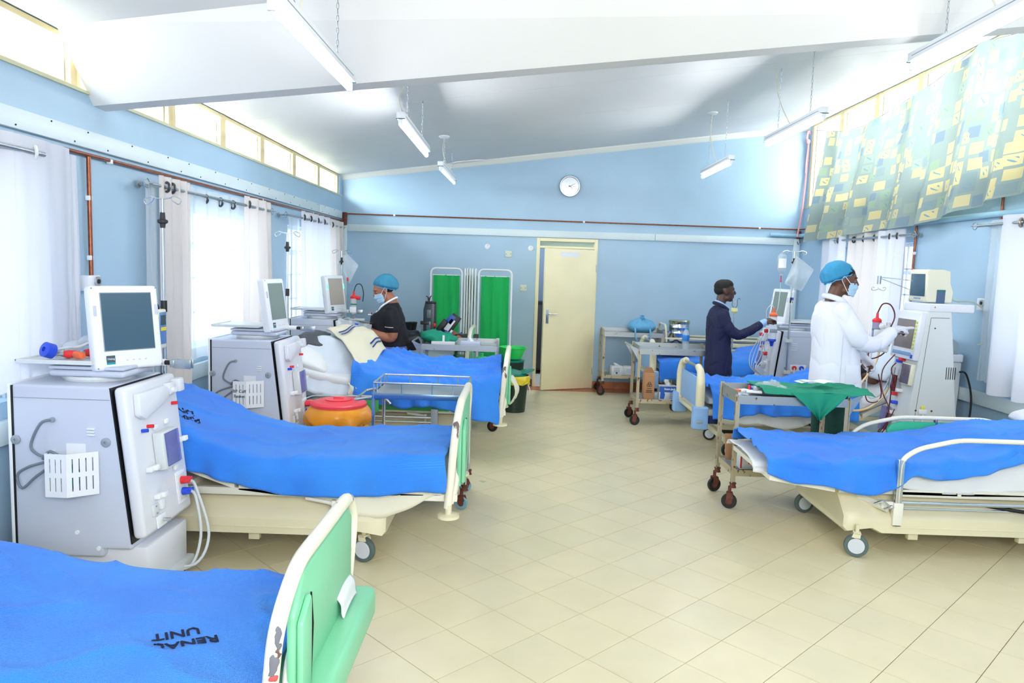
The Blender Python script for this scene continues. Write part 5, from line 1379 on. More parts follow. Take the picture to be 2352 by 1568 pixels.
# small yellow flask on a wire stand behind youth's machine
t = thing('wire_stand', 'small wire hook stand with yellow cup behind the hand', 'stand', (2.62, 8.9, .75))
G().cyl((0, 0, 0), (0, 0, .62), .008).obj('rod', M_CHROME, t)
G().lathe([(.012, .46), (.04, .49), (.04, .53), (.0, .53)], n=16).obj('cup', mat('pale_yellow', (226, 224, 160), .4), t)
for s in (-1, 1): G().tube([(0, 0, .53), (s*.03, 0, .56), (s*.03, 0, .63), (s*.05, 0, .65), (s*.06, 0, .63)], .003, 5, smooth=3).obj('hook', mat('dark_wire', (50, 70, 76), .4, .6), t)
G().lathe([(.05, 0), (.05, .02), (.01, .03)], n=16).obj('foot', M_GREYP, t)
# machine tangle lines on youth's machine front
t = thing('blood_line_set', 'clear tubing set hanging across front of the white machine', 'tubing', (2.83, 8.30, .9))
random.seed(5)
for k in range(5):
    y = -.14+.06*k
    G().tube([(-.02, y, .17), (-.08, y-.03, .05), (-.06-.02*k, y+.02, -.12), (-.14, y, -.25), (-.06, y+.05, -.33)], .0045, 6, smooth=5).obj('line', M_HOSE, t)
for y, z, mm_ in ((-.10, .17, M_RED), (-.02, .03, M_BLUEP), (-.12, -.08, M_RED), (.05, .12, M_RED), (-.05, -.2, M_WHITE), (-.12, -.18, M_WHITE)):
    G().box(-.07, -.03, y-.02, y+.02, z-.02, z+.02, .008).obj('line_clamp', mm_, t)
G().cyl((-.06, -.04, -.12), (-.06, -.04, .02), .014).obj('drip_chamber', M_CLEAR, t)

# ============================================================ cream machine by the doctor
X0, Y0 = 3.45, 6.19
t = mD = thing('dialysis_machine', 'tall cream dialysis machine touched by the doctor, monitor on top', 'machine', (X0, Y0, 0))
wy = .19
def LX(x): return x-X0
G().prism([(LX(3.20), .10), (LX(3.325), 1.42), (LX(3.35), 1.46), (LX(3.51), 1.46), (LX(3.53), 1.42), (LX(3.70), .10)], 'y', -wy, wy, .012, 3).obj('cabinet', M_MACHG, t)
g = G()
for a, b in (((LX(3.36), 1.385), (LX(3.51), 1.385)), ((LX(3.36), 1.385), (LX(3.265), .14)), ):
    A = Vector((a[0], 0, a[1])); B = Vector((b[0], 0, b[1])); g.tube([A+Vector((0, -wy-.0005, 0)), B+Vector((0, -wy-.0005, 0))], .0022, 4)
g.obj('panel_joint', mat('joint_brown', (120, 112, 104), .6), t)
G().box(LX(3.33), LX(3.705), -wy-.005, wy+.005, 1.43, 1.50, .012, 3).obj('top_shelf', M_MACHP, t)
FD = Matrix.Translation((LX(3.195), 0, .05)) @ Matrix.Rotation(R(5.6), 4, 'Y')
FM = fplane(-LX(3.20), .10, -LX(3.335), 1.46)
FM = Matrix.Diagonal((-1, 1, 1, 1)) @ FM   # mirror: faces -x
def fd(name, m, n0, n1, u0, u1, w0, w1, b=.004, par=None):
    g = G(); g.box(n0, n1, u0, u1, w0, w1, b)
    for v in g.bm.verts: v.co = FM @ v.co
    return g.obj(name, m, par or t)
sc_ = fd('screen_panel', M_MACHP, 0, .05, -wy, wy, .93, 1.33, .012)
fd('screen', mat('touch_screen', (126, 118, 116), .25), .05, .053, -wy+.06, wy-.04, 1.02, 1.26, .001, sc_)
for k in range(8): fd('menu_key', mat('key_yellow_green', (206, 214, 90), .4), .05, .055, -wy+.025, -wy+.05, 1.02+.03*k, 1.04+.03*k, .001, sc_)
fd('key_strip', mat('key_blue', (120, 156, 200), .4), .05, .053, -wy+.05, wy-.04, .96, .99, .001, sc_)
fd('stop_key', M_BLUEP, .05, .055, -wy+.02, -wy+.045, .945, .975, .001, sc_)
ph = fd('pump_box', M_MCREAM, 0, .04, -wy+.02, -wy+.17, .72, .90, .01)
fd('pump_cover', thin('smoked_cover', (120, 110, 130), .35, .08, .5), .04, .046, -wy+.03, -wy+.16, .73, .89, .003, ph)
g = G(); g.lathe([(0, 0), (.05, 0), (.05, .01), (0, .01)], n=24, m=Matrix.Translation((.034, -wy+.095, .81)) @ Matrix.Rotation(PI/2, 4, 'Y'))
for v in g.bm.verts: v.co = FM @ v.co
g.obj('pump_rotor', M_GREYP, ph)
for u, w_, mm_ in ((.06, .90, M_BLUEP), (.02, .92, M_RED), (.05, .62, M_RED), (.02, .55, M_BLUEP), (-.02, .66, M_WHITE), (.06, .76, M_WHITE), (.05, .46, M_WHITE), (-.03, .42, M_WHITE)):
    fd('line_clip', mm_, 0, .05, u-.018, u+.018, w_-.014, w_+.014, .006)
for u, z0_, z1_, mm_ in ((.03, .64, .78, M_BLOOD), (.08, .66, .84, M_CHROME)):
    g = G(); g.cyl((.05, u, z0_), (.05, u, z1_), .017)
    for v in g.bm.verts: v.co = FM @ v.co
    g.obj('drip_chamber', mm_, t)
g = G(); g.cyl((.05, .09, .30), (.05, .09, .50), .034)
for v in g.bm.verts: v.co = FM @ v.co
g.obj('dialysate_cartridge', mat('violet_cartridge', (104, 104, 150), .3), t)
for pts in (((.05, .10, .95), (.12, .12, .80), (.10, .1, .62), (.06, .03, .5), (.07, -.02, .36), (.09, .06, .22)), ((.05, .03, .78), (.09, .0, .7), (.06, .03, .6), (.05, .05, .42), (.08, .1, .25)), ((.05, .06, .88), (.10, .02, .82), (.05, -.0, .70)), ((.05, -.05, .5), (.07, -.03, .4), (.11, .08, .2), (.14, .12, .1))):
    g = G(); g.tube(pts, .005, 6, smooth=5)
    for v in g.bm.verts: v.co = FM @ v.co
    g.obj('blood_line', M_BLOOD, t)
for k in range(5): G().box(.07+.018*k, .076+.018*k, -wy-.0015, -wy+.001, .885, .985).obj('vent_slot', M_DGREY, t, smooth=False)
G().cyl((LX(3.40), -wy, 1.30), (LX(3.40), -wy-.002, 1.30), .006).obj('side_screw', M_DGREY, t)
for x in (3.30, 3.38, 3.43): G().cyl((LX(x), -wy, .62), (LX(x), -wy-.003, .62), .008).obj('rust_spot', M_RUST, t)
o = G().box(LX(3.32), LX(3.385), -wy-.02, -wy, .59, .635, .008).obj('side_coupling', M_WHITE, t)
G().box(LX(3.335), LX(3.37), -wy-.018, -wy-.002, .635, .66, .005).obj('yellow_tab', mat('tab_yellow', (232, 226, 96), .4), o)
G().tube([(LX(3.355), -wy-.012, .59), (LX(3.35), -wy-.02, .48), (LX(3.34), -wy-.02, .36)], .007, 6, smooth=4).obj('drain_tube', M_WHITE, o)
G().box(LX(3.18), LX(3.74), -wy-.01, wy+.01, .05, .11, .012).obj('base_plate', M_MACHG, t)
for sx in (LX(3.24), LX(3.68)):
    for sy in (-.15, .15): caster(t, sx, sy, .026, .02, tyre=M_DGREY, disc=M_GREYP, fork=M_GREYP, top=.055, name='base_caster')
# monitor
mo = G().prism([(LX(3.335), 1.53), (LX(3.325), 1.76), (LX(3.345), 1.775), (LX(3.47), 1.775), (LX(3.495), 1.765), (LX(3.515), 1.765), (LX(3.525), 1.66), (LX(3.55), 1.60), (LX(3.545), 1.51), (LX(3.345), 1.51)], 'y', -.14, .13, .008, 2).obj('monitor', M_MCREAM, t)
G().box(LX(3.326), LX(3.332), -.115, .105, 1.555, 1.745, .002).obj('screen', M_LCD, mo)
for k in range(6): G().box(LX(3.331), LX(3.336), -.05+.018*k, -.04+.018*k, 1.530, 1.542).obj('key', mat('key_blue', (120, 156, 200), .4), mo, smooth=False)
G().box(LX(3.415), LX(3.485), -.143, -.139, 1.50, 1.60, .002).obj('side_window', mat('side_window_blue', (70, 96, 130), .3), mo)
G().box(LX(3.415), LX(3.485), -.145, -.140, 1.60, 1.612, .001).obj('side_vent', M_TEAL, mo)
G().prism([(LX(3.375), 1.465), (LX(3.39), 1.465), (LX(3.3825), 1.48)], 'y', -wy-.007, -wy-.005).obj('warning_sign', M_ORANGE, t)
# infusion arm
po = G().cyl((LX(3.33), .22, .6), (LX(3.40), .22, 1.74), .010).obj('infusion_pole', M_CHROME, t)
G().cyl((LX(3.395), .22, 1.70), (LX(3.402), .22, 1.78), .015).obj('pole_top', M_RED, po)
G().tube([(LX(3.39), .22, 1.68), (LX(3.14), .25, 1.70)], .0035, 6).tube([(LX(3.385), .22, 1.60), (LX(3.14), .25, 1.69)], .0035, 6).obj('wire_arm', M_CHROME, po)
G().cyl((LX(3.13), .25, 1.64), (LX(3.13), .25, 1.71), .016).obj('arm_socket', M_STEEL, po)
for s in (-1, 1): G().tube([(LX(3.13), .25, 1.64), (LX(3.13), .25, 1.60), (LX(3.13)+s*.05, .25, 1.585), (LX(3.13)+s*.06, .25, 1.61), (LX(3.13)+s*.035, .25, 1.61)], .003, 5, smooth=4).obj('hook', M_CHROME, po)
# dialyser on an arm
t = canister('purple dialyser with red cap clamped left of the cream machine', (3.13, 6.42, 1.16), body=mat('dialyser_purple', (150, 140, 178), .3), cap=M_RED, low=M_BLUEP, band=M_TEAL)
G().box(-.036, .036, -.037, -.033, .0, .09, .002).obj('label', M_PAPER, t)
for z in (.12, -.08): G().ball((.03, -.02, z), .03, .03, .03).cyl((.03, -.02, z), (.10, -.01, z-.02), .016).obj('elbow', M_WHITE, t)
G().tube([(0, 0, .23), (.04, 0, .31), (.11, 0, .30), (.15, 0, .2), (.10, .0, .06)], .006, 7, smooth=5).tube([(0, 0, -.07), (-.05, 0, -.12), (-.03, 0, -.17), (.08, 0, -.12), (.15, 0, .02)], .006, 7, smooth=5).obj('blood_line', M_BLOOD, t)
G().cyl((.10, .0, -.10), (.10, 0, .15), .018).obj('holder_column', M_MACHG, t)
G().box(.10, .22, -.015, .015, .02, .05, .004).obj('holder_arm', M_MACHG, t)
# loops of amber and clear hose hanging in front of the machine
t = mD; HO = Vector((3.05-X0, 6.50-Y0, .55))
G().tube([HO+Vector(q) for q in [(.16, 0, .50), (.12, 0, .36), (-.02, 0, .15), (-.10, 0, .05), (-.06, 0, -.03), (.08, 0, -.02), (.20, -.02, .08), (.26, -.02, .18)]], .010, 8, smooth=6).obj('amber_hose', M_AMBER, t)
G().tube([HO+Vector(q) for q in [(.10, .02, .48), (.08, .02, .2), (.12, .02, .08), (.22, .02, .12), (.27, .0, .26)]], .008, 8, smooth=6).obj('clear_hose', M_HOSE, t)
G().tube([HO+Vector(q) for q in [(.05, -.02, .16), (.08, -.02, .06), (.16, -.02, .05), (.20, -.02, .12), (.16, -.02, .3)]], .005, 6, smooth=5).obj('blood_line', M_BLOOD, t)
# cable from the monitor and wall
t = thing('monitor_cable', 'thin olive cable curving from the cream monitor past the outlet', 'cable', (3.56, 6.10, 1.55))
G().tube([(0, 0, 0), (.05, 0, -.03), (.18, 0, -.03), (.30, .02, -.10), (.335, .02, -.22), (.30, .0, -.36), (.25, 0, -.38)], .0055, 6, smooth=6).obj('cable', mat('olive_cable', (170, 176, 150), .5), t)
t = thing('power_cable', 'black power cable hanging down the wall beside grey cabinet', 'cable', (3.90, 6.30, .30))
G().tube([(-.12, -.05, .62), (-.06, -.05, .60), (.0, -.05, .40), (-.01, -.05, .15), (-.10, -.06, -.08), (-.12, -.1, -.28)], .008, 8, smooth=6).obj('cable', M_BLACK, t)
t = thing('water_cabinet', 'grey cabinet with clear lid standing behind the cream machine', 'cabinet', (3.72, 6.62, 0))
G().prism([(-.18, .04), (-.20, .98), (.19, .98), (.17, .04)], 'y', -.18, .18, .012).obj('cabinet_body', mat('cab_lgrey', (206, 212, 216), .4), t)
G().box(-.205, .20, -.185, .185, .98, 1.05, .014, 3).obj('top_rim', M_MACHP, t)
G().prism([(-.18, 1.05), (-.18, 1.22), (.08, 1.20), (.16, 1.14), (.17, 1.05)], 'y', -.17, .17, .01).obj('clear_lid', thin('lid_smoke', (190, 204, 208), .45, .1, .5), t)
G().tube([(-.15, -.19, 1.10), (-.08, -.2, 1.08), (-.02, -.2, 1.075)], .012, 8).tube([(-.02, -.2, 1.06), (-.02, -.2, 1.09)], .02, 8).obj('blue_connector', mat('sky_plastic', (50, 150, 214), .4), t)
for k in (-.12, .12): G().cyl((k, 0, .0), (k, 0, .045), .03).obj('foot', M_DGREY, t)

# ============================================================ trolleys
def trolley(label, x, y, L, Wd, zt, zs, handle=1, style='worn', tyre=M_BLACK, fork=M_RUST, r=.055, hub=None, rz=0):
    """two tier dressing trolley; tray floors at zt and zs; handle on the +x (1) or -x (-1) end"""
    t = thing('steel_trolley', label, 'trolley', (x, y, 0), rz)
    hx, hy = L/2, Wd/2
    legm = {'worn': M_LEGW, 'chrome': M_CHROME, 'steel': M_STEEL}[style]
    ring = style == 'chrome'
    zw = r*2+.065
    for sx in (-1, 1):
        for sy in (-1, 1):
            g = G()
            if ring: g.cyl((sx*hx, sy*hy, zw), (sx*hx, sy*hy, zt+.01), .0125)
            else:
                g.box(sx*hx-.016, sx*hx+.016, sy*hy-.003, sy*hy+.003, zw, zt+(.05 if sy > 0 else .0), .001).box(sx*(hx+.013)-.003, sx*(hx+.013)+.003, sy*hy-.016*(1 if sy < 0 else 1), sy*hy+.016, zw, zt+.02, .001)
            g.obj('leg', legm, t, smooth=ring)
            o = G().cyl((sx*hx, sy*hy, zw-.02), (sx*hx, sy*hy, zw+.02), .018).lathe([(.026, 0), (.02, .02), (.026, .035)], c=(sx*hx, sy*hy, zw-.02), n=12).obj('leg_collar', fork, t)
            caster(o, sx*hx-.02, sy*hy, r, .026, rz=(.35*sy), tyre=tyre, disc=hub or M_RUST, fork=fork, top=zw-.01, dr=.5)
    rim = .045
    # top tray: floor and four rims
    tr = G().box(-hx, hx, -hy, hy, zt-.012, zt-.004, .002).obj('top_tray', M_STEEL, t)
    if ring:
        for a in ((-hx-.01, hx+.01, -hy-.012, -hy-.004), (-hx-.01, hx+.01, hy+.004, hy+.012), (-hx-.014, -hx-.006, -hy, hy), (hx+.006, hx+.014, -hy, hy)):
            G().box(*a, zt-.04, zt, .002).obj('tray_rim', mat('blue_steel', (120, 150, 186), .25, .85), tr)
        zr = zt+.068
        G().tube(rbend([(-hx, -hy, zr), (hx, -hy, zr), (hx, hy, zr), (-hx, hy, zr), (-hx, -hy, zr)], .03, 4), .0065, 8).obj('guard_rail', M_CHROME, tr)
        for px_ in (-hx, -hx+.02, -hx*.4, hx*.25, hx*.7, hx):
            for sy in (-1, 1): G().cyl((px_, sy*hy, zt-.02), (px_, sy*hy, zr), .0045, n=8).obj('rail_post', M_CHROME, tr)
        for sx in (-1, 1):
            for py_ in (-hy*.4, hy*.3): G().cyl((sx*hx, py_, zt-.02), (sx*hx, py_, zr), .0045, n=8).obj('rail_post', M_CHROME, tr)
    else:
        for a in ((-hx, hx, -hy-.004, -hy), (-hx, hx, hy, hy+.004), (-hx-.004, -hx, -hy, hy), (hx, hx+.004, -hy, hy)):
            G().box(*a, zt-.05, zt+(.0 if a[2] < -hy+.001 and a[3] < 0 else .03)+.012, .001).obj('tray_rim', M_STEELW, tr, smooth=False)
    sh = G().box(-hx, hx, -hy, hy, zs-.01, zs-.003, .001).obj('lower_shelf', M_STEELW if not ring else M_STEEL, t)
    for a in ((-hx, hx, -hy-.004, -hy), (-hx, hx, hy, hy+.004), (-hx-.004, -hx, -hy, hy), (hx, hx+.004, -hy, hy)):
        G().box(*a, zs-.035, zs+.012, .001).obj('shelf_rim', M_STEELW if style != 'worn' else M_LEGW, sh, smooth=False)
    s = handle
    if ring: G().tube(rbend([(s*hx, -hy, zt-.03), (s*(hx+.13), -hy+.0, zt-.055), (s*(hx+.13), hy, zt-.055), (s*hx, hy, zt-.03)], .03, 4), .010, 8).obj('push_handle', M_CHROME, t)
    else:
        h = G()
        for sy in (-1, 1):
            h.prism([(s*hx, zt-.12), (s*(hx+.012), zt-.12), (s*(hx+.10), zt+.03), (s*(hx+.09), zt+.04), (s*(hx+.0), zt+.0)], 'y', sy*hy-.002, sy*hy+.002)
        h.cyl((s*(hx+.094), -hy, zt+.032), (s*(hx+.094), hy, zt+.032), .010)
        h.obj('push_handle', M_STEEL, t, smooth=True)
    return t
T1 = trolley('nearest rusty legged trolley draped with green cloth at right bed', 1.99, 5.415, .78, .41, .815, .275, 1)
T2 = trolley('worn steel trolley holding a water bottle and glove cartons', 1.745, 8.215, .78, .43, .835, .28, -1)
T3 = trolley('steel trolley against back wall carrying the blue cloth bundle', 1.58, 10.08, .78, .42, .85, .27, 1)
TL = trolley('polished chrome trolley with guard rail between left beds', -.64, 5.19, .64, .40, .80, .21, -1, 'chrome', tyre=mat('light_blue_tyre', (120, 164, 182), .5), r=.045)
T4 = trolley('steel trolley with green drape behind third left bed', -.57, 7.67, .76, .44, .87, .25, -1, 'steel')
# nearest right trolley: green cloth, papers, plastic
def gcloth(u, v):
    # draped heap over the right half of the tray, tip hanging off the near edge
    x = 1.78+.78*u; y = 5.62-.44*v
    z = .872+.015*nz(x*9, y*9)+.028*abs(nz(x*5, y*14, 2))
    if v > .9 : pass
    h = max(0, v-.86)/.14
    z -= h*.02
    return Vector((x, y, z))
g = G(); g.grid(lambda u, v: gcloth(u, v)-Vector((2.15, 5.38, .86)), 60, 40)
o = g.obj('green_cloth', M_CLOTHG, None, ang=180); o.location = (2.15, 5.38, .86)
tag(o, 'dark green cloth with a hanging corner on the nearest right trolley', 'cloth')
md = o.modifiers.new('thickness', 'SOLIDIFY'); md.thickness = .004
def tip(u, v):
    w_ = .19*(1-v)**1.1+.012
    x = 2.16+(u-.5)*2*w_+.01*v; y = 5.175-.02*math.sin(v*PI)-.012*math.sin(u*14+v*3)*(.4+v)
    return Vector((x, y-.01, .868-.19*v))
g = G(); g.grid(lambda u, v: tip(u, v)-Vector((2.15, 5.38, .86)), 26, 20); g.obj('hanging_corner', M_CLOTHG, o, ang=180)
for k, (x, y, rz, sx, sy, lb) in enumerate(((2.14, 5.36, 12, .075, .05, 'printed white leaflet lying left on the green cloth'), (2.29, 5.40, 30, .085, .055, 'folded white paper lying right on the green cloth'))):
    t = thing('paper', lb, 'paper', (x, y, .918), R(rz))
    g = G(); g.grid(lambda u, v: ((u-.5)*2*sx, (v-.5)*2*sy, .012*math.sin(u*3)), 8, 2); g.obj('sheet', M_PAPER, t)
    if k == 0:
        for q in range(5): G().box(-.06, .03, -.04+.016*q, -.035+.016*q, .008, .0095).obj('print_line', M_GREYP, t, smooth=False)
t = thing('plastic_packaging', 'heap of clear plastic wrapping on the nearest right trolley', 'packaging', (1.90, 5.42, .83))
for k, (x, y, z, r_) in enumerate(((-.04, .02, .03, .06), (.03, .03, .045, .055), (-.10, -.02, .02, .045), (.06, -.05, .03, .04))):
    g = G(); g.ball((x, y, z), r_*1.2, r_, r_*.6, 14, 10)
    for v in g.bm.verts: v.co += v.co.normalized()*.25*r_*nz(v.co.x*40, v.co.y*40, v.co.z*40+k)*2
    g.obj('film', M_FILM, t)
for k, (x, y, rz, m_, lb) in enumerate(((1.66, 5.34, 30, M_PAPER, 'white printed packet with orange end by trolley corner'), (1.74, 5.30, -15, M_PAPER, 'small white swab packet beside the plastic wrapping'), (1.79, 5.45, 50, M_PAPER, 'flat white packet near back rim of the nearest right trolley'))):
    t = thing('packet', lb, 'packet', (x, y, .835), R(rz))
    G().box(-.055, .055, -.025, .025, 0, .018, .005).obj('wrapper', m_, t)
    if k == 0: G().box(-.056, -.03, -.026, .026, .004, .0205, .003).obj('orange_end', M_ORANGE, t)
    else: G().box(-.01, .03, -.02, .02, .0175, .0195).obj('print_block', M_GREYP, t, smooth=False)
for k, (x, c) in enumerate(((1.735, M_RED), (1.755, M_BLUEP))):
    t = thing('syringe_cap', ('small red cap standing among the trolley packets', 'small blue cap standing among the trolley packets')[k], 'cap', (x, 5.40, .835))
    G().lathe([(.010, 0), (.010, .03), (.006, .04), (0, .04)], n=12).obj('cap', c, t)
def carton(name, label, c, sx, sy, sz, m, rz=0, cat='box', printfn=None):
    t = thing(name, label, cat, c, R(rz))
    G().box(-sx/2, sx/2, -sy/2, sy/2, 0, sz, .003).obj('carton', m, t)
    if printfn: printfn(t, sx, sy, sz)
    return t
def pr_do(t, sx, sy, sz):
    G().box(-sx/2, -sx/2+.012, -sy/2-.0012, -sy/2, .01, sz-.005).box(-sx/2, sx/2, -sy/2-.0012, -sy/2, sz-.015, sz-.005).obj('red_border', M_RED, t, smooth=False)
    text('DO', .07, M_RED, t, frame((-.03, -sy/2-.0014, sz*.42), (1, 0, 0), (0, 0, 1)), 'print_word', .0004, bold=.003)
carton('carton', 'white carton with red lettering under the nearest right trolley', (1.80, 5.36, .277), .28, .20, .155, M_BOXW, printfn=pr_do)
t = thing('brown_folder', 'brown card flap leaning on the lower shelf of nearest right trolley', 'folder', (1.645, 5.52, .278))
G().box(-.02, .08, -.003, .003, 0, .2, .001, m=Matrix.Rotation(R(-14), 4, 'X')).obj('card', M_CARD, t)
carton('carton', 'brown carton with punched hole under the green cloth corner', (2.12, 5.32, .277), .16, .16, .22, M_CARD)
# worn steel trolley (T2) things
t = thing('water_bottle', 'clear plastic water bottle with blue label and cap on trolley', 'bottle', (1.885, 8.16, .834))
G().lathe([(0, 0), (.036, 0), (.038, .01), (.036, .03), (.038, .05), (.036, .07), (.038, .09), (.0385, .17), (.03, .20), (.014, .225), (.013, .24), (0, .24)], n=24).obj('bottle', thin('bottle_clear', (220, 234, 244), .6, .05, .6), t)
G().lathe([(.0392, .10), (.0395, .101), (.0395, .165), (.0392, .166)], n=24).obj('label', mat('label_blue', (36, 126, 220), .4), t)
G().lathe([(.016, .228), (.016, .245), (.0, .247)], n=16).obj('cap', mat('cap_blue', (60, 150, 232), .4), t)
def pr_bio(t, sx, sy, sz):
    c = Vector((0, -sy/2-.001, sz*.55))
    g = G()
    for k in range(3):
        a = PI/2+k*2*PI/3
        cc = c+Vector((.014*math.cos(a), 0, .014*math.sin(a)))
        pts = []
        for q in range(14):
            b = a+R(-140)+R(280)*q/13
            pts.append(cc+Vector((.015*math.cos(b+0), 0, .015*math.sin(b))))
        g.tube(pts, .0028, 5)
    g.tube([c+Vector((.010*math.cos(2*PI*i/16), 0, .010*math.sin(2*PI*i/16))) for i in range(16)], .0022, 5, closed=True)
    g.obj('hazard_symbol', mat('brown_ink', (60, 40, 32), .8), t)
    for k, (w_, z) in enumerate(((.05, .40), (.07, .33), (.06, .29), (.075, .25))): G().box(-w_/2, w_/2, -sy/2-.0012, -sy/2, sz*z, sz*z+.006).obj('print_line', MATS['brown_ink'], t, smooth=False)
    G().prism([(-sx/2, sz), (sx/2, sz), (sx*.25, sz+.05), (-sx*.25, sz+.05)], 'y', -.003, .003).obj('top_flap', M_CARD, t)
carton('sharps_carton', 'tall brown biohazard carton on the worn trolley lower shelf', (1.49, 8.12, .279), .115, .12, .30, M_CARD, printfn=pr_bio)
M_BPRINT = mat('carton_blue_ink', (36, 96, 190), .6)
def pr_nj(t, sx, sy, sz):
    G().box(-sx/2, sx/2, -sy/2-.0012, -sy/2, sz*.55, sz*.97).obj('blue_band', M_BPRINT, t, smooth=False)
    text('Exam-Jack', .03, M_PAPER, t, frame((.02, -sy/2-.0016, sz*.78), (1, 0, 0), (0, 0, 1)), 'print_word', .0003, bold=.001)
    g = G(); g.prism([(-sx/2+.01, .01), (-sx/2+.055, .01), (-sx/2+.065, .06), (-sx/2+.05, .10), (-sx/2+.03, .115), (-sx/2+.012, .08)], 'y', -sy/2-.0016, -sy/2-.0008); g.obj('glove_picture', M_BPRINT, t, smooth=False)
    for k in range(4): G().box(.02, .06, -sy/2-.0012, -sy/2, .02+.018*k, .026+.018*k).obj('print_line', M_BPRINT, t, smooth=False)
    g = G(); g.grid(lambda u, v: ((u-.5)*.06+.01*math.sin(v*6), .01*math.sin(u*7), sz-.005+.07*v), 8, 8); g.obj('glove_tuft', M_SHEET, t, ang=180)
carton('glove_carton', 'blue and white glove carton with glove picture on the lower shelf', (1.70, 8.13, .279), .19, .12, .155, M_BOXW, printfn=pr_nj)
def pr_lab(t, sx, sy, sz):
    text('Libridium', .032, M_BPRINT, t, frame((-.01, -sy/2-.0012, sz*.78), (1, 0, 0), (0, 0, 1)), 'print_word', .0003, bold=.001)
    G().box(-sx*.4, sx*.4, -sy/2-.0012, -sy/2, sz*.58, sz*.62).obj('print_line', M_BPRINT, t, smooth=False)
    G().box(sx*.18, sx*.4, -sy/2-.0012, -sy/2, sz*.36, sz*.46).obj('print_tab', M_BPRINT, t, smooth=False)
    G().box(-sx*.2, sx*.3, -sy/2-.0012, -sy/2, sz*.2, sz*.23).obj('print_line', M_GREYP, t, smooth=False)
    G().box(-sx/2, -sx/2+.04, -.002, .002, sz-.002, sz+.085, .001, m=Matrix.Translation((0, 0, 0)) @ Matrix.Rotation(R(8), 4, 'Y')).obj('open_flap', M_BOXW, t)
carton('glove_carton', 'plain white carton with blue lettering and a raised flap', (1.91, 8.12, .279), .18, .12, .155, M_BOXW, printfn=pr_lab)
t = thing('clear_tub', 'small clear plastic tub between brown and blue cartons', 'tub', (1.575, 8.10, .279)); G().lathe([(0, 0), (.03, 0), (.036, .08), (.033, .08), (.027, .004), (0, .004)], n=16, sx=1).obj('tub', M_CLEAR, t)
# back wall trolley: cloth bundle, cartons
t = thing('cloth_bundle', 'pale blue tied cloth bundle on the back wall trolley', 'bundle', (1.72, 10.08, .85))
g = G(); g.ball((0, 0, .082), .19, .15, .098, 40, 24)
for v in g.bm.verts:
    a = math.atan2(v.co.y, v.co.x); k = max(0, v.co.z-.05)/.11
    v.co *= 1+.07*math.sin(a*11)*k+.05*nz(v.co.x*12, v.co.y*12, v.co.z*12)
g.obj('bundle', M_BUNDLE, t, ang=180)
G().lathe([(.05, .135), (.03, .155), (.022, .18), (.036, .205), (.018, .215), (.03, .235), (0, .245)], n=14).obj('knot', M_BUNDLE, t)
for x in (-.11, .09): G().tube([(x, -.12, .06), (x-.01, -.215, .035), (x-.01, -.225, -.03), (x+.02, -.225, -.10), (x+.025, -.225, -.14)], [.012, .009], 7, smooth=4).obj('tie_end', M_BUNDLE, t)
def pr_wh(t, sx, sy, sz):
    for k in range(5): G().box(-.05, .03, -sy/2-.001, -sy/2, sz*.35+.013*k, sz*.35+.017+.013*k-.012).obj('print_line', M_GREYP, t, smooth=False)
    G().cyl((-.01, -sy/2-.001, .03), (-.01, -sy/2, .03), .014).obj('green_dot', M_TEAL, t)
    g = G(); g.grid(lambda u, v: ((u-.5)*.07+.01*math.sin(v*6), .01*math.sin(u*7), sz-.005+.05*v*(1-.5*u)), 8, 6); g.obj('glove_tuft', M_SHEET, t, ang=180)
carton('glove_carton', 'left white glove carton on back wall trolley lower shelf', (1.39, 10.0, .27), .16, .12, .12, M_BOXW, 6, printfn=pr_wh)
carton('glove_carton', 'second white glove carton, turned, on back wall trolley shelf', (1.56, 10.02, .27), .15, .12, .12, M_BOXW, -12, printfn=lambda t, a, b, c: G().box(-.03, .05, -b/2-.001, -b/2, .03, .09).obj('print_block', mat('pale_print', (190, 200, 214), .6), t, smooth=False))
carton('carton', 'dark blue carton at the end of back wall trolley shelf', (1.72, 10.0, .27), .10, .12, .14, mat('navy_carton', (36, 52, 110), .6))
for k, (x, lb) in enumerate(((1.80, 'red and white bottle on back wall trolley shelf, left one'), (1.86, 'red and white bottle on back wall trolley shelf, right one'))):
    t = thing('spray_bottle', lb, 'bottle', (x, 9.98, .27)); G().lathe([(0, 0), (.026, 0), (.026, .12), (.012, .15), (0, .15)], n=16).obj('body', M_BOXW, t)
    G().lathe([(.0265, .03), (.0265, .09)], n=16).obj('red_label', M_RED, t); G().lathe([(.014, .148), (.014, .175), (0, .175)], n=12).obj('cap', M_ORANGE, t)
# teal stretcher trolley along the back wall with steel drum
t = thing('stretcher', 'cream framed stretcher with teal pads along the back wall', 'stretcher', (2.72, 10.10, 0))
for s in (-1, 1): G().tube(rbend([(-.72, s*.24, .80), (.95, s*.24, .80)], .03), .014, 8).obj('frame_rail', M_CREAM, t)
G().tube(rbend([(-.68, -.24, .60), (-.72, -.24, .98), (-.72, .20, .98), (-.68, .24, .60)], .07, 5), .014, 8).obj('end_hoop', M_CREAM, t)
G().box(-.66, .95, -.23, .23, .765, .79, .003).obj('top_plate', M_STEEL, t)
G().box(-.05, .95, -.24, -.20, .70, .76, .012, 3).obj('upper_rim', M_CREAM, t)
G().box(-.6, .95, -.22, .22, .64, .70, .02, 3).obj('pad', M_GREEND, t); G().box(-.6, .95, -.22, .22, .54, .60, .02, 3).obj('pad', M_GREEND, t)
for sx in (-.6, .85):
    for sy in (-.2, .2): G().cyl((sx, sy, .1), (sx, sy, .78), .014).obj('leg', M_CREAM, t); caster(t, sx, sy, .05, .025, tyre=M_BLACK, disc=M_GREYP, top=.12)
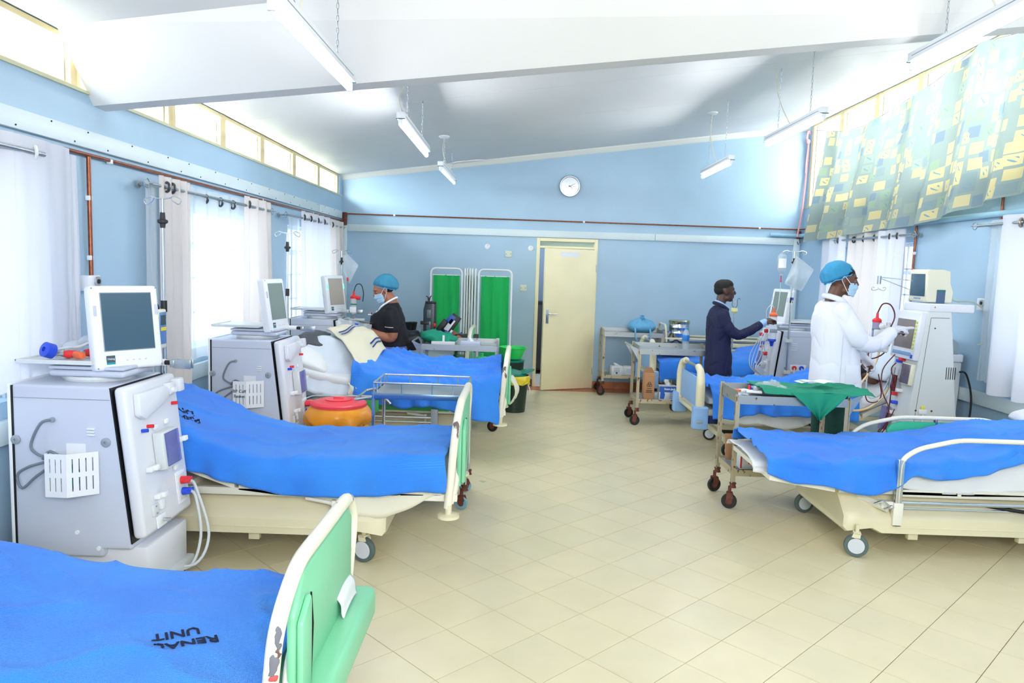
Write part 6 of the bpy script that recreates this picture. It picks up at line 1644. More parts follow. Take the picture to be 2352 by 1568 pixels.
t = thing('steel_drum', 'round stainless sterilising drum on the back wall stretcher', 'drum', (2.21, 10.0, .79))
G().lathe([(0, 0), (.135, 0), (.135, .075), (.1375, .08), (.135, .085), (.135, .15), (.1375, .155), (.135, .16), (.135, .215), (0, .215)], n=36).obj('drum', M_CHROME, t)
G().lathe([(.140, .205), (.142, .21), (.142, .245), (.136, .252), (.0, .256)], n=36).obj('lid', mat('gold_steel', (196, 190, 160), .2, 1.), t)
t = thing('black_bag', 'black bag lying at the foot of the farthest right bed', 'bag', (1.98, 9.15, .68))
g = G(); g.ball((0, 0, .06), .26, .16, .085, 24, 14)
for v in g.bm.verts: v.co *= 1+.12*nz(v.co.x*7, v.co.y*7, v.co.z*7)
g.obj('bag', M_BLACK, t, ang=180)
G().tube([(-.1, -.12, .12), (-.02, -.16, .18), (.08, -.12, .12)], .01, 6, smooth=5).obj('strap', M_BLACK, t)

# green drape trolley (T4) things
t = thing('drape_bundle', 'rumpled green surgical drape bundle on steel trolley', 'cloth', (-.79, 7.68, .868))
g = G(); g.ball((0, 0, .05), .19, .15, .075, 44, 26)
for v in g.bm.verts:
    v.co *= 1+.28*nz(v.co.x*9, v.co.y*9, v.co.z*9)+.10*nz(v.co.x*25, v.co.y*25, v.co.z*25)
    if v.co.x < -.05: v.co.z += .05*max(0, nz(v.co.y*8, 3.)+.4)
    v.co.z = max(v.co.z, 0)
g.obj('drape', M_CLOTHG, t, ang=180)
G().box(.04, .062, -.155, -.145, .02, .10, .003).obj('white_tape', M_SHEET, t)
carton('gauze_pack', 'flat white gauze pack in front of green drape bundle', (-.74, 7.52, .868), .24, .08, .035, M_BOXW, 3)
t = carton('tissue_box', 'low white box with tissue sticking out on steel trolley', (-.46, 7.55, .868), .20, .10, .045, mat('pale_lilac_box', (200, 206, 232), .6), -2)
g = G(); g.grid(lambda u, v: ((u-.5)*.07, .012*math.sin(u*8+v*3), .04+.045*v*(1-abs(u-.4))), 8, 6); g.obj('tissue', M_PAPER, t, ang=180)
# chrome trolley lower carton
def pr_tl(t, sx, sy, sz):
    G().box(-sx/2, sx/2, -sy/2-.001, -sy/2, .005, .02).obj('red_edge', M_RED, t, smooth=False)
    G().cyl((.06, -sy/2-.001, sz*.6), (.06, -sy/2, sz*.6), .02).obj('blue_dot', M_BPRINT, t)
    G().box(sx/2, sx/2+.001, -sy/2, sy/2, .005, .02).obj('red_edge', M_RED, t, smooth=False)
carton('carton', 'white carton with red edge on the chrome trolley lower shelf', (-.45, 5.10, .212), .20, .16, .16, M_BOXW, printfn=pr_tl)

# ============================================================ bins and screens
t = thing('clinical_bin', 'red lidded bucket lined with an orange and yellow bag', 'bin', (-1.36, 5.66, 0))
t.scale = (1, 1, 1.14)
G().lathe([(0, 0), (.165, 0), (.195, .50), (.19, .50), (.16, .01), (0, .01)], n=40).obj('bucket', M_REDLID, t)
def skirt(t, name, m, r0, z0, z1, flare, seed, n=64, rings_=9):
    g = G(); rs = []
    for k in range(rings_+1):
        v = k/rings_; ring = []
        for i in range(n):
            a = 2*PI*i/n
            r_ = r0+flare*math.sin(PI*min(1, v*1.1))**.8+.014*math.sin(a*9+seed+v*3)*v+.03*nz(math.cos(a)*3, math.sin(a)*3, v*3+seed)*v
            z = z0+(z1-z0)*v+.04*nz(math.cos(a)*2+seed, math.sin(a)*2)*v*2
            ring.append((r_*math.cos(a), r_*math.sin(a), z))
        rs.append(ring)
    g.rings(rs, cap=False); return g.obj(name, m, t, ang=180)
b_ = skirt(t, 'orange_bag', M_BAGO, .205, .505, .34, .055, 1)
skirt(t, 'yellow_bag', mat('bag_yellow2', (250, 196, 40), .35), .21, .37, .24, .03, 4)
G().lathe([(.205, .500), (.215, .503), (.215, .520), (.205, .528), (.18, .535), (.15, .533), (.14, .540), (0, .543)], n=44).box(-.255, -.19, -.03, .03, .50, .53, .008).obj('lid', M_REDLID, t)
G().lathe([(.10, .541), (.105, .548), (.0, .551)], n=36).box(-.04, .04, -.012, .012, .548, .560, .004).obj('lid_boss', M_REDLID, t)
t = thing('waste_bin', 'black bin with yellow liner and teal lid beyond third left bed', 'bin', (0.0, 8.58, 0))
G().lathe([(0, 0), (.135, 0), (.165, .42), (.16, .42), (.13, .01), (0, .01)], n=32).obj('bucket', M_BINBLACK, t)
skirt(t, 'yellow_liner', M_BAGY, .170, .43, .33, .02, 2, 48, 6)
G().tube([(.16, -.04, .33), (.185, -.04, .26), (.165, -.03, .20)], .007, 6, smooth=4).obj('bin_handle', M_SHEET, t)
g = G(); g.lathe([(.17, 0), (.175, .01), (.17, .03), (.12, .045), (0, .055)], n=32, m=Matrix.Translation((-.03, 0, .44)) @ Matrix.Rotation(R(9), 4, 'Y')); g.lathe([(.17, 0), (.175, .008), (.0, .02)], n=32, m=Matrix.Translation((.07, .05, .45)) @ Matrix.Rotation(R(-12), 4, 'Y')); g.obj('lid', M_TEAL, t)
t = thing('waste_bin', 'second dark green bin hidden behind the yellow lined one', 'bin', (-.05, 9.12, 0))
G().lathe([(0, 0), (.14, 0), (.165, .52), (.16, .52), (.135, .01), (0, .01)], n=28).obj('bucket', M_BINBLACK, t)
G().lathe([(.17, .52), (.172, .54), (0, .55)], n=28).obj('lid', M_TEAL, t)
t = thing('basin', 'bright green plastic basin balanced on the rear bin', 'basin', (-.03, 9.12, .555))
G().lathe([(0, 0), (.11, 0), (.165, .13), (.178, .135), (.178, .145), (.16, .142), (.105, .008), (0, .008)], n=36).obj('basin', M_GREENB, t)
def screen_(label, x, y, faces):
    t = thing('folding_screen', label, 'screen', (x, y, 0))
    for k, (x0, y0, x1, y1, cloth) in enumerate(faces):
        p0, p1 = Vector((x0, y0, 0)), Vector((x1, y1, 0)); d = (p1-p0); L = d.length; d.normalize()
        n_ = Vector((-d.y, d.x, 0))
        g = G(); g.tube(rbend([p0+Vector((0, 0, .08)), p0+Vector((0, 0, 1.64)), p1+Vector((0, 0, 1.64)), p1+Vector((0, 0, .08))], .07, 6), .0125, 10)
        fr = g.obj('panel_frame', mat('screen_frame_white', (228, 234, 234), .35), t)
        G().tube([p0+d*.02+Vector((0, 0, .2)), p1-d*.02+Vector((0, 0, .2))], .008, 8).tube([p0+d*.02+Vector((0, 0, 1.555)), p1-d*.02+Vector((0, 0, 1.555))], .006, 8).obj('cloth_rod', MATS['screen_frame_white'], fr)
        for p in (p0, p1): G().lathe([(0, 0), (.022, .01), (.026, .03), (.02, .05), (.01, .08)], c=p, n=12).obj('frame_foot', M_BLACK, fr)
        if cloth:
            ins = .03
            def f(u, v):
                q = p0+d*(ins+(L-2*ins)*u)
                w_ = .010*math.sin(u*24+2*nz(u*4, v*2, k))*(1-.7*v)+.018*nz(u*4, v*3, k*3)
                return q+n_*w_+Vector((0, 0, 1.56-(1.36-.0)*v-.012*abs(math.sin(u*20))*(1-v)))
            g = G(); g.grid(f, 34, 24); g.obj('green_cloth', M_SCREENG, fr, ang=180)
    return t
screen_('left folded green ward screen behind the oxygen carrier', -.6, 9.62, [(-.52, -.03, -.12, -.01, True), (-.085, .02, -.09, .40, True), (-.055, .04, -.07, .42, True)])
screen_('right folded green ward screen nearest the door', -.3, 9.62, [(-.32, .04, -.34, .40, True), (-.285, .02, -.30, .38, True), (-.245, .0, -.26, .36, True), (-.20, -.03, .225, -.05, True)])
# oxygen cylinder with gauge, black carrier, pots at farthest left bed
t = thing('oxygen_cylinder', 'oxygen cylinder with gauge and blue flow valve', 'cylinder', (-1.20, 9.42, 0))
G().lathe([(0, 0), (.07, 0), (.07, .62), (.05, .68), (.025, .70), (.022, .74), (0, .74)], n=24).obj('cylinder', M_GREYP, t)
G().cyl((0, 0, .74), (0, 0, .86), .012).cyl((0, 0, .82), (.07, 0, .82), .010).lathe([(.0, -.012), (.026, -.012), (.026, .012), (0, .012)], n=20, m=Matrix.Translation((-.012, -.02, .89)) @ Matrix.Rotation(PI/2, 4, 'X')).obj('gauge', M_STEEL, t)
G().lathe([(.03, .70), (.036, .73), (.02, .76), (0, .79)], c=(.06, -.03, .02), n=16).obj('valve_cap', mat('sky_plastic', (50, 150, 214), .4), t)
for k, (dx, lb) in enumerate(((0, 'left black plastic pot stacked behind the nurse'), (.045, 'right black plastic pot beside the gauge'))):
    t = thing('black_pot', lb, 'pot', (-1.36+dx, 9.30+.05*k, .79)); G().lathe([(0, 0), (.035, 0), (.058, .145), (.062, .15), (.062, .16), (.054, .155), (.032, .008), (0, .008)], n=24).obj('pot', M_BLACK, t)
t = thing('side_table', 'small dark table behind nurse holding the black pots', 'table', (-1.33, 9.32, 0))
G().box(-.12, .08, -.15, .15, .765, .785, .004).obj('table_top', M_BLACK, t)
for sx in (-.1, .06):
    for sy in (-.13, .13): G().box(sx-.01, sx+.01, sy-.01, sy+.01, 0, .765).obj('leg', M_BLACK, t)
t = thing('black_jacket', 'black jacket heaped on bed beside the nurse', 'jacket', (-1.30, 8.72, .655))
g = G(); g.ball((0, 0, .10), .19, .17, .155, 30, 20)
for v in g.bm.verts: v.co *= 1+.2*nz(v.co.x*8, v.co.y*8, v.co.z*8)
g.obj('jacket', M_BLACK, t, ang=180)
t = thing('equipment_pack', 'tall black equipment carrier with straps on farthest left bed', 'bag', (-1.05, 8.95, .66))
G().prism([(-.07, 0), (-.075, .48), (-.055, .57), (.02, .585), (.075, .57), (.075, 0)], 'y', -.07, .07, .02, 3).obj('shell', mat('pack_black', (40, 54, 62), .35), t)
G().box(-.05, .08, -.085, -.06, .555, .585, .008).box(-.02, .0, -.09, -.07, .60, .63, .005).tube([(-.02, 0, .58), (-.03, 0, .63), (-.05, -.01, .64)], .006, 6, smooth=3).tube([(-.01, 0, .58), (.0, 0, .63), (.015, -.01, .645)], .006, 6, smooth=3).obj('top_strap', M_BLACK, t)
G().box(-.11, -.07, -.05, .0, .30, .34, .006).box(-.10, .0, -.085, -.07, .30, .335, .004).obj('side_buckle', M_BLACK, t)
for k in range(3): G().box(-.03, .02, -.078, -.068, .1+.14*k, .2+.14*k, .004).obj('clear_window', mat('pack_window', (92, 108, 116), .3), t)
fm = Matrix.Translation((.06, -.10, .20)) @ Matrix.Rotation(R(38), 4, 'Y')
for k, (x, z, w_, h_, m_, nm) in enumerate(((.0, .0, .13, .22, M_BLACK, 'pouch'), (.10, .08, .11, .05, mat('pouch_blue', (34, 60, 150), .4), 'blue_flap'))):
    G().box(-.015+x, .015+x+.03, -.03, .03, z, z+h_, .008, m=fm).obj(nm, m_, t)
t = thing('open_folder', 'open black and blue folder with red pockets against the screen', 'folder', (-.88, 8.88, .80))
q = Matrix.Rotation(R(35), 4, 'Y')
G().box(-.02, .10, -.01, .0, -.0, .33, .003, m=q @ Matrix.Translation((-.06, 0, 0))).obj('inner_sheet', M_BLACK, t)
for a, m_, nm in (((-.10, -.02, .19, .30), mat('folder_blue', (36, 84, 170), .4), 'blue_pocket'), ((-.06, .0, .10, .26), M_PAPER, 'paper_insert'), ((.05, .13, .02, .16), mat('folder_red', (150, 40, 54), .4), 'red_pocket'), ((.02, .045, .02, .15), M_PAPER, 'paper_insert'), ((.13, .15, .02, .20), MATS['folder_blue'], 'blue_edge'), ((-.11, -.09, .02, .17), M_BLUEP, 'blue_strap')):
    G().box(a[0], a[1], -.016, -.009, a[2], a[3], .002, m=q).obj(nm, m_, t)
G().ball((-.10, -.02, .16), .02, .012, .022).obj('red_tag', M_RED, t)
t = thing('black_tray', 'black tray with an orange corner beyond the steel trolley', 'tray', (-.58, 8.85, .66))
G().box(-.15, .13, -.12, .12, .13, .20, .01).box(-.13, .11, -.10, .10, 0, .13, .01).obj('tray', M_BLACK, t); G().prism([(-.14, .175), (-.06, .175), (-.09, .198), (-.11, .198)], 'y', -.127, -.121).obj('orange_mark', M_ORANGE, t)
t = thing('jug', 'translucent green jug beside footboard of farthest left bed', 'jug', (-.38, 8.35, .40))
G().box(-.075, .075, -.06, .06, 0, .26, .035, 4).lathe([(.02, .24), (.022, .30), (0, .30)], n=14).obj('jug', mat('jug_green', (60, 196, 130), .3), t)
G().box(-.05, .05, -.05, .05, -.40, -.0, .01).obj('stand', M_GREYP, t)

# ============================================================ people
import time as _time
class Body:
    """overlapping tapered limbs merged into one continuous skin by a voxel remesh"""
    def __init__(s, M=None): s.bm = bmesh.new(); s.M = M or Matrix()
    def ell(s, c, r, rot=None):
        m = s.M @ Matrix.Translation(c) @ (rot if rot is not None else Matrix()) @ Matrix.Diagonal((r[0], r[1], r[2], 1))
        nu, nv = 18, 11; N = s.bm.verts.new; F = s.bm.faces.new
        top = N(m @ Vector((0, 0, 1))); bot = N(m @ Vector((0, 0, -1))); rows = []
        for j in range(1, nv):
            a = PI*j/nv; z, q = math.cos(a), math.sin(a)
            rows.append([N(m @ Vector((q*math.cos(2*PI*i/nu), q*math.sin(2*PI*i/nu), z))) for i in range(nu)])
        for i in range(nu):
            k = (i+1) % nu
            F((top, rows[0][i], rows[0][k])); F((bot, rows[-1][k], rows[-1][i]))
            for A, Bq in zip(rows, rows[1:]): F((A[i], Bq[i], Bq[k], A[k]))
        return s
    def limb(s, pts, flat=1., fdir=None, n=18):
        """pts: [(x,y,z,r)...] swept as round limb with end balls; flat squashes along fdir"""
        P = [Vector(p[:3]) for p in pts]; r = [p[3] for p in pts]
        Q = catmull(P, 4); k = len(P)-1; rr = []
        for i in range(len(Q)):
            t = i/4; a = min(int(t), k-1); f = t-a; rr.append(r[a]+(r[a+1]-r[a])*f)
        rings = []; up = None
        for i, p in enumerate(Q):
            d = (Q[min(i+1, len(Q)-1)]-Q[max(i-1, 0)]).normalized()
            if up is None:
                up = Vector(fdir) if fdir is not None else (Vector((0, 1, 0)) if abs(d.y) < .9 else Vector((1, 0, 0)))
            up = (up-d*up.dot(d)).normalized(); sd = d.cross(up)
            rings.append([s.bm.verts.new(s.M @ (p+(up*math.cos(2*PI*j/n)*flat+sd*math.sin(2*PI*j/n))*rr[i])) for j in range(n)])
        for A, B in zip(rings, rings[1:]):
            for j in range(n): s.bm.faces.new((A[j], A[(j+1) % n], B[(j+1) % n], B[j]))
        s.bm.faces.new(rings[0][::-1]); s.bm.faces.new(rings[-1])
        s.ell(P[0], (r[0]*.98,)*3 if flat == 1 else (r[0]*.9*min(flat, 1),)*3); s.ell(P[-1], (r[-1]*.98,)*3 if flat == 1 else (r[-1]*.9*min(flat, 1),)*3)
        return s
    def torso(s, secs, n=28):
        """secs: (cx, cy, z, rx, ry)"""
        rs = []
        S = []
        for a, b in zip(secs, secs[1:]):
            for k in range(4):
                t = k/4; S.append([p+(q-p)*t for p, q in zip(a, b)])
        S.append(list(secs[-1]))
        for cx, cy, z, rx, ry in S:
            rs.append([s.bm.verts.new(s.M @ Vector((cx+rx*math.copysign(abs(math.cos(2*PI*j/n))**.85, math.cos(2*PI*j/n)), cy+ry*math.copysign(abs(math.sin(2*PI*j/n))**.85, math.sin(2*PI*j/n)), z))) for j in range(n)])
        for A, B in zip(rs, rs[1:]):
            for j in range(n): s.bm.faces.new((A[j], A[(j+1) % n], B[(j+1) % n], B[j]))
        s.bm.faces.new(rs[0][::-1]); s.bm.faces.new(rs[-1]); return s
    def build(s, name, m, parent, vox=.009, smooth=2, dec=None, wr=0., wscale=.09):
        bmesh.ops.recalc_face_normals(s.bm, faces=s.bm.faces[:])
        me = bpy.data.meshes.new(name); s.bm.to_mesh(me); s.bm.free()
        tmp = bpy.data.objects.new('tmp', me); COL.objects.link(tmp)
        r = tmp.modifiers.new('r', 'REMESH'); r.mode = 'VOXEL'; r.voxel_size = vox
        if smooth:
            sm = tmp.modifiers.new('s', 'SMOOTH'); sm.factor = .5; sm.iterations = smooth
        if dec:
            d = tmp.modifiers.new('d', 'DECIMATE'); d.ratio = dec
        dg = bpy.context.evaluated_depsgraph_get()
        m2 = bpy.data.meshes.new_from_object(tmp.evaluated_get(dg))
        bpy.data.objects.remove(tmp); bpy.data.meshes.remove(me)
        m2.name = name
        if wr:
            ns = [v.normal.copy() for v in m2.vertices]
            for v, n_ in zip(m2.vertices, ns):
                c = v.co/wscale
                f = 1-abs(noise.noise(Vector((c.x*.8, c.y*.8, c.z*.55))))*2.4
                v.co += n_*wr*(max(0, f)**3*-1.1+.8*noise.noise(c*.6))
        o = bpy.data.objects.new(name, m2); COL.objects.link(o)
        m2.materials.clear(); m2.materials.append(m); m2.polygons.foreach_set('use_smooth', [True]*len(m2.polygons))
        o.parent = parent
        return o

def head_into(B, H, sc=1., mask=False):
    """face parts in head space (facing +x); H places them"""
    M0 = B.M; B.M = M0 @ H @ Matrix.Scale(sc, 4)
    B.ell((-.018, 0, .035), (.100, .077, .082)).ell((.012, 0, .012), (.080, .068, .085)).ell((.035, 0, -.045), (.056, .052, .062))
    B.ell((.052, 0, -.092), (.032, .030, .022)).ell((.015, .0, -.075), (.055, .052, .035))
    B.ell((.075, 0, .028), (.018, .045, .012))                                             # brow
    B.limb([(.084, 0, .018, .0075), (.098, 0, -.008, .010), (.103, 0, -.022, .0125), (.092, 0, -.030, .010)])
    for s_ in (-1, 1):
        B.ell((.094, s_*.011, -.026), (.010, .009, .007)).ell((.064, s_*.036, -.018), (.020, .020, .018))
        B.ell((-.010, s_*.078, -.002), (.019, .009, .031), Matrix.Rotation(-.25, 4, 'Y')).ell((-.004, s_*.074, -.024), (.010, .010, .012))
    B.ell((.083, 0, -.053), (.012, .026, .008)).ell((.081, 0, -.067), (.012, .023, .008))      # lips
    B.limb([(-.03, 0, -.06, .056), (-.045, 0, -.13, .055), (-.05, 0, -.19, .062)])
    B.M = M0
def eyes(parent, M, sc=1., closed=False):
    for s_ in (-1, 1):
        g = G(); g.ball((.0705, s_*.031, .006), .0112, u=14, v=10, m=None); o = g.obj('eye', M_EYEW, parent)
        for v in o.data.vertices: v.co = M @ (v.co*sc)
        g = G(); g.ball((.0782, s_*.032, .006), .0058, u=12, v=8); q = g.obj('iris', M_HAIR, o)
        for v in q.data.vertices: v.co = M @ (v.co*sc)
        g = G(); g.ball((.0712, s_*.031, .012 if not closed else .006), .0125, .0135, .0085 if not closed else .014, u=14, v=8)
        q = g.obj('eyelid', parent.data.materials[0], o)
        for v in q.data.vertices: v.co = M @ (v.co*sc)
        g = G(); g.tube([(.083, s_*.012, .026), (.088, s_*.03, .031), (.070, s_*.052, .026)], .0035, 5, smooth=3); q = g.obj('eyebrow', M_HAIR, parent)
        for v in q.data.vertices: v.co = M @ (v.co*sc)
def hand_into(B, wrist, fwd, nrm, curls, thumb=.6, sc=1., side=1, thick=1., spread=.12):
    """palm and five fingers; nrm = back-of-hand direction; curls per finger (index..little)"""
    f = Vector(fwd).normalized(); n_ = Vector(nrm); n_ = (n_-f*n_.dot(f)).normalized(); s_ = f.cross(n_)*side   # toward the thumb side
    w = Vector(wrist)
    P = lambda a, b, c: w+f*a*sc+s_*b*sc+n_*c*sc
    t = thick
    for b in (-.026, -.009, .009, .026): B.limb([(*P(.0, b*.6, 0), .019*t*sc), (*P(.045, b, .002), .0155*t*sc), (*P(.082, b*1.08, 0), .0125*t*sc)])
    for k, (b, L) in enumerate(((.029, .072), (.010, .080), (-.010, .074), (-.028, .058))):
        c = curls[k]; a = 0.; p = P(.085, b, 0); r = (.0105 if k < 3 else .0092)*t*sc
        pts = [(*p, r)]
        sp = spread*(1.5-k)*.5
        for seg, (fr, ag) in enumerate(((.45, c*.8), (.30, c*1.1), (.25, c*.8))):
            a += ag
            d = (f*math.cos(a)-n_*math.sin(a)+s_*sp*math.cos(a)).normalized()
            p = p+d*L*fr*sc; pts.append((*p, r*(.95-.08*seg)))
        B.limb(pts, n=12)
    p0 = P(.018, .022, -.008); p1 = P(.045, .046, -.016); p2 = P(.070, .052-.02*thumb, -.020-.018*thumb); p3 = P(.092, .050-.035*thumb, -.022-.030*thumb)
    B.limb([(*p0, .016*t*sc), (*p1, .0135*t*sc), (*p2, .0115*t*sc), (*p3, .0095*t*sc)], n=12)

def bouffant(parent, M, m, puff=1.):
    g = G()
    r = bmesh.ops.create_uvsphere(g.bm, u_segments=56, v_segments=32, radius=1)
    Rm = Matrix.Rotation(R(-31), 4, 'Y')
    for v in r['verts']:
        c = v.co.copy(); a = math.atan2(c.y, c.x)
        k = 1+.035*math.sin(a*17+2*c.z)*(1-abs(c.z))+.06*nz(c.x*2.4, c.y*2.4, c.z*2.4)+.025*nz(c.x*9, c.y*9, c.z*9)
        if c.z < -.1:
            k *= 1-.22*min(1, (-.1-c.z)/.25)
        z = max(c.z, -.34)
        v.co = Vector((c.x*.122*k*puff-.03, c.y*.102*k*puff, z*.115*k*puff+.056))
        v.co = Rm @ v.co
        v.co = M @ v.co
    o = g.obj('bouffant_cap', m, parent, ang=180)
    g = G(); g.tube([M @ (Rm @ Vector((.115*math.cos(a)-.026, .092*math.sin(a), 0.024+.004*math.sin(a*9)))) for a in [2*PI*i/40 for i in range(40)]], .004, 6, closed=True)
    g.obj('cap_elastic', mat('cap_edge', (70, 170, 226), .6), o)
    return o
def mask_(parent, M):
    def f(u, v):
        a = (u-.5)*2.9; w_ = 1-.12*abs(v-.5)*2*abs(u-.5)*2
        z = -.010-.108*v
        rx = .066+.024*math.exp(-((v-.28)/.25)**2)*math.exp(-(a/.5)**2)+.012*math.exp(-((v-.75)/.3)**2)*math.exp(-(a/.8)**2)
        x = .022+rx*math.cos(a*w_)*1.0-.018*max(0, v-.75); y = .076*math.sin(a*w_)*(1.0-.06*v)
        pl = .0018*math.sin(v*PI*7)
        return M @ Vector((x+pl, y, z+.012*abs(u-.5)*2*(1 if v > .5 else -.4)))
    g = G(); g.grid(f, 26, 18); o = g.obj('face_mask', M_MASK, parent, ang=180)
    md = o.modifiers.new('thickness', 'SOLIDIFY'); md.thickness = .003
    for s_ in (-1, 1):
        u = 0 if s_ < 0 else 1
        a0, a1 = f(u, .05), f(u, .92)
        e0 = M @ Vector((-.012, s_*.088, .028)); e1 = M @ Vector((-.026, s_*.087, .0)); e2 = M @ Vector((-.008, s_*.084, -.03))
        G().tube([a0, a0.lerp(e0, .5)+Vector((0, 0, .004)), e0, e1, e2, e2.lerp(a1, .5), a1], .0022, 6, smooth=4).obj('ear_loop', M_PAPER, o)
    return o

# ---------------- doctor
t = thing('person', 'man in white coat, blue bouffant cap and mask, reaching for the cream machine', 'person', (2.52, 5.85, 0))
HM = Matrix.Translation((.045, 0, 1.665)) @ Matrix.Rotation(R(-14), 4, 'Z') @ Matrix.Rotation(R(6), 4, 'Y')
B = Body(); head_into(B, HM, 1.02)
B.torso([(.0, 0, .86, .10, .15), (.0, 0, 1.0, .11, .16), (.0, 0, 1.2, .12, .17), (-.01, 0, 1.38, .11, .18), (-.02, 0, 1.46, .08, .14), (-.02, 0, 1.50, .05, .06)])
B.limb([(-.02, -.17, 1.42, .055), (.10, -.22, 1.22, .045), (.24, -.2, 1.185, .038), (.44, -.06, 1.285, .028)])
B.limb([(-.02, .17, 1.42, .055), (.10, .22, 1.20, .045), (.20, .21, 1.12, .038), (.31, .17, 1.06, .028)])
hand_into(B, (.45, -.05, 1.29), (.85, .45, .18), (-.25, -.2, .9), (.1, .9, 1.1, 1.2), .5, 1.0, 1, .85)
hand_into(B, (.32, .165, 1.05), (.7, -.1, -.7), (.6, .2, .6), (.5, .6, .7, .8), .5, 1.0, -1, .85)
for s_ in (-1, 1):
    B.limb([(-.01, s_*.09, .90, .095), (.0, s_*.10, .50, .062), (-.01, s_*.10, .10, .042)])
    B.limb([(-.03, s_*.10, .045, .042), (.10, s_*.11, .035, .036), (.17, s_*.115, .03, .028)])
dr_ = B.build('body', M_SKIN, t, .007, 1)
eyes(dr_, HM, 1.02)
# coat
B = Body()
B.torso([(.035, .0, .80, .185, .22), (.03, .0, .95, .18, .215), (.02, 0, 1.1, .165, .205), (.005, 0, 1.25, .165, .21), (-.005, 0, 1.38, .150, .215), (-.015, 0, 1.46, .115, .165), (-.02, 0, 1.50, .075, .09)])
B.limb([(-.02, -.165, 1.42, .082), (.05, -.215, 1.30, .078), (.12, -.22, 1.205, .070), (.25, -.19, 1.185, .062), (.40, -.09, 1.265, .055)])
B.limb([(-.02, .165, 1.42, .082), (.08, .22, 1.25, .072), (.18, .215, 1.15, .062), (.30, .175, 1.07, .054)])
coat = B.build('white_coat', M_COAT, t, .0095, 3, None, .0075, .11)
g = G()
g.tube([(.055, -.055, 1.475), (.0, -.095, 1.51), (-.07, -.06, 1.535), (-.085, 0, 1.54), (-.07, .06, 1.535), (.0, .095, 1.51), (.055, .055, 1.475)], [.022, .022], 10, smooth=5)
g.obj('coat_collar', M_COAT, coat, ang=180)
g = G(); g.tube([(.13, -.06, 1.40), (.165, -.03, 1.2), (.195, -.02, 1.0), (.215, -.02, .82)], .006, 6, smooth=5).obj('front_edge', M_COAT, coat)
G().box(-.01, .10, -.221, -.213, .88, 1.02, .004, 2, m=Matrix.Rotation(R(7), 4, 'Z')).obj('coat_pocket', M_COAT, coat)
G().tube([(-.02, -.213, .82), (-.015, -.205, 1.05), (-.02, -.215, 1.3)], .003, 5, smooth=4).obj('side_seam', mat('seam_shadow', (206, 208, 226), .8), coat)
for k in range(3): G().cyl((.19+.015*k, -.03, 1.15-.14*k), (.205+.015*k, -.035, 1.15-.14*k), .009).obj('coat_button', M_PAPER, coat)
# trousers, shoes
B = Body()
for s_ in (-1, 1): B.limb([(.0, s_*.09, .88, .115), (.0, s_*.105, .50, .085), (-.01, s_*.11, .10, .070)])
B.build('trousers', M_SCRUB, t, .016, 2, None, .006)
for s_ in (-1, 1):
    B = Body(); B.limb([(-.04, s_*.11, .055, .048), (.08, s_*.115, .048, .046), (.18, s_*.12, .038, .036)]); B.build('shoe', M_BLACK, t, .012, 2)
# gloves
B = Body(); hand_into(B, (.46, -.045, 1.292), (.85, .45, .16), (-.25, -.2, .9), (.08, .85, 1.05, 1.15), .5, 1.06, 1, 1.12)
B.limb([(.40, -.085, 1.268, .034), (.46, -.045, 1.292, .030)]); B.build('glove', M_GLOVE, t, .0042, 1)
B = Body(); hand_into(B, (.33, .162, 1.045), (.7, -.1, -.7), (.6, .2, .6), (.5, .6, .7, .8), .5, 1.06, -1, 1.12)
B.limb([(.29, .178, 1.075, .034), (.33, .162, 1.045, .030)]); B.build('glove', M_GLOVE, t, .0042, 1)
bouffant(t, HM @ Matrix.Scale(1.0, 4), M_CAPB)
o = mask_(t, HM @ Matrix.Scale(1.02, 4))
# thin cap of hair under the net
g = G(); g.ball((-.022, 0, .045), .101, .080, .080, 24, 16); o = g.obj('short_hair', M_HAIR, t)
for v in o.data.vertices: v.co = HM @ (v.co*1.0)

# ---------------- young man in the navy suit
t = thing('person', 'young man in long navy suit jacket reaching to the white machine', 'person', (2.15, 7.78, 0))
HM = Matrix.Translation((.035, 0, 1.505)) @ Matrix.Rotation(R(-8), 4, 'Z')
B = Body(); head_into(B, HM, .97)
B.torso([(.0, 0, .80, .10, .14), (.0, 0, 1.0, .10, .14), (-.01, 0, 1.2, .10, .155), (-.02, 0, 1.30, .075, .13), (-.02, 0, 1.34, .05, .06)])
B.limb([(-.02, -.15, 1.26, .045), (.08, -.19, 1.10, .038), (.22, -.19, 1.09, .033), (.40, -.16, 1.20, .024)])
B.limb([(-.02, .15, 1.26, .045), (.02, .19, 1.05, .038), (.06, .19, .90, .033), (.12, .17, .80, .024)])
hand_into(B, (.41, -.155, 1.205), (.95, .15, .35), (-.35, -.3, .9), (.7, .9, 1.0, 1.0), .6, .95, 1, .95)
hand_into(B, (.12, .17, .79), (.1, 0, -1), (.9, .3, 0), (.4, .5, .5, .6), .5, .95, -1, .9)
for s_ in (-1, 1):
    B.limb([(-.01, s_*.08, .82, .082), (.0, s_*.09, .44, .055), (-.01, s_*.09, .09, .038)])
    B.limb([(-.03, s_*.09, .045, .038), (.09, s_*.10, .035, .032), (.15, s_*.105, .03, .026)])
yo = B.build('body', M_SKIN3, t, .007, 1)
eyes(yo, HM, .97)
B = Body()
B.torso([(.005, .0, .63, .135, .19), (.0, .0, .78, .135, .185), (-.005, 0, .95, .125, .17), (-.015, 0, 1.1, .125, .18), (-.02, 0, 1.22, .12, .185), (-.02, 0, 1.30, .09, .14), (-.02, 0, 1.345, .062, .075)])
B.limb([(-.02, -.145, 1.26, .068), (.04, -.185, 1.14, .062), (.13, -.195, 1.065, .055), (.25, -.185, 1.105, .048), (.36, -.168, 1.17, .044)])
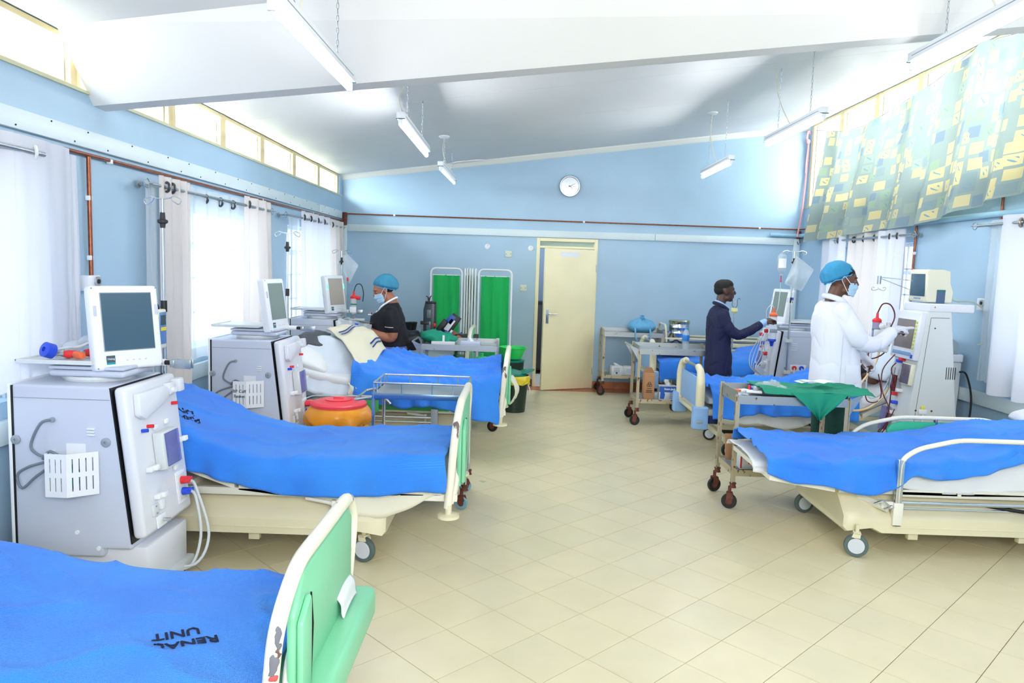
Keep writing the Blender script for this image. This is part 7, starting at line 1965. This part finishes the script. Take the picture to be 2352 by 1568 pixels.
B.limb([(-.02, .145, 1.26, .068), (.01, .19, 1.10, .058), (.05, .195, .93, .05), (.11, .175, .82, .044)])
jk = B.build('suit_jacket', M_NAVY, t, .011, 2, None, .007, .08)
g = G(); g.tube([(.06, -.045, 1.31), (.0, -.075, 1.35), (-.06, -.05, 1.375), (-.075, 0, 1.38), (-.06, .05, 1.375), (.0, .075, 1.35), (.06, .045, 1.31)], .018, 8, smooth=4).obj('jacket_collar', M_NAVY, jk)
g = G(); g.tube([(.07, -.03, 1.33), (.0, -.06, 1.372), (-.05, -.04, 1.395), (-.062, 0, 1.40), (-.05, .04, 1.395), (.0, .06, 1.372), (.07, .03, 1.33)], .012, 8, smooth=4).obj('shirt_collar', M_SHIRTB, jk)
B = Body(); B.limb([(.34, -.173, 1.16, .040), (.415, -.155, 1.205, .034)]); B.build('shirt_cuff', M_SHIRTB, t, .006, 1, .6)
B = Body()
for s_ in (-1, 1): B.limb([(.0, s_*.075, .80, .10), (.0, s_*.09, .44, .072), (-.01, s_*.095, .09, .060)])
B.build('trousers', M_NAVYT, t, .016, 2, None, .005)
for s_ in (-1, 1):
    B = Body(); B.limb([(-.04, s_*.095, .05, .042), (.08, s_*.10, .042, .04), (.16, s_*.105, .034, .032)]); B.build('shoe', M_BLACK, t, .012, 2)
def hair_shell(t, HM, sc, pts, name='short_hair'):
    B = Body(HM @ Matrix.Scale(sc, 4))
    for c, r in pts: B.ell(c, r)
    return B.build(name, M_HAIR, t, .006, 1, None, .0015, .02)
hair_shell(t, HM, .97, [((-.026, 0, .050), (.100, .080, .078)), ((-.052, 0, .012), (.072, .073, .062)), ((.0, 0, .068), (.082, .066, .060))])

# ---------------- nurse
t = thing('person', 'woman in black polo and lilac trousers with blue bouffant cap writing notes', 'person', (-1.30, 7.60, 0), PI)
HM = Matrix.Translation((.085, 0, 1.405)) @ Matrix.Rotation(R(24), 4, 'Z') @ Matrix.Rotation(R(24), 4, 'Y')
B = Body(); head_into(B, HM, .98)
B.limb([(.055, 0, 1.36, .052), (.0, 0, 1.28, .055), (-.02, 0, 1.22, .06)])
B.torso([(.0, 0, .74, .12, .17), (.02, 0, .9, .13, .17), (.03, 0, 1.05, .12, .16), (.0, 0, 1.18, .10, .16), (-.02, 0, 1.24, .07, .12)])
B.limb([(-.035, .17, 1.18, .058), (-.06, .215, 1.04, .056), (-.05, .215, .94, .050), (.06, .20, .955, .042), (.18, .15, 1.0, .030)])
B.limb([(-.02, -.16, 1.18, .056), (.05, -.20, 1.04, .052), (.10, -.19, .97, .046), (.16, -.13, 1.0, .034), (.20, -.09, 1.03, .028)])
hand_into(B, (.19, .145, 1.005), (.95, -.2, .25), (.2, .6, -.7), (.5, .55, .6, .6), .4, .9, 1, 1.0)
hand_into(B, (.21, -.08, 1.035), (.9, .35, .1), (-.2, .1, .95), (.9, 1.0, 1.1, 1.2), .9, .9, -1, 1.0)
for s_ in (-1, 1):
    B.limb([(-.01, s_*.09, .76, .105), (.0, s_*.095, .42, .065), (-.01, s_*.095, .09, .042)])
    B.limb([(-.03, s_*.095, .045, .038), (.09, s_*.10, .035, .032), (.14, s_*.105, .03, .026)])
nu = B.build('body', M_SKIN2, t, .007, 1)
eyes(nu, HM, .98, closed=True)
B = Body()
B.torso([(-.01, .0, .84, .185, .21), (.0, .0, .95, .190, .205), (.025, 0, 1.05, .185, .195), (.02, 0, 1.12, .170, .195), (.0, 0, 1.20, .115, .180), (-.015, 0, 1.255, .08, .12), (-.015, 0, 1.28, .06, .08)])
B.ell((.115, .075, 1.10), (.075, .085, .085)).ell((.115, -.075, 1.10), (.075, .085, .085))
B.limb([(-.03, .165, 1.185, .078), (-.055, .205, 1.10, .076), (-.06, .215, 1.035, .074)])
B.limb([(-.02, -.16, 1.185, .078), (.02, -.195, 1.10, .074), (.045, -.205, 1.05, .070)])
ps = B.build('polo_shirt', M_BLACKT, t, .011, 2, None, .006, .08)
g = G(); g.tube([(-.13, .20, 1.047), (-.06, .290, 1.047), (.014, .225, 1.047), (-.02, .15, 1.047)], .003, 5, smooth=5).obj('sleeve_trim', M_PAPER, ps)
g = G(); g.tube([(.12, .02, 1.185), (.085, .065, 1.235), (.02, .075, 1.285), (-.045, .05, 1.325), (-.065, 0, 1.335), (-.045, -.05, 1.325), (.02, -.075, 1.285), (.085, -.065, 1.235), (.12, -.02, 1.185)], .010, 8, smooth=4).obj('white_collar', M_PAPER, ps)
G().tube([(.135, .01, 1.19), (.17, .012, 1.14)], .008, 6).obj('placket', M_PAPER, ps)
G().box(.13, .175, .128, .135, 1.155, 1.165, .003, m=Matrix.Rotation(R(-28), 4, 'Z') @ Matrix.Translation((-.02, .035, -.005))).obj('chest_logo', M_PAPER, ps)
G().prism([(.14, 1.17), (.155, 1.17), (.1475, 1.185)], 'y', .128, .134, m=Matrix.Rotation(R(-28), 4, 'Z') @ Matrix.Translation((-.02, .035, -.005))).obj('chest_logo_mark', mat('logo_pink', (214, 90, 120), .6), ps)
B = Body()
B.torso([(-.01, 0, .68, .17, .20), (-.01, 0, .80, .17, .195), (-.0, 0, .88, .15, .175)])
for s_ in (-1, 1): B.limb([(.0, s_*.085, .74, .125), (.0, s_*.095, .42, .085), (-.01, s_*.10, .09, .065)])
tr_ = B.build('trousers', M_LILAC, t, .014, 2, None, .004)
G().tube([(-.13, .02, .855), (-.05, .16, .855), (.06, .165, .855), (.14, .05, .855)], .008, 6, smooth=4).obj('waistband', mat('lilac_band', (110, 124, 206), .8), tr_)
for s_ in (-1, 1):
    B = Body(); B.limb([(-.04, s_*.10, .05, .042), (.08, s_*.105, .042, .04), (.15, s_*.11, .034, .032)]); B.build('shoe', M_BLACK, t, .012, 2)
bouffant(t, HM @ Matrix.Scale(.97, 4), mat('bouffant_deep', (56, 150, 190), .6, alpha=.8), 1.08)
hair_shell(t, HM, .98, [((-.026, 0, .045), (.099, .079, .078)), ((-.055, 0, .0), (.07, .07, .06))], 'hair')
mask_(t, HM @ Matrix.Scale(.98, 4))
# papers she holds, and the pen
t = thing('papers', 'stack of white papers in a clear sleeve held by the nurse', 'papers', (-1.60, 7.46, 1.06), R(4))
pm = Matrix.Rotation(R(-6), 4, 'X') @ Matrix.Rotation(R(10), 4, 'Y')
for k in range(7):
    g = G(); g.grid(lambda u, v: pm @ Vector((-.15+.30*u+.006*nz(k, u*3), -.10+.20*v, .006*k+.008*math.sin(u*4+k))), 8, 2); g.obj('sheet', M_PAPER, t)
G().box(-.17, .14, -.115, .09, -.012, -.004, .002, m=pm).obj('clipboard', mat('board_grey', (130, 150, 170), .5), t)
g = G(); g.grid(lambda u, v: pm @ Vector((-.19+.34*u, -.125+.01*math.sin(u*14), .02-.11*v*(1-.5*u)+.01*nz(u*6, v*5))), 16, 8); g.obj('clear_sleeve', M_FILM, t, ang=180)
for a, c in ((.05, M_TEAL), (-.03, M_BLUEP)): G().box(a, a+.07, -.118, -.112, -.012, .004, .001, m=pm).obj('tab', c, t)
t = thing('pen', 'dark blue pen upright in the nurse\'s fingers', 'pen', (-1.515, 7.62, 1.04))
G().cyl((0, 0, 0), (.02, -.01, .13), .0055).cyl((0, 0, 0), (-.004, 0, -.03), .0035).obj('barrel', mat('pen_navy', (28, 46, 110), .4), t)

# ---------------- patient lying in the second right bed
t = thing('person', 'patient with black hair lying under blue blanket behind the doctor', 'person', (2.55, 7.08, .565))
HM = Matrix.Translation((.86, 0, .21)) @ Matrix.Rotation(R(-35), 4, 'X') @ Matrix.Rotation(R(-60), 4, 'Y') @ Matrix.Rotation(PI, 4, 'Z')
B = Body(); head_into(B, HM, .95)
B.limb([(.74, 0, .10, .055), (.62, 0, .06, .07)])
B.limb([(.60, 0, .03, .115), (.40, 0, .02, .125), (.18, 0, .02, .13)], flat=.85, fdir=(0, 0, 1))
B.limb([(.56, -.14, .03, .045), (.38, -.16, .0, .036), (.20, -.12, .0, .028)]); B.limb([(.56, .14, .03, .045), (.38, .16, .0, .036), (.20, .12, .0, .028)])
hand_into(B, (.19, -.12, .0), (-1, 0, 0), (0, 0, 1), (.3, .35, .4, .4), .4, .9, 1); hand_into(B, (.19, .12, .0), (-1, 0, 0), (0, 0, 1), (.3, .35, .4, .4), .4, .9, -1)
for s_ in (-1, 1): B.limb([(.14, s_*.085, .02, .075), (-.26, s_*.08, .0, .055), (-.54, s_*.07, -.02, .036), (-.60, s_*.07, -.02, .03)])
pa = B.build('body', M_SKIN, t, .012, 1)
eyes(pa, HM, .95, closed=True)
hair_shell(t, HM, .95, [((-.03, 0, .05), (.105, .088, .082)), ((-.06, 0, .0), (.08, .08, .07))], 'hair')
